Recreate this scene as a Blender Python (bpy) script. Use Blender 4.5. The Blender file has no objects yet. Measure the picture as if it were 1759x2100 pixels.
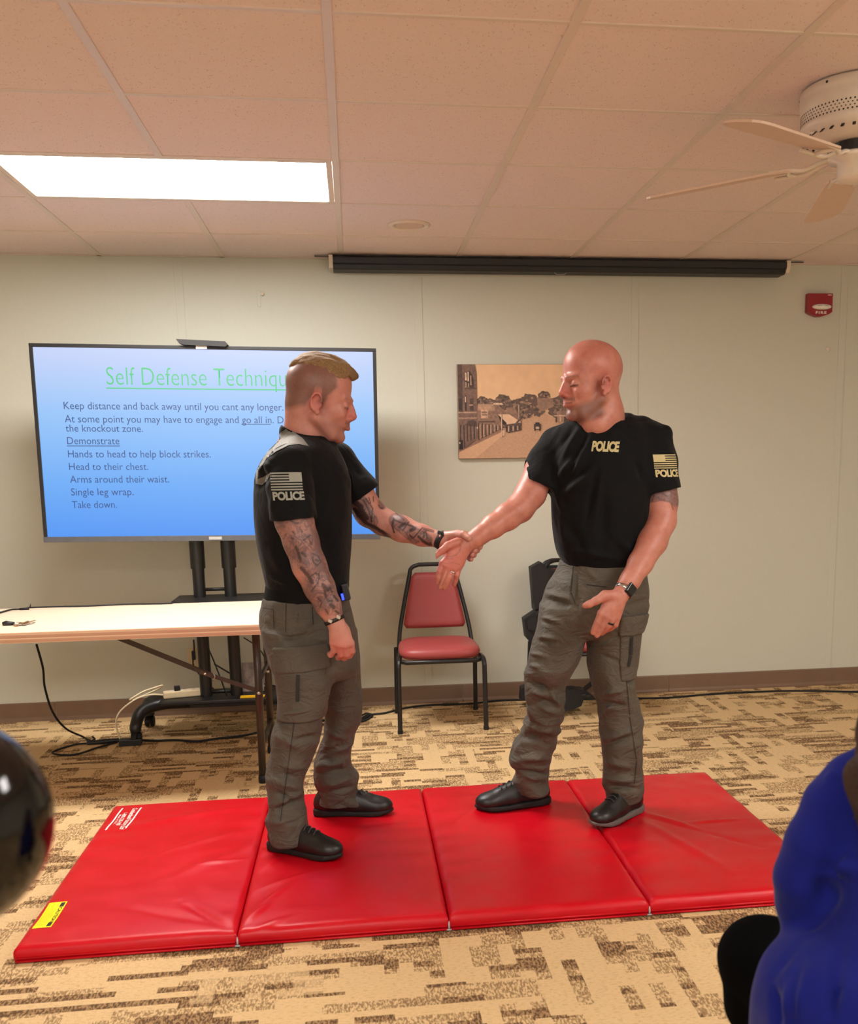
import bpy, bmesh, math, random
import numpy as np
from mathutils import Vector, Matrix
from mathutils.bvhtree import BVHTree

random.seed(4)
SC = bpy.context.scene
COL = SC.collection
PI = math.pi

# ------------------------------------------------------------------ camera
F_PX = 2083.0
CX, CY = 1021.9, 1330.7
CAM_Z = 1.3403
_p, _y, _r = 0.1795, 0.1371, -0.0145
def _rot():
    cp, sp, cy, sy, cr, sr = math.cos(_p), math.sin(_p), math.cos(_y), math.sin(_y), math.cos(_r), math.sin(_r)
    base = np.array([[1, 0, 0], [0, 0, -1], [0, 1, 0]], float)
    Ry = np.array([[cy, -sy, 0], [sy, cy, 0], [0, 0, 1]])
    Rp = np.array([[1, 0, 0], [0, cp, -sp], [0, sp, cp]])
    Rr = np.array([[cr, -sr, 0], [sr, cr, 0], [0, 0, 1]])
    return Rr @ Rp @ base @ Ry
CM = _rot()
def _ray(u, v):
    return CM.T @ np.array([(u - CX) / F_PX, (v - CY) / F_PX, 1.0])
def P(u, v, y):
    """point of the room at depth y that shows at photo position (u, v)"""
    d = _ray(u, v)
    return Vector((d[0] * y / d[1], y, CAM_Z + d[2] * y / d[1]))
def PZ(u, v, z):
    d = _ray(u, v); t = (z - CAM_Z) / d[2]
    return Vector((d[0] * t, d[1] * t, z))

cd = bpy.data.cameras.new('camera')
cam = bpy.data.objects.new('camera', cd); COL.objects.link(cam)
cam.matrix_world = Matrix(((CM[0][0], -CM[1][0], -CM[2][0], 0), (CM[0][1], -CM[1][1], -CM[2][1], 0), (CM[0][2], -CM[1][2], -CM[2][2], CAM_Z), (0, 0, 0, 1)))
cd.sensor_fit = 'HORIZONTAL'; cd.sensor_width = 36.0
cd.lens = F_PX * 36.0 / 1759.0
cd.shift_x = -(CX - 879.5) / 1759.0
cd.shift_y = (CY - 1050.0) / 1759.0
cd.clip_start = 0.05
cd.dof.use_dof = True; cd.dof.focus_distance = 3.9; cd.dof.aperture_fstop = 5.0
SC.camera = cam

# ------------------------------------------------------------------ light, exposure
SC.view_settings.view_transform = 'Standard'
SC.view_settings.look = 'None'
SC.view_settings.gamma = 1.0
SC.view_settings.use_curve_mapping = False
SC.view_settings.exposure = 0.88
PANEL_STRENGTH = 21.0          # the ceiling panel in the photo
REAR_STRENGTH = 13.0            # the same fixtures further back in the room
LIGHT_RGB = (1.0, 0.955, 0.90)
w = bpy.data.worlds.new('world'); SC.world = w; w.use_nodes = True
w.node_tree.nodes['Background'].inputs[0].default_value = (1.0, 0.93, 0.85, 1)
w.node_tree.nodes['Background'].inputs[1].default_value = 0.9  # added fill, let in above the low front wall

# ------------------------------------------------------------------ materials
def lin(c):
    return tuple((x / 255 / 12.92) if x / 255 <= 0.04045 else ((x / 255 + 0.055) / 1.055) ** 2.4 for x in c)
class NT:
    def __init__(s, m):
        s.m = m; m.use_nodes = True; s.t = m.node_tree; s.b = s.t.nodes['Principled BSDF']
    def n(s, typ, **kw):
        nd = s.t.nodes.new(typ)
        for k, v in kw.items():
            if k.startswith('i_'):
                key = k[2:]
                key = int(key) if key.isdigit() else key.replace('_', ' ')
                nd.inputs[key].default_value = v
            else: setattr(nd, k, v)
        return nd
    def l(s, a, b): s.t.links.new(a, b)
    def ramp(s, src, stops, interp='LINEAR'):
        r = s.n('ShaderNodeValToRGB'); r.color_ramp.interpolation = interp
        el = r.color_ramp.elements
        while len(el) < len(stops): el.new(0.5)
        for e, (p, c) in zip(el, stops):
            e.position = p; e.color = (*c, 1) if len(c) == 3 else c
        s.l(src, r.inputs[0]); return r.outputs[0]
    def mix(s, fac, a, b, mode='MIX'):
        m = s.n('ShaderNodeMix', data_type='RGBA', blend_type=mode)
        for sock, val in ((m.inputs[0], fac), (m.inputs[6], a), (m.inputs[7], b)):
            if isinstance(val, bpy.types.NodeSocket): s.l(val, sock)
            elif isinstance(val, (int, float)): sock.default_value = val
            else: sock.default_value = (*val, 1) if len(val) == 3 else val
        return m.outputs[2]
    def math(s, op, a, b=0.0, clamp=False):
        m = s.n('ShaderNodeMath', operation=op, use_clamp=clamp)
        for sock, val in ((m.inputs[0], a), (m.inputs[1], b)):
            if isinstance(val, bpy.types.NodeSocket): s.l(val, sock)
            else: sock.default_value = val
        return m.outputs[0]
    def coords(s, scale=(1, 1, 1), rot=(0, 0, 0), kind='Object'):
        tc = s.n('ShaderNodeTexCoord'); mp = s.n('ShaderNodeMapping')
        mp.inputs['Scale'].default_value = scale; mp.inputs['Rotation'].default_value = rot
        s.l(tc.outputs[kind], mp.inputs[0]); return mp.outputs[0]
    def noise(s, vec, scale, detail=3, rough=0.5, dist=0.0):
        n = s.n('ShaderNodeTexNoise'); n.inputs['Scale'].default_value = scale; n.inputs['Detail'].default_value = detail
        n.inputs['Roughness'].default_value = rough; n.inputs['Distortion'].default_value = dist
        s.l(vec, n.inputs['Vector']); return n.outputs[0]
    def bump(s, h, strength, dist=0.002, normal=None):
        b = s.n('ShaderNodeBump'); b.inputs['Strength'].default_value = strength; b.inputs['Distance'].default_value = dist
        s.l(h, b.inputs['Height'])
        if normal: s.l(normal, b.inputs['Normal'])
        s.l(b.outputs[0], s.b.inputs['Normal']); return b.outputs[0]
    def col(s, x):
        if isinstance(x, bpy.types.NodeSocket): s.l(x, s.b.inputs['Base Color'])
        else: s.b.inputs['Base Color'].default_value = (*x, 1)
    def set(s, **kw):
        for k, v in kw.items(): s.b.inputs[k.replace('_', ' ')].default_value = v

def mat(name, rgb, rough=0.5, metal=0.0, var=0.06, nscale=40, bump=0.0, bdist=0.001, bscale=None, **kw):
    m = bpy.data.materials.new(name); t = NT(m); c = lin(rgb)
    v = t.coords()
    n = t.noise(v, nscale, 4)
    lo = tuple(x * (1 - var) for x in c); hi = tuple(min(1, x * (1 + var)) for x in c)
    t.col(t.ramp(n, [(0.3, lo), (0.7, hi)]))
    t.set(Roughness=rough, Metallic=metal)
    if bump: t.bump(t.noise(v, bscale or nscale * 4, 3), bump, bdist)
    t.set(**kw)
    return m
def emat(name, rgb, strength=1.0):
    m = bpy.data.materials.new(name); t = NT(m)
    t.col((0.02, 0.02, 0.02)); t.b.inputs['Emission Color'].default_value = (*lin(rgb), 1); t.set(Emission_Strength=strength)
    return m

M = {}
M['black_metal'] = mat('black_metal', (24, 24, 25), 0.38, 0.0, bump=0.1)
M['black_plastic'] = mat('black_plastic', (20, 20, 22), 0.45)
M['black_rubber'] = mat('black_rubber', (15, 15, 16), 0.7)
M['chrome'] = mat('chrome', (200, 200, 200), 0.2, 1.0)
M['brown_metal'] = mat('brown_metal', (70, 60, 56), 0.3, 0.5)
M['screen_case'] = mat('screen_case', (34, 36, 38), 0.5)
M['white_enamel'] = mat('white_enamel', (226, 214, 200), 0.28, var=0.02)
M['blade_white'] = mat('blade_white', (214, 186, 164), 0.45, var=0.03)
M['white_paint'] = mat('white_paint', (228, 214, 196), 0.4, var=0.02)
M['dark_hole'] = mat('dark_hole', (40, 28, 24), 0.8)
M['ivory'] = mat('ivory', (222, 205, 168), 0.45, var=0.03)
M['vinyl_red'] = mat('vinyl_red', (158, 66, 66), 0.42, var=0.06, nscale=300, bump=0.25, bdist=0.0006, bscale=900)
M['white_print'] = mat('white_print', (245, 235, 225), 0.5)
M['yellow_label'] = mat('yellow_label', (250, 236, 10), 0.4)
M['yellow_card'] = mat('yellow_card', (245, 190, 20), 0.5)
M['black_print'] = mat('black_print', (22, 16, 14), 0.5)
M['alarm_red'] = mat('alarm_red', (150, 28, 42), 0.35)
M['strobe'] = mat('strobe', (240, 236, 225), 0.15)
M['baseboard'] = mat('baseboard', (124, 98, 78), 0.5, var=0.05, nscale=12)
M['nylon'] = mat('nylon', (18, 18, 20), 0.65, var=0.3, nscale=60, bump=0.6, bdist=0.002, bscale=120)
M['label_grey'] = mat('label_grey', (170, 170, 170), 0.5)
M['paper'] = mat('paper', (150, 140, 135), 0.4, var=0.5, nscale=30)

def carpet():
    m = bpy.data.materials.new('carpet'); t = NT(m)
    def brick(w, h, rot, seed, sq=1.0):
        v = t.coords((1, 1, 1), (0, 0, rot))
        a = t.n('ShaderNodeVectorMath', operation='ADD'); a.inputs[1].default_value = (seed, seed * 1.7, 0)
        t.l(v, a.inputs[0])
        b = t.n('ShaderNodeTexBrick'); b.offset = 0.37; b.squash = sq; b.squash_frequency = 3; b.offset_frequency = 2
        t.l(a.outputs[0], b.inputs[0])
        b.inputs['Color1'].default_value = (0, 0, 0, 1); b.inputs['Color2'].default_value = (1, 1, 1, 1); b.inputs['Mortar'].default_value = (0.5, 0.5, 0.5, 1)
        b.inputs['Scale'].default_value = 1.0; b.inputs['Mortar Size'].default_value = 0.0
        b.inputs['Brick Width'].default_value = w; b.inputs['Row Height'].default_value = h
        return b.outputs[0], a.outputs[0]
    h1, _ = brick(0.19, 0.046, 0, 3.1, 1.6)
    h2, _ = brick(0.105, 0.029, 0, 7.7, 1.8)
    h3, _ = brick(0.12, 0.040, PI / 2, 1.3, 1.5)
    h4, _ = brick(0.26, 0.13, 0, 5.2, 1.3)
    A = t.ramp(h1, [(0.46, (0, 0, 0)), (0.47, (1, 1, 1))])
    B = t.ramp(h2, [(0.72, (0, 0, 0)), (0.73, (1, 1, 1))])
    Cc = t.ramp(h3, [(0.56, (0, 0, 0)), (0.57, (1, 1, 1))])
    D = t.ramp(h4, [(0.5, (0, 0, 0)), (0.51, (1, 1, 1))])
    mid = t.mix(D, A, Cc)
    dark = t.math('MULTIPLY', t.mix(D, B, t.math('MULTIPLY', Cc, B)), 1.0)
    dv = t.coords()
    fine = t.noise(dv, 420, 3, 0.7)
    st = t.noise(t.coords((1, .34, 1)), 185, 2, .5, .6)
    thr = t.noise(t.coords((.35, 1, 1)), 190, 2)
    stroke = t.ramp(st, [(0.45, (0, 0, 0)), (0.54, (1, 1, 1))])
    light = t.mix(fine, lin((204, 168, 118)), lin((240, 212, 164)))
    light = t.mix(t.ramp(thr, [(0.52, (0, 0, 0)), (0.66, (.35, .35, .35))]), light, lin((170, 134, 92)))
    midc = t.mix(t.math('MULTIPLY', stroke, .85), light, lin((146, 114, 78)))
    dkc = t.mix(t.math('MULTIPLY', stroke, .9), lin((172, 138, 98)), lin((92, 68, 48)))
    big = t.noise(dv, 1.5, 2)
    base = t.mix(dark, t.mix(mid, light, midc), dkc)
    t.col(base)
    t.set(Roughness=0.95); t.b.inputs['Specular IOR Level'].default_value = 0.12
    t.bump(t.math('ADD', fine, t.math('MULTIPLY', stroke, -0.6)), 0.6, 0.004)
    return m
M['carpet'] = carpet()

def wallmat():
    m = bpy.data.materials.new('wall_vinyl'); t = NT(m)
    v = t.coords((1, 1, 1)); a = t.noise(t.coords((14, 14, 300)), 3, 3); b = t.noise(t.coords((300, 300, 10)), 3, 3); c = t.noise(v, 1.3, 3)
    f = t.math('MULTIPLY', t.math('ADD', a, b), 0.5)
    t.col(t.mix(f, lin((198, 199, 184)), lin((216, 217, 203))))
    t.set(Roughness=0.55); t.b.inputs['Specular IOR Level'].default_value = 0.35
    t.bump(f, 0.25, 0.001); return m
M['wall'] = wallmat()
def tilemat():
    m = bpy.data.materials.new('ceiling_tile'); t = NT(m)
    v = t.coords()
    vor = t.n('ShaderNodeTexVoronoi'); vor.inputs['Scale'].default_value = 140; t.l(v, vor.inputs[0])
    dots = t.ramp(vor.outputs['Distance'], [(0.10, (1, 1, 1)), (0.26, (0, 0, 0))])
    n = t.noise(v, 55, 3); gate = t.ramp(n, [(0.5, (0, 0, 0)), (0.6, (1, 1, 1))])
    d = t.math('MULTIPLY', dots, gate)
    fine = t.noise(v, 500, 2)
    base = t.mix(fine, lin((226, 209, 205)), lin((246, 232, 228)))
    t.col(t.mix(d, base, lin((128, 100, 88))))
    t.set(Roughness=0.9); t.b.inputs['Specular IOR Level'].default_value = 0.1
    t.bump(t.math('SUBTRACT', fine, t.math('MULTIPLY', d, 2.0)), 0.35, 0.002); return m
M['tile'] = tilemat()
M['tbar'] = mat('tbar', (222, 208, 196), 0.4, var=0.02)
def matvinyl():
    m = bpy.data.materials.new('mat_vinyl'); t = NT(m); v = t.coords()
    n = t.noise(v, 6, 4, 0.6); f = t.noise(v, 700, 2)
    t.col(t.mix(n, lin((178, 3, 20)), lin((204, 8, 30))))
    t.b.inputs['Specular IOR Level'].default_value = 0.3; r = t.ramp(t.noise(v, 12, 3), [(0.3, (0.28, 0.28, 0.28)), (0.7, (0.42, 0.42, 0.42))]); t.l(r, t.b.inputs['Roughness'])
    t.bump(t.math('ADD', t.noise(v, 18, 3), t.math('MULTIPLY', f, 0.25)), 0.3, 0.003); return m
M['mat_vinyl'] = matvinyl()
def tabletop():
    m = bpy.data.materials.new('table_laminate'); t = NT(m)
    g = t.noise(t.coords((3, 60, 60)), 2.5, 4, 0.6, 0.4)
    t.col(t.ramp(g, [(0.3, lin((222, 196, 168))), (0.7, lin((236, 216, 192)))])); t.set(Roughness=0.4); return m
M['laminate'] = tabletop()
def stripes():
    m = bpy.data.materials.new('table_edge'); t = NT(m)
    tc = t.n('ShaderNodeTexCoord'); sx = t.n('ShaderNodeSeparateXYZ'); t.l(tc.outputs['Object'], sx.inputs[0])
    f = t.math('FRACT', t.math('MULTIPLY', sx.outputs[2], 58.0))
    r = t.ramp(f, [(0.0, lin((206, 160, 130))), (0.62, lin((214, 170, 140))), (0.72, lin((240, 214, 180))), (0.9, lin((240, 214, 180))), (1.0, lin((206, 160, 130)))])
    t.col(r); t.set(Roughness=0.4); return m
M['table_edge'] = stripes()
def screenmat():
    m = bpy.data.materials.new('screen_glow'); t = NT(m)
    tc = t.n('ShaderNodeTexCoord'); sx = t.n('ShaderNodeSeparateXYZ'); t.l(tc.outputs['Object'], sx.inputs[0])
    f = t.math('ADD', t.math('MULTIPLY', sx.outputs[2], 1.12), 0.5)
    r = t.ramp(f, [(0.0, lin((70, 150, 250))), (0.3, lin((105, 175, 252))), (0.65, lin((150, 200, 255))), (1.0, lin((205, 218, 255)))])
    t.col((0.01, 0.01, 0.01)); t.l(r, t.b.inputs['Emission Color']); t.set(Emission_Strength=0.50, Roughness=0.3); return m
M['screen'] = screenmat()
M['slide_green'] = emat('slide_green', (60, 215, 130), 0.46)
M['slide_ink'] = emat('slide_ink', (22, 74, 150), 0.40)

# ------------------------------------------------------------------ object helpers
def tagp(o, label=None, cat=None, group=None, kind=None):
    if label: o['label'] = label
    if cat: o['category'] = cat
    if group: o['group'] = group
    if kind: o['kind'] = kind
    return o
def thing(name, label, cat, loc=(0, 0, 0), group=None):
    o = bpy.data.objects.new(name, None); COL.objects.link(o); o.location = loc; o.empty_display_size = 0.1
    tagp(o, label, cat, group); bpy.context.view_layer.update(); return o
def link(name, me, m, parent=None, smooth=False):
    o = bpy.data.objects.new(name, me); COL.objects.link(o)
    if m is not None and not me.materials: me.materials.append(m)
    if smooth: me.polygons.foreach_set('use_smooth', [True] * len(me.polygons))
    if parent is not None:
        o.parent = parent
        bpy.context.view_layer.update()
        o.matrix_parent_inverse = parent.matrix_world.inverted()
    return o
def obj(name, bm, m, parent=None, smooth=False, bevel=0.0, seg=2):
    if bevel:
        es = [e for e in bm.edges if len(e.link_faces) == 2 and e.calc_face_angle(0) > 0.6]
        bmesh.ops.bevel(bm, geom=es, offset=bevel, segments=seg, affect='EDGES', profile=0.6, clamp_overlap=True)
    bmesh.ops.recalc_face_normals(bm, faces=bm.faces)
    me = bpy.data.meshes.new(name); bm.to_mesh(me); bm.free()
    o = link(name, me, m, parent, smooth)
    return o
def smooth_by_angle(o, ang=0.7):
    me = o.data
    me.polygons.foreach_set('use_smooth', [True] * len(me.polygons))
    bm = bmesh.new(); bm.from_mesh(me)
    for e in bm.edges:
        if len(e.link_faces) == 2 and e.calc_face_angle(0) > ang: e.smooth = False
    bm.to_mesh(me); bm.free(); return o
def BM(): return bmesh.new()
def box(bm, c, s, R=None):
    r = bmesh.ops.create_cube(bm, size=1.0)
    mt = Matrix.Translation(Vector(c)) @ (R.to_4x4() if R else Matrix()) @ Matrix.Diagonal((*s, 1))
    bmesh.ops.transform(bm, matrix=mt, verts=r['verts']); return r['verts']
def frame_of(d, up=Vector((0, 0, 1))):
    d = d.normalized()
    if abs(d.dot(up)) > 0.98: up = Vector((0, 1, 0))
    x = up.cross(d).normalized(); y = d.cross(x)
    return x, y
def tube(bm, pts, r, n=10, closed=False, rx=None, up=Vector((0, 0, 1)), square=False):
    """sweep a round (or rounded-square) section along pts; r number or list"""
    pts = [Vector(p) for p in pts]; k = len(pts); rings = []
    px = None
    for i, p in enumerate(pts):
        if closed: d = pts[(i + 1) % k] - pts[i - 1]
        else: d = pts[min(i + 1, k - 1)] - pts[max(i - 1, 0)]
        d.normalize()
        if px is None: x, y = frame_of(d, up)
        else:
            x = (px - d * px.dot(d)).normalized(); y = d.cross(x)
        px = x
        ri = r[i] if isinstance(r, (list, tuple)) else r
        rxx = rx if rx else 1.0
        ring = []
        for j in range(n):
            a = 2 * PI * (j + 0.5) / n
            ca, sa = math.cos(a), math.sin(a)
            if square:
                q = max(abs(ca), abs(sa)); ca, sa = ca / q, sa / q
            ring.append(bm.verts.new(p + x * ca * ri * rxx + y * sa * ri))
        rings.append(ring)
    for i in range(k if closed else k - 1):
        a, b = rings[i], rings[(i + 1) % k]
        for j in range(n):
            bm.faces.new((a[j], a[(j + 1) % n], b[(j + 1) % n], b[j]))
    if not closed:
        bm.faces.new(rings[0][::-1]); bm.faces.new(rings[-1])
def catmull(pts, n=8, closed=False):
    pts = [Vector(p) for p in pts]; out = []; k = len(pts)
    rng = range(k if closed else k - 1)
    for i in rng:
        if closed: p0, p1, p2, p3 = pts[i - 1], pts[i], pts[(i + 1) % k], pts[(i + 2) % k]
        else: p0, p1, p2, p3 = pts[max(i - 1, 0)], pts[i], pts[i + 1], pts[min(i + 2, k - 1)]
        for j in range(n):
            t = j / n
            out.append(0.5 * ((2 * p1) + (p2 - p0) * t + (2 * p0 - 5 * p1 + 4 * p2 - p3) * t * t + (3 * p1 - p0 - 3 * p2 + p3) * t ** 3))
    if not closed: out.append(pts[-1])
    return out
def lathe(bm, prof, c=(0, 0, 0), n=48, ax=None):
    c = Vector(c); rings = []
    for r, z in prof:
        ring = []
        for j in range(n):
            a = 2 * PI * j / n; v = Vector((r * math.cos(a), r * math.sin(a), z))
            if ax is not None: v = ax @ v
            ring.append(bm.verts.new(c + v))
        rings.append(ring)
    for a, b in zip(rings, rings[1:]):
        for j in range(n): bm.faces.new((a[j], a[(j + 1) % n], b[(j + 1) % n], b[j]))
    bm.faces.new(rings[0][::-1]); bm.faces.new(rings[-1])
def prism(bm, poly, depth, to3):
    """poly list of (a,b); to3(a,b,d)->Vector; closed solid"""
    A = [bm.verts.new(to3(a, b, 0)) for a, b in poly]; B = [bm.verts.new(to3(a, b, depth)) for a, b in poly]
    bm.faces.new(A[::-1]); bm.faces.new(B)
    k = len(poly)
    for i in range(k): bm.faces.new((A[i], A[(i + 1) % k], B[(i + 1) % k], B[i]))
_dg = bpy.context.evaluated_depsgraph_get
def text_mesh(s, size=1.0, offset=0.0, shear=0.0, space=1.0, align='LEFT', res=3):
    cu = bpy.data.curves.new('t', 'FONT'); cu.body = s; cu.size = size; cu.offset = offset; cu.shear = shear
    cu.space_character = space; cu.align_x = align; cu.resolution_u = res; cu.fill_mode = 'FRONT'
    o = bpy.data.objects.new('t', cu); COL.objects.link(o)
    bpy.context.view_layer.update()
    me = bpy.data.meshes.new_from_object(o.evaluated_get(_dg()))
    bpy.data.objects.remove(o); bpy.data.curves.remove(cu)
    me.materials.clear(); return me
def text_obj(name, s, m, width=None, size=0.1, mtx=None, parent=None, height=None, **kw):
    me = text_mesh(s, size, **kw)
    co = np.empty(len(me.vertices) * 3); me.vertices.foreach_get('co', co); co = co.reshape(-1, 3)
    x0, x1 = co[:, 0].min(), co[:, 0].max(); y0, y1 = co[:, 1].min(), co[:, 1].max()
    if width: co[:, 0] = (co[:, 0] - x0) * width / (x1 - x0)
    if height: co[:, 1] = (co[:, 1] - y0) * height / (y1 - y0)
    me.vertices.foreach_set('co', co.ravel())
    if mtx is not None: me.transform(mtx)
    return link(name, me, m, parent)

# ------------------------------------------------------------------ room
XL, XR, YB, YW, ZC = -3.6, 4.4, -3.6, 5.693, 2.415
GX, GY, G = -0.021, 5.1516, 0.61
bm = BM(); box(bm, ((XL + XR) / 2, (YB + YW) / 2, -0.05), (XR - XL + .2, YW - YB + .2, 0.1)); tagp(obj('floor', bm, M['carpet']), kind='structure')
# back wall: vinyl covered panels with shallow batten seams
bm = BM(); box(bm, ((XL + XR) / 2, YW + 0.05, 1.25), (XR - XL + .2, 0.1, 2.5)); tagp(obj('wall_back', bm, M['wall']), kind='structure')
for i, x in enumerate((-2.09, -0.87, 0.367, 1.562, 2.78, 4.0)):
    bm = BM(); box(bm, (x + 0.012, YW - 0.0016, ZC / 2 + 0.05), (0.042, 0.003, ZC - 0.1)); o = obj('trim_%d' % (i + 1), bm, M['wall'], bevel=0.0012, seg=1); tagp(o, kind='structure')
for nm, c, s in (('wall_left', (XL - .05, (YB + YW) / 2, 1.25), (.1, YW - YB, 2.5)), ('wall_right', (XR + .05, (YB + YW) / 2, 1.25), (.1, YW - YB, 2.5)), ('wall_front', ((XL + XR) / 2, YB - .05, .25), (XR - XL + .2, .1, .5))):  # front wall stops low, left open above so world light brightens the room
    bm = BM(); box(bm, c, s); tagp(obj(nm, bm, M['wall']), kind='structure')
# cove baseboard in lengths
def cove(y0):
    return [(0, 0.10), (-0.004, 0.102), (-0.006, 0.095), (-0.006, 0.02), (-0.010, 0.008), (-0.022, 0.0), (0, 0)]
xs = [XL, -2.0, -1.662, 0.575, 1.80, 2.99, XR]
bm = BM()
for a, b in zip(xs, xs[1:]):
    pr = cove(0); A = [bm.verts.new((a + 0.0015, YW + p, z)) for p, z in pr]; B = [bm.verts.new((b - 0.0015, YW + p, z)) for p, z in pr]
    for i in range(len(pr)): bm.faces.new((A[i], A[(i + 1) % len(pr)], B[(i + 1) % len(pr)], B[i]))
    bm.faces.new(A); bm.faces.new(B[::-1])
tagp(obj('baseboard_back', bm, M['baseboard']), kind='structure')

# light cells that hold fluorescent panels: (gx0, gy_top_row) spans 2 x 1 cells
def gx(i): return GX + i * G
def gy(j): return GY - (j - 1) * G
PANELS = [(-2, 2), (3, 6), (-2, 8), (3, 10), (-2, 12)]
covered = set()
for i, j in PANELS: covered.add((i, j)); covered.add((i + 1, j))
bm = BM()
I0 = int((XL - GX) / G) - 1; I1 = int((XR - GX) / G) + 1; J1 = int((GY - YB) / G) + 2
for i in range(I0, I1 + 1):
    for j in range(0, J1 + 1):
        if (i, j) in covered: continue
        x0, x1 = max(gx(i), XL), min(gx(i + 1), XR); y1, y0 = min(gy(j), YW), max(gy(j + 1), YB)
        if x1 - x0 < 0.02 or y1 - y0 < 0.02: continue
        box(bm, ((x0 + x1) / 2, (y0 + y1) / 2, ZC + 0.014), (x1 - x0 - 0.016, y1 - y0 - 0.008, 0.016))
tagp(obj('ceiling', bm, M['tile'], bevel=0.004, seg=1), kind='structure')
bm = BM()
for i in range(I0, I1 + 2):
    x = gx(i)
    if not XL < x < XR: continue
    ys = sorted([gy(j) for (pi, j) in PANELS if pi + 1 == i] + [gy(j + 1) for (pi, j) in PANELS if pi + 1 == i] + [YB, YW])
    for a, b in zip(ys[::2], ys[1::2]): box(bm, (x, (a + b) / 2, ZC + 0.007), (0.026, b - a, 0.010))
for j in range(1, J1 + 1):
    y = gy(j)
    if YB < y < YW: box(bm, ((XL + XR) / 2, y, ZC + 0.0065), (XR - XL, 0.017, 0.008))
box(bm, ((XL + XR) / 2, YW - 0.01, ZC + 0.004), (XR - XL, 0.02, 0.004))
tagp(obj('trim_7', bm, M['tbar'], bevel=0.001, seg=1), kind='structure')
bm = BM(); box(bm, ((XL + XR) / 2, (YB + YW) / 2, ZC + 0.09), (XR - XL + .2, YW - YB + .2, 0.04)); tagp(obj('ceiling', bm, M['tbar']), kind='structure')

def diffuser_mat(name, s):
    m = bpy.data.materials.new(name); t = NT(m)
    t.b.inputs['Base Color'].default_value = (0.8, 0.8, 0.78, 1)
    t.b.inputs['Emission Color'].default_value = (*LIGHT_RGB, 1); t.set(Emission_Strength=s); return m
M['diff_a'] = diffuser_mat('diffuser_bright', PANEL_STRENGTH); M['diff_b'] = diffuser_mat('diffuser_rear', REAR_STRENGTH)
PLAB = ['bright white rectangular fluorescent panel set in the ceiling above the screen'] + ['rectangular fluorescent ceiling panel further back in the room'] * 4
for k, (i, j) in enumerate(PANELS):
    x0, x1, y1, y0 = gx(i), gx(i + 2), gy(j), gy(j + 1); cx, cy = (x0 + x1) / 2, (y0 + y1) / 2
    t = thing('ceiling_light', PLAB[k], 'ceiling light', (cx, cy, ZC), group=None if k == 0 else 'ceiling panels behind the camera')
    bm = BM(); wx, wy = (x1 - x0) / 2 - 0.014, (y1 - y0) / 2 - 0.01; e = 0.022
    for sx in (-1, 1): box(bm, (cx + sx * (wx - e / 2), cy, ZC + 0.012), (e, 2 * wy, 0.02))
    for sy in (-1, 1): box(bm, (cx, cy + sy * (wy - e / 2), ZC + 0.012), (2 * wx - 2 * e, e, 0.02))
    obj('frame', bm, M['white_paint'], t, bevel=0.003)
    bm = BM(); box(bm, (cx, cy, ZC + 0.016), (2 * (wx - e), 2 * (wy - e), 0.006)); obj('diffuser', bm, M['diff_a' if k == 0 else 'diff_b'], t)

# recessed downlight (off)
t = thing('recessed_downlight', 'small round unlit recessed downlight trim in a ceiling tile', 'ceiling light', (0.294, 4.90, ZC))
bm = BM(); lathe(bm, [(0.066, 0.010), (0.070, -0.001), (0.084, -0.006), (0.094, -0.002), (0.096, 0.006)], (0.294, 4.90, ZC)); obj('trim_ring', bm, M['white_paint'], t, smooth=True)
bm = BM(); lathe(bm, [(0.069, 0.002), (0.06, 0.0005), (0.02, 0.0)], (0.294, 4.90, ZC)); obj('lens', bm, M['blade_white'], t, smooth=True)

# ------------------------------------------------------------------ projector screen case on the wall under the ceiling
xa, xb = -0.062, 2.385
t = thing('projector_screen', 'long dark grey rolled projector screen housing mounted under the ceiling', 'projector screen', (xa, 5.62, 2.37))
bm = BM(); yc = 5.60
pr = [(5.685, 2.408), (5.56, 2.408), (5.553, 2.402), (5.553, 2.374), (5.566, 2.368), (5.566, 2.352), (5.578, 2.344), (5.67, 2.344), (5.685, 2.36)]
prism(bm, pr, xb - xa, lambda a, b, d: Vector((xa + d, a, b))); obj('housing', bm, M['screen_case'], t)
for x in (xa - 0.012, xb + 0.012):
    bm = BM(); prism(bm, [(5.688, 2.412), (5.55, 2.412), (5.546, 2.38), (5.57, 2.352), (5.688, 2.352)], 0.02, lambda a, b, d, x=x: Vector((x - 0.01 + d, a, b))); obj('end_cap', bm, M['white_paint'], t, bevel=0.003)
for x in (xa - 0.03, xb + 0.05):
    bm = BM(); box(bm, (x, 5.6, 2.4125), (0.13, 0.018, 0.004)); obj('bracket', bm, M['brown_metal'], t)
bm = BM(); pc = P(1149, 556, 5.6)
tube(bm, catmull([pc + Vector((-.028, 0, .006)), pc + Vector((-.032, 0, -.006)), pc + Vector((-.02, 0, -.016)), pc + Vector((.02, 0, -.016)), pc + Vector((.032, 0, -.006)), pc + Vector((.028, 0, .006))], 5), 0.0022, 6)
tube(bm, [pc + Vector((-.022, -.004, .008)), pc + Vector((.022, -.004, .008))], 0.005, 6)
obj('pull_handle', bm, M['label_grey'], t, smooth=True)

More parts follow.
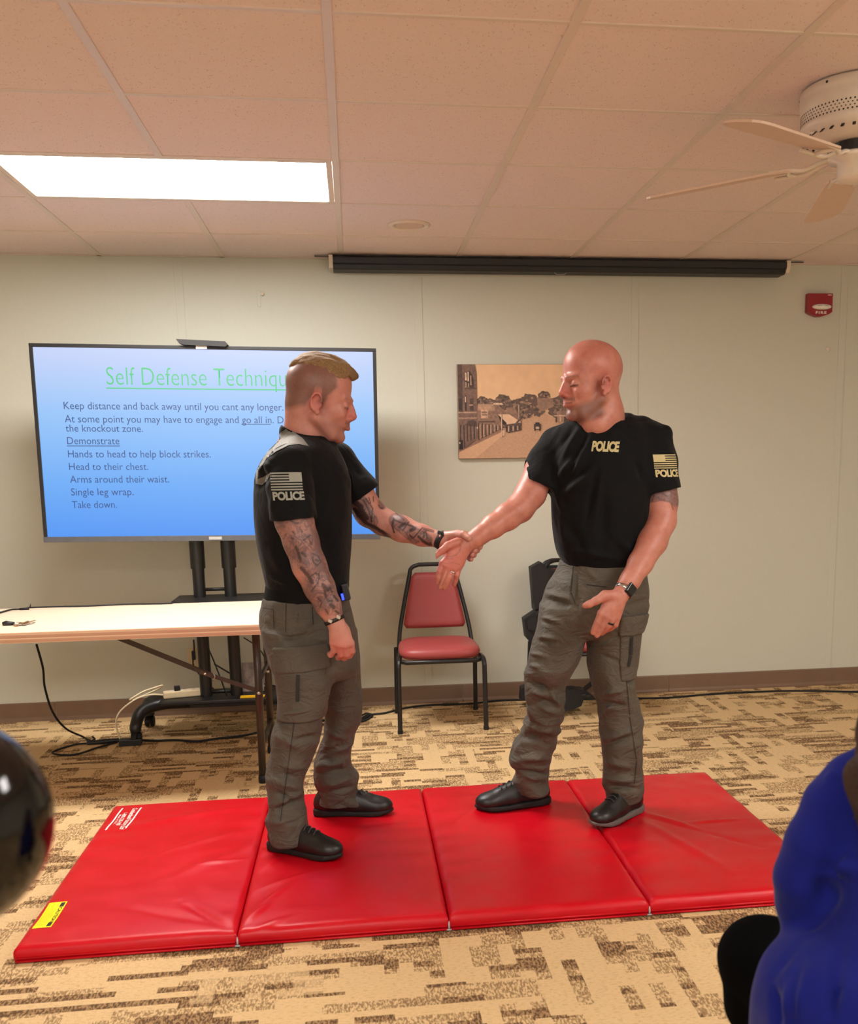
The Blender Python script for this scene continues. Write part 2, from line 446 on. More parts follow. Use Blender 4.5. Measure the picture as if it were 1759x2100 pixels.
# fire strobe
t = thing('fire_alarm', 'red wall fire alarm strobe with clear lens and white FIRE lettering', 'fire alarm', P(1679, 626, YW))
A = P(1656, 602, YW - .03); B = P(1704, 650, YW - .03); wd = B.x - A.x; hg = A.z - B.z; x0 = A.x; zt = A.z
poly = [(0, 0), (0.86 * wd / wd * wd, 0), (wd, 0.0), (wd, -0.8 * hg), (0.85 * wd, -0.9 * hg), (0.6 * wd, -0.985 * hg), (0.4 * wd, -0.99 * hg), (0.15 * wd, -0.9 * hg), (0, -0.8 * hg)]
bm = BM(); prism(bm, poly, 0.04, lambda a, b, d: Vector((x0 + a, YW - 0.001 - d, zt + b))); obj('housing', bm, M['alarm_red'], t, bevel=0.005)
bm = BM(); r = bmesh.ops.create_uvsphere(bm, u_segments=20, v_segments=12, radius=1.0)
bmesh.ops.transform(bm, matrix=Matrix.Translation((x0 + wd * 0.56, YW - 0.042, zt - hg * 0.58)) @ Matrix.Diagonal((wd * 0.40, 0.02, hg * 0.125, 1)), verts=r['verts']); obj('strobe_lens', bm, M['strobe'], t, smooth=True)
bm = BM(); box(bm, (x0 + wd * 0.55, YW - 0.055, zt - hg * 0.55), (wd * 0.42, 0.012, 0.004)); obj('flash_tube', bm, M['label_grey'], t)
text_obj('lettering', 'FIRE', M['white_print'], width=wd * 0.44, height=hg * 0.12, offset=0.004, space=1.3, parent=t, mtx=Matrix.Translation((x0 + wd * 0.32, YW - 0.0425, zt - hg * 0.885)) @ Matrix.Rotation(PI / 2, 4, 'X'))
bm = BM(); box(bm, (x0 + wd * 0.87, YW - 0.042, zt - hg * 0.07), (wd * 0.15, 0.002, 0.004)); obj('mark', bm, M['white_print'], t)

# small wall blemishes / fittings
bm = BM(); q = P(531, 612, YW); box(bm, (q.x, YW - 0.002, q.z), (0.018, 0.005, 0.085)); tagp(obj('wall_clip', bm, M['wall'], bevel=0.002), 'small painted clip on the wall above the screen', 'wall clip')
bm = BM(); q = P(538, 603, YW); lathe(bm, [(0.011, 0), (0.010, 0.006), (0.004, 0.012)], (q.x, YW - 0.004, q.z), 16, Matrix.Rotation(PI / 2, 3, 'X')); tagp(obj('white_hook', bm, M['white_paint'], smooth=True), 'tiny round white hook on the wall above the screen', 'hook')
bm = BM(); q = P(1697, 716, YW); lathe(bm, [(0.014, 0), (0.013, 0.006), (0.006, 0.01)], (q.x, YW - 0.001, q.z), 20, Matrix.Rotation(PI / 2, 3, 'X')); tagp(obj('wall_bumper', bm, M['white_paint'], smooth=True), 'small round white stud on the wall below the fire alarm', 'wall stud')

# wall outlet with plug
q = P(399, 1350, YW); t = thing('wall_outlet', 'ivory wall outlet behind the folding table with a plugged-in cord', 'outlet', (q.x, YW, q.z))
bm = BM(); box(bm, (q.x, YW - 0.003, q.z), (0.075, 0.006, 0.118)); obj('cover_plate', bm, M['ivory'], t, bevel=0.003)
for dz in (-.022, .022):
    bm = BM(); box(bm, (q.x, YW - 0.007, q.z + dz), (0.034, 0.006, 0.03)); obj('socket', bm, M['ivory'], t, bevel=0.002)

# ------------------------------------------------------------------ framed town photograph (printed canvas)
def picture():
    TL = P(938, 747, 5.668); BL = P(938, 941, 5.668)
    W = 0.785; H = TL.z - BL.z; x0 = TL.x - 0.004; z0 = BL.z
    t = thing('canvas_print', 'sepia canvas print of an old town street with trees and shopfronts', 'picture', (x0 + W / 2, 5.69, z0))
    m = bpy.data.materials.new('sepia_print'); n = NT(m); v = n.coords()
    sepia = n.mix(n.noise(v, 26, 5, 0.7), lin((196, 158, 124)), lin((226, 188, 150))); n.col(sepia); n.set(Roughness=0.6)
    M['sepia'] = m
    bm = BM(); box(bm, (x0 + W / 2, 5.678, z0 + H / 2), (W, 0.026, H)); obj('canvas', bm, mat('canvas_edge', (150, 118, 92), 0.6), t, bevel=0.002)
    tones = {}
    def tone(rgb, var=0.25, sc=60):
        k = (rgb, var, sc)
        if k not in tones: tones[k] = mat('print_%d_%d_%d' % rgb, rgb, 0.6, var=var, nscale=sc)
        return tones[k]
    y = [5.6645]
    def pxy(u, v):   # u 0..1 right, v 0..1 down in the print
        return Vector((x0 + u * W, y[0], z0 + H * (1 - v)))
    def poly(name, pts, rgb, var=0.25, sc=60):
        bm = BM(); f = bm.faces.new([bm.verts.new(pxy(a, b)) for a, b in pts]); 
        bmesh.ops.triangulate(bm, faces=[f]); y[0] -= 0.00012
        o = obj(name, bm, tone(rgb, var, sc), pr_, False)
        for p in o.data.polygons: pass
        return o
    bm = BM(); bm.faces.new([bm.verts.new(pxy(a, b)) for a, b in ((0.002, 0.003), (0.998, 0.003), (0.998, 0.997), (0.002, 0.997))]); pr_ = obj('printed_scene', bm, m, t); y[0] -= .0002
    # everything below is one flat print: gathered into one mesh with several inks
    inks = []; bmP = BM(); rnd = random.Random(9)
    def ink(rgb, var=0.25, sc=60):
        mm = tone(rgb, var, sc)
        if mm not in inks: inks.append(mm)
        return inks.index(mm)
    def pl(pts, rgb, var=0.25, sc=60):
        y[0] -= 0.00002
        f = bmP.faces.new([bmP.verts.new(pxy(min(max(a, .003), .997), min(max(b, .004), .996))) for a, b in pts]); f.material_index = ink(rgb, var, sc)
    def rc(a, b, c, d, rgb, **k): pl([(a, b), (c, b), (c, d), (a, d)], rgb, **k)
    SK = (232, 192, 150)
    rc(.003, .004, .997, .50, SK, var=.05, sc=20)
    # road and pavement
    pl([(.003, .996), (.42, .55), (.52, .5), (.6, .5), (.997, .9), (.997, .996)], (196, 156, 126), var=.10, sc=120)
    pl([(.003, .90), (.33, .70), (.34, .72), (.12, .996), (.003, .996)], (214, 172, 138), var=.06)
    pl([(.003, .88), (.30, .68), (.33, .70), (.003, .93)], (150, 116, 98), var=.15)
    # distant trees
    def tree(cx, cy, rx, ry, rgb=(104, 84, 74)):
        nn = 26; pts = []
        for i in range(nn):
            a = 2 * PI * i / nn; q = 1 + rnd.uniform(-.16, .14); pts.append((cx + rx * q * math.cos(a), cy + ry * q * math.sin(a)))
        pl(pts, rgb, var=.5, sc=160)
        for k in range(16):
            a = rnd.uniform(0, 6.28); r = rnd.uniform(0, .75); px, py = cx + rx * r * math.cos(a), cy + ry * r * math.sin(a); s = rnd.uniform(.006, .014)
            pl([(px + s * math.cos(b), py + s * 1.1 * math.sin(b)) for b in (0, 1.1, 2.3, 3.4, 4.6, 5.5)], rnd.choice(((140, 114, 98), (78, 62, 56), (160, 130, 110))), var=.3, sc=200)
    for q in ((.17, .40, .05, .06), (.22, .42, .06, .06), (.32, .41, .07, .09), (.42, .43, .06, .07), (.50, .42, .07, .11), (.57, .46, .05, .10), (.61, .33, .045, .045), (.73, .43, .10, .10), (.84, .38, .06, .06), (.70, .50, .06, .07), (.45, .50, .05, .08), (.28, .44, .05, .05)): tree(*q)
    pl([(.56, .36), (.67, .36), (.68, .45), (.6, .50), (.56, .46)], (150, 120, 102), var=.2)
    # left row of shops
    pl([(.13, .43), (.28, .43), (.34, .50), (.42, .52), (.42, .62), (.13, .78)], (140, 110, 94), var=.3, sc=80)
    pl([(.14, .42), (.25, .42), (.26, .49), (.14, .49)], (180, 144, 118)); pl([(.25, .41), (.31, .41), (.32, .43), (.25, .425)], (226, 196, 166))
    pl([(.34, .46), (.40, .46), (.42, .52), (.34, .53)], (150, 118, 100)); pl([(.28, .53), (.36, .53), (.45, .62), (.34, .64)], (222, 184, 152), var=.08)
    pl([(.28, .53), (.34, .62), (.345, .67), (.30, .62)], (52, 42, 40))
    rc(.16, .48, .21, .57, (196, 158, 132)); rc(.165, .50, .205, .51, (110, 84, 72)); rc(.165, .53, .205, .54, (110, 84, 72))
    for k in range(8): rc(.14 + .025 * k, .62 + .005 * k, .148 + .025 * k, .80 - .018 * k, (70, 56, 52)); rc(.150 + .025 * k, .64, .155 + .025 * k, .79 - .018 * k, (206, 170, 142))
    rc(.14, .60, .26, .615, (86, 68, 60))
    pl([(.32, .64), (.44, .62), (.45, .70), (.35, .73)], (92, 74, 68), var=.5, sc=200)
    for k in range(7): rc(.335 + .016 * k, .655, .342 + .016 * k, .72 - .004 * k, (208, 172, 146) if k % 2 else (54, 44, 42))
    # big corner building
    pl([(.003, .004), (.125, .004), (.135, .10), (.135, .78), (.06, .87), (.003, .90)], (122, 96, 84), var=.25, sc=90)
    rc(.003, .004, .035, .50, (88, 70, 64)); rc(.003, .50, .13, .515, (176, 142, 120)); rc(.003, .56, .13, .575, (170, 136, 114))
    for cx_ in (.085,):
        pl([(.05, .23), (.05, .12), (.06, .085), (.075, .07), (.09, .075), (.105, .11), (.115, .16), (.118, .26)], (70, 56, 52))
        rc(.055, .09, .065, .17, (228, 198, 168)); rc(.072, .08, .08, .18, (228, 198, 168)); rc(.09, .12, .098, .22, (180, 148, 124)); rc(.055, .19, .063, .24, (190, 158, 132)); rc(.074, .2, .08, .24, (190, 158, 132))
    rc(.05, .25, .13, .262, (88, 70, 62)); rc(.05, .33, .062, .49, (60, 48, 46)); rc(.052, .34, .057, .40, (226, 196, 166)); rc(.085, .36, .11, .49, (84, 66, 60)); rc(.003, .36, .03, .48, (60, 48, 46)); rc(.08, .425, .105, .435, (206, 170, 142))
    pl([(.05, .64), (.07, .60), (.10, .585), (.125, .60), (.132, .66)], (84, 66, 60))
    for k in range(5): rc(.012 + .024 * k, .64, .020 + .024 * k, .84 - .012 * k, (66, 52, 50)); rc(.022 + .024 * k, .66, .026 + .024 * k, .82 - .012 * k, (150, 122, 106))
    rc(.003, .80, .03, .90, (36, 28, 30)); rc(.006, .82, .012, .84, (235, 220, 205)); rc(.036, .83, .045, .88, (70, 60, 66)); rc(.13, .66, .137, .68, (235, 210, 180)); rc(.138, .70, .146, .80, (70, 56, 54))
    # street posts, car, right side
    for px, a, b in ((.302, .53, .77), (.425, .43, .56)): rc(px, a, px + .006, b, (212, 178, 150)); rc(px + .006, a, px + .009, b, (70, 56, 52))
    rc(.31, .70, .325, .76, (214, 180, 150))
    pl([(.40, .63), (.44, .56), (.47, .52), (.475, .53), (.45, .58), (.41, .64)], (92, 74, 66)); rc(.442, .60, .447, .66, (60, 48, 46)); tree(.485, .54, .035, .03)
    rc(.535, .635, .585, .695, (66, 54, 52)); rc(.545, .62, .575, .64, (44, 36, 36)); rc(.548, .665, .572, .69, (196, 164, 142)); rc(.538, .69, .547, .71, (40, 32, 32)); rc(.573, .69, .582, .71, (40, 32, 32))
    pl([(.70, .50), (.86, .48), (.997, .44), (.997, .80), (.90, .72), (.70, .60)], (156, 124, 106), var=.3, sc=80)
    pl([(.80, .38), (.87, .34), (.997, .33), (.997, .60), (.80, .56)], (150, 120, 104), var=.2)
    rc(.82, .42, .86, .52, (104, 82, 74)); rc(.73, .46, .79, .55, (130, 104, 90)); rc(.68, .545, .80, .555, (214, 180, 152)); rc(.69, .56, .70, .62, (76, 60, 56)); rc(.72, .56, .73, .64, (196, 160, 136)); rc(.75, .56, .78, .63, (80, 64, 60))
    rc(.79, .44, .798, .64, (216, 182, 154)); pl([(.79, .60), (.90, .56), (.997, .60), (.997, .68), (.82, .64)], (224, 188, 156)); rc(.72, .66, .80, .70, (84, 66, 62)); rc(.73, .71, .79, .73, (214, 180, 154)); rc(.73, .74, .77, .76, (40, 34, 34))
    for k in range(8): rc(.87 + .015 * k, .37, .872 + .015 * k, .54, (118, 94, 84))
    me = bpy.data.meshes.new('printed_scene'); bmP.normal_update(); bmP.to_mesh(me); bmP.free()
    for mm in inks: me.materials.append(mm)
    o = link('print_detail', me, None, pr_)
picture()

# ------------------------------------------------------------------ television on a rolling stand
YT = 5.10
def tv():
    t = thing('television', 'large flat television showing a blue self defense slide', 'television', (-0.67, YT, 0.98))
    TL, TR, BL, BR = P(57, 704, YT), P(770, 715, YT), P(95, 1112, YT), P(780, 1105, YT)
    cx = (TL.x + TR.x + BL.x + BR.x) / 4; cz = (TL.z + TR.z + BL.z + BR.z) / 4
    W = ((TR - TL).length + (BR - BL).length) / 2; H = ((TL - BL).length + (TR - BR).length) / 2
    roll = math.atan2((TR.z - TL.z + BR.z - BL.z) / 2, W)
    L = Matrix.Translation((cx, YT, cz)) @ Matrix.Rotation(-roll, 4, 'Y')
    def bxl(name, c, s, m, par, bev=0.0):
        bm = BM(); box(bm, c, s); bmesh.ops.transform(bm, matrix=L, verts=bm.verts); return obj(name, bm, m, par, bevel=bev)
    bxl('back_shell', (0, 0.03, 0), (W - 0.01, 0.045, H - 0.01), M['black_plastic'], t, 0.006)
    bxl('back_bulge', (0, 0.065, -0.12), (W * 0.7, 0.04, H * 0.55), M['black_plastic'], t, 0.01)
    b = 0.017; bb = 0.026
    bm = BM()
    box(bm, (0, 0, H / 2 - b / 2), (W, 0.03, b)); box(bm, (-W / 2 + b / 2, 0, (bb - b) / 2), (b, 0.03, H - b - bb)); box(bm, (W / 2 - b / 2, 0, (bb - b) / 2), (b, 0.03, H - b - bb))
    bmesh.ops.transform(bm, matrix=L, verts=bm.verts); obj('bezel', bm, M['black_plastic'], t, bevel=0.002)
    bxl('bottom_bar', (0, -0.002, -H / 2 + bb / 2), (W, 0.034, bb), mat('bar_grey', (96, 98, 104), 0.35, 0.5), t, 0.002)
    bxl('badge', (0.0, -0.021, -H / 2 + bb / 2), (0.06, 0.004, 0.014), M['label_grey'], t)
    # screen
    SW, SH = W - 2 * b, H - b - bb
    bm = BM(); box(bm, (0, 0, 0), (SW, 0.004, SH)); sc = obj('screen', bm, M['screen'], None)
    sc.matrix_world = L @ Matrix.Translation((0, -0.008, (bb - b) / 2)); bpy.context.view_layer.update()
    sc.parent = t; sc.matrix_parent_inverse = t.matrix_world.inverted()
    FR = L @ Matrix.Translation((0, -0.0125, 0)) @ Matrix.Rotation(PI / 2, 4, 'X')
    Li = (L @ Matrix.Translation((0, -0.0125, 0))).inverted()
    def loc(u, v):
        q = Li @ P(u, v, YT - 0.0125); return q.x, q.z
    def line(name, s, u0, v0, u1, m, cap, ul=None, off=-0.002):
        """baseline starts at (u0,v0) and the line ends at u1; cap = cap height in photo px"""
        x0, z0 = loc(u0, v0); x1, _ = loc(u1, v0)
        me = text_mesh(s, 1.0, offset=off)
        co = np.empty(len(me.vertices) * 3); me.vertices.foreach_get('co', co); co = co.reshape(-1, 3)
        xa, xb = co[:, 0].min(), co[:, 0].max(); hgt = cap * YT / F_PX
        cap0 = text_mesh('K', 1.0); c0 = max(v.co.y for v in cap0.vertices); bpy.data.meshes.remove(cap0)
        co[:, 0] = (co[:, 0] - xa) * (x1 - x0) / (xb - xa) + x0; co[:, 1] = co[:, 1] * hgt / c0 + z0
        me.vertices.foreach_set('co', co.ravel()); me.transform(FR)
        o = link(name, me, m, sc)
        if ul:
            a, za = loc(*ul[0]); b2, zb = loc(*ul[1]); bm = BM()
            box(bm, ((a + b2) / 2, 0, za - 0.0), (abs(b2 - a), 0.0008, ul[2] * YT / F_PX))
            bmesh.ops.transform(bm, matrix=L @ Matrix.Translation((0, -0.0125, 0)), verts=bm.verts); obj('underline', bm, m, sc)
        return o
    line('slide_title', 'Self Defense Techniques', 219, 789, 623, M['slide_green'], 33, ((218, 796), (623, 799), 2.2), off=-0.012)
    K = M['slide_ink']
    line('slide_line', 'Keep distance and back away until you cant any longer.', 131, 839, 581, K, 13.5)
    line('slide_line', 'At some point you may have to engage and go all in. Don\u2019t', 133, 866, 614, K, 13.5, ((495, 870), (555, 871), 1.3))
    line('slide_line', 'the knockout zone.', 135, 885, 293, K, 13)
    line('slide_line', 'Demonstrate', 138, 911, 245, K, 13.5, ((137, 914.5), (246, 914.5), 1.3))
    line('slide_line', 'Hands to head to help block strikes.', 140, 938, 432, K, 13.5)
    line('slide_line', 'Head to their chest.', 142, 964, 304, K, 13.5)
    line('slide_line', 'Arms around their waist.', 144, 990, 347, K, 13.5)
    line('slide_line', 'Single leg wrap.', 146, 1016, 274, K, 13.5)
    line('slide_line', 'Take down.', 148, 1042, 240, K, 13.5)
    # camera bar on top
    cb = thing('webcam_bar', 'slim black camera bar with a white label on top of the television', 'camera', P(413, 704, YT - .02))
    bm = BM(); a = P(361, 699, YT - .03); b_ = P(467, 704, YT - .03)
    prism(bm, [(0, .012), (.012, -.006), (.035, -.012), ((b_ - a).x - .012, -.012), ((b_ - a).x, -.002), ((b_ - a).x - .012, .012)], 0.06, lambda p, q, d: Vector((a.x + p, YT - .035 + d, a.z - .004 + q - p * 0.045)))
    obj('housing', bm, M['black_plastic'], cb, bevel=0.002)
    bm = BM(); q = P(413, 712, YT - .02); box(bm, (q.x, YT - .021, q.z), (.05, .004, .016)); obj('label_tab', bm, M['white_print'], cb, bevel=.001)
    # stand
    st = thing('television_stand', 'black rolling television stand with twin posts, shelf and curved caster feet', 'stand', (-0.63, 5.25, 0))
    BK = M['black_metal']
    for u0, v0, u1, v1 in ((415, 1105, 424, 1432), (471, 1105, 486, 1428)):
        A = P(u0, v0, 5.24); B = P(u1, v1, 5.24); A = A + Vector((0, 0, 0.5)); A.x = B.x; 
        bm = BM(); tube(bm, [Vector((B.x, 5.24, 0.18)), Vector((B.x, 5.24, 1.0))], 0.03, 20); tube(bm, [Vector((B.x, 5.24, 0.85)), Vector((B.x, 5.24, 1.55))], 0.036, 20)
        obj('post', bm, BK, st, smooth=False); smooth_by_angle(st.children[-1])
    xa, xb = P(424, 1400, 5.24).x, P(486, 1400, 5.24).x
    for v in (1208, 1418):
        bm = BM(); z = P(450, v, 5.24).z; tube(bm, [(xa, 5.24, z), (xb, 5.24, z)], 0.009, 8); obj('cross_bar', bm, BK, st, smooth=True)
    bm = BM(); box(bm, ((xa + xb) / 2, 5.19, 1.40), (0.5, 0.03, 0.3)); obj('mount_plate', bm, BK, st, bevel=.004)
    bm = BM(); z = P(450, 1231, 5.15).z; x0 = P(352, 1233, 5.1).x; x1 = x0 + 0.62
    prism(bm, [(x0, 5.08), (x0 + .06, 5.02), (x1 - .06, 5.02), (x1, 5.08), (x1, 5.33), (x0, 5.33)], 0.018, lambda a, b, d: Vector((a, b, z - .009 + d))); obj('shelf', bm, M['black_plastic'], st, bevel=.004)
    bm = BM(); box(bm, ((xa + xb) / 2 + 0.06, 5.27, 0.185), (0.72, 0.28, 0.022)); obj('base_shelf', bm, M['black_plastic'], st, bevel=.006)
    # curved side feet
    xl, xr = -1.10, -0.16
    bm = BM(); tube(bm, [(xl + .12, 5.27, .165), (xr - .12, 5.27, .165)], 0.03, 12, square=True); obj('base_beam', bm, BK, st, bevel=.004)
    for k, (x, s) in enumerate(((xl, -1), (xr, 1))):
        bm = BM()
        for sy in (-1, 1):
            pts = catmull([(x - s * .22, 5.27 + sy * .02, .17), (x - s * .08, 5.27 + sy * .04, .165), (x + s * .0, 5.27 + sy * .10, .145), (x + s * .02, 5.27 + sy * .165, .09), (x + s * .02, 5.27 + sy * .17, .06)], 7)
            tube(bm, pts, [0.034 - 0.007 * i / len(pts) for i in range(len(pts))], 14)
        obj('curved_foot', bm, BK, st, smooth=True)
        for sy in (-1, 1):
            w_ = BM(); wx = x + s * .02; wy = 5.27 + sy * .17
            for dx in (-.014, .014):
                lathe(w_, [(0.008, -.009), (.026, -.009), (.029, -.004), (.029, .004), (.026, .009), (.008, .009)], (wx + dx, wy, .029), 24, Matrix.Rotation(PI / 2, 3, 'Y'))
            cs = obj('caster', w_, M['black_rubber'], st, smooth=False); smooth_by_angle(cs)
            w2 = BM(); prism(w2, [(0, .065), (.05, .045), (.05, .038), (.01, .03)], .02, lambda a, b, d: Vector((wx - .01 + d, wy - .01 - a, b))); tube(w2, [(wx, wy, .03), (wx, wy, .075)], .010, 10); obj('brake_lever', w2, M['black_plastic'], cs)
tv()
# leaflet standing on the base shelf and a yellow card
q = P(523, 1410, 5.33); t_ = BM(); box(t_, (q.x - .005, 5.30, .198 + .075), (0.11, .004, .15), Matrix.Rotation(math.radians(-14), 3, 'X')); tagp(obj('leaflet_bag', t_, M['paper']), 'crumpled clear bag of papers standing on the television stand base', 'bag')
q = P(518, 1433, 5.16); bm = BM(); box(bm, (q.x, 5.165, .1985), (.12, .05, .004)); tagp(obj('yellow_card', bm, M['yellow_card']), 'small yellow card lying on the television stand base', 'card')
# power strip lying on the base
def strip():
    A = PZ(366, 1436, .20); B = PZ(422, 1424, .20); A.z = B.z = .214
    A = Vector((-1.00, 5.22, .214)); B = Vector((-0.79, 5.27, .214))
    d = (B - A).normalized(); t = thing('power_strip', 'ivory power strip lying on the base of the television stand', 'power strip', (A + B) / 2)
    R = Matrix.Rotation(math.atan2(d.y, d.x), 3, 'Z')
    bm = BM(); box(bm, (A + B) / 2, ((B - A).length, .05, .034), R); obj('body', bm, M['ivory'], t, bevel=.006)
    for k in range(4):
        bm = BM(); box(bm, A + d * (.045 + k * .042) + Vector((0, 0, .017)), (.026, .03, .004), R); obj('socket', bm, M['white_paint'], t, bevel=.001)
    bm = BM(); box(bm, A + d * .07 + Vector((0, -.004, .03)), (.03, .028, .024), R); obj('plug', bm, M['black_plastic'], t, bevel=.004)
    bm = BM(); tube(bm, catmull([A + Vector((0, 0, 0)), A + Vector((-.06, -.01, 0.006)), A + Vector((-.13, -.03, -.01)), A + Vector((-.20, -.07, -.06)), A + Vector((-.22, -.09, -.12)), A + Vector((-.2, -.1, -.205))], 8), .0045, 8); obj('cord', bm, M['ivory'], t, smooth=True)
    bm = BM(); tube(bm, catmull([A + Vector((-.16, -.03, -.012)), A + Vector((-.10, .0, .02)), A + Vector((-.04, .03, .035)), A + Vector((-.01, .045, .04)), A + Vector((-.03, .05, .022)), A + Vector((-.09, .03, 0)), A + Vector((-.15, .0, -.02))], 8), .0045, 8); obj('cord', bm, M['ivory'], t, smooth=True)
strip()

# ------------------------------------------------------------------ folding table
def table():
    ZT = 0.715; x1, x0 = -0.385, -2.215; y0, y1 = 4.185, 4.945
    t = thing('folding_table', 'long folding table with pale laminate top and brown metal legs', 'table', ((x0 + x1) / 2, (y0 + y1) / 2, 0))
    bm = BM(); box(bm, ((x0 + x1) / 2, (y0 + y1) / 2, ZT - .006), (x1 - x0, y1 - y0, .012)); obj('tabletop', bm, M['laminate'], t, bevel=.003)
    bm = BM(); box(bm, (0, 0, 0), (x1 - x0 + .006, y1 - y0 + .006, .042)); o = obj('edge_band', bm, M['table_edge'], None, bevel=.004); o.matrix_world = Matrix.Translation(((x0 + x1) / 2, (y0 + y1) / 2, ZT - .0225)); bpy.context.view_layer.update(); o.parent = t; o.matrix_parent_inverse = t.matrix_world.inverted()
    BR = M['brown_metal']
    for sx, X in ((1, -0.435), (-1, -2.165)):
        for yy in (4.33, 4.80):
            bm = BM(); tube(bm, [(X, yy, ZT - .045), (X, yy, .42), (X - sx * .004, yy, .03)], .0165, 16); lg = obj('leg', bm, BR, t, smooth=True)
            bm = BM(); lathe(bm, [(.019, 0), (.020, .02), (.018, .034)], (X - sx * .004, yy, 0.0), 16); obj('foot_cap', bm, M['black_rubber'], lg, smooth=True)
            bm = BM(); lathe(bm, [(.009, 0), (.007, .004), (.001, .006)], (X, yy - .0165, .40), 12, Matrix.Rotation(PI / 2, 3, 'X')); obj('rivet', bm, M['chrome'], lg, smooth=True)
        for z in (.44, .16):
            bm = BM(); tube(bm, [(X, 4.33, z), (X, 4.80, z)], .010, 10); obj('leg_crossbar', bm, BR, t, smooth=True)
        for yy in (4.35,) if sx == 1 else (4.78,):
            bm = BM(); a = Vector((X - sx * .64, yy + .10, ZT - .05)); b = Vector((X - sx * .19, yy, .475)); c = Vector((X, yy, .40))
            tube(bm, [a, b], .014, 4, rx=.5, square=False); tube(bm, [b - Vector((sx * .05, 0, -.02)), c], .012, 4, rx=.5); obj('folding_brace', bm, BR, t)
            bm = BM(); tube(bm, [b + Vector((0, -.012, -.02)), b + Vector((sx * .012, -.014, .0)), b + Vector((0, -.012, .022))], .0022, 6); obj('lock_ring', bm, M['chrome'], t, smooth=True)
            bm = BM(); lathe(bm, [(.008, 0), (.006, .004), (.001, .006)], (b.x - sx * .03, yy - .008, b.z + .012), 12, Matrix.Rotation(PI / 2, 3, 'X')); obj('rivet', bm, M['chrome'], t, smooth=True)
    # keys
    k = thing('key_bunch', 'bunch of keys with black fob lying on the folding table', 'keys', PZ(40, 1283, ZT))
    a = PZ(6, 1283, ZT); bm = BM(); b = PZ(30, 1282, ZT)
    tube(bm, [a + Vector((0, 0, .007)), a + (b - a) * .3 + Vector((0, 0, .009)), b + Vector((0, 0, .007))], [.008, .011, .007], 10, rx=1.0); obj('fob', bm, M['black_plastic'], k, smooth=True)
    rnd = random.Random(2)
    bm = BM(); c0 = PZ(34, 1282, ZT) + Vector((0, 0, .008)); tube(bm, [c0 + Vector((.014 * math.cos(q), .014 * math.sin(q), .002 * math.sin(q))) for q in np.linspace(0, 2 * PI, 18)[:-1]], .0014, 6, closed=True); obj('ring', bm, M['chrome'], k, smooth=True)
    for i in range(9):
        u = 33 + i * 3.4; p = PZ(u, 1284 - i * .4 + rnd.uniform(-1, 1), ZT) + Vector((0, 0, .004 + .001 * i % 3 * .001 + .0015 * (i % 4))); ang = math.radians(55 + rnd.uniform(-25, 25)); R = Matrix.Rotation(ang, 3, 'Z') @ Matrix.Rotation(math.radians(rnd.uniform(-12, 12)), 3, 'Y')
        bm = BM(); lathe(bm, [(.010, -.001), (.010, .001)], p, 14); box(bm, p + R @ Vector((.022, 0, 0)), (.034, .006, .002), R)
        for s_ in range(4): box(bm, p + R @ Vector((.018 + .006 * s_, -.004, 0)), (.003, .003, .002), R)
        obj('key', bm, M['chrome'] if i % 3 else mat('brass%d' % i, (190, 150, 100), .3, 1.0), k)
    # cord along the back edge
    bm = BM(); pts = [PZ(-30, 1264, ZT), PZ(0, 1258, ZT), PZ(24, 1252, ZT), PZ(50, 1251, ZT), PZ(62, 1248, ZT), PZ(120, 1246, ZT), PZ(175, 1245, ZT), PZ(260, 1241, ZT), PZ(330, 1240, ZT), PZ(352, 1239, ZT)]
    for p in pts: p.z = ZT + .0045; p.y = min(p.y, 4.93)
    tube(bm, catmull(pts + [Vector((-.87, 4.96, ZT - .0)), Vector((-.80, 5.02, .64)), Vector((-.74, 5.1, .45)), Vector((-.70, 5.14, .30)), Vector((-.68, 5.16, .21))], 8), .0035, 8)
    tube(bm, [pts[0], pts[1] + Vector((0, -.03, 0)), pts[2]], .003, 8); tube(bm, [pts[3] - Vector((.02, 0, 0)), pts[3] + Vector((.02, 0, .001))], .006, 8); tube(bm, [pts[4], pts[4] + Vector((.004, 0, .018))], [.004, .001], 6)
    tagp(obj('display_cord', bm, M['black_rubber'], smooth=True), 'thin black cord lying along the back edge of the folding table', 'cord')
table()

# cords on the floor and hanging
def cord(name, pts, r, label, m='black_rubber', n=8, extra=None):
    bm = BM(); tube(bm, catmull(pts, n), r, 8)
    if extra: extra(bm)
    return tagp(obj(name, bm, M[m], smooth=True), label, 'cord')
def fl(u, v, z=.006): q = PZ(u, v, z); q.y = min(q.y, 5.66); return q
hang = [P(75, 1322, 4.60), P(88, 1370, 4.70), P(92, 1410, 4.80), P(108, 1460, 4.92), P(135, 1494, 5.05), fl(172, 1512), fl(182, 1522)]
def ex(bm):
    tube(bm, catmull([fl(180, 1524), fl(150, 1528), fl(108, 1542), fl(125, 1548), fl(160, 1546), fl(200, 1533), fl(240, 1522)], 8), .0045, 8)
    tube(bm, catmull([fl(176, 1514), fl(185, 1519), fl(194, 1516), fl(190, 1511)], 6), .005, 8)
cord('hanging_cord', hang, .005, 'black cord hanging from under the table and looping on the carpet', extra=ex)
bm = BM(); a = fl(178, 1524, .012); b = fl(250, 1517, .012); tube(bm, [a, a + (b - a) * .5, b], [.010, .014, .010], 8); q = fl(268, 1521, .016); box(bm, q, (.105, .05, .032), Matrix.Rotation(.05, 3, 'Z'))
tagp(obj('power_brick', bm, M['black_plastic'], bevel=.004), 'black power brick on the carpet beside the stand caster', 'power adapter')
def ex2(bm): pass
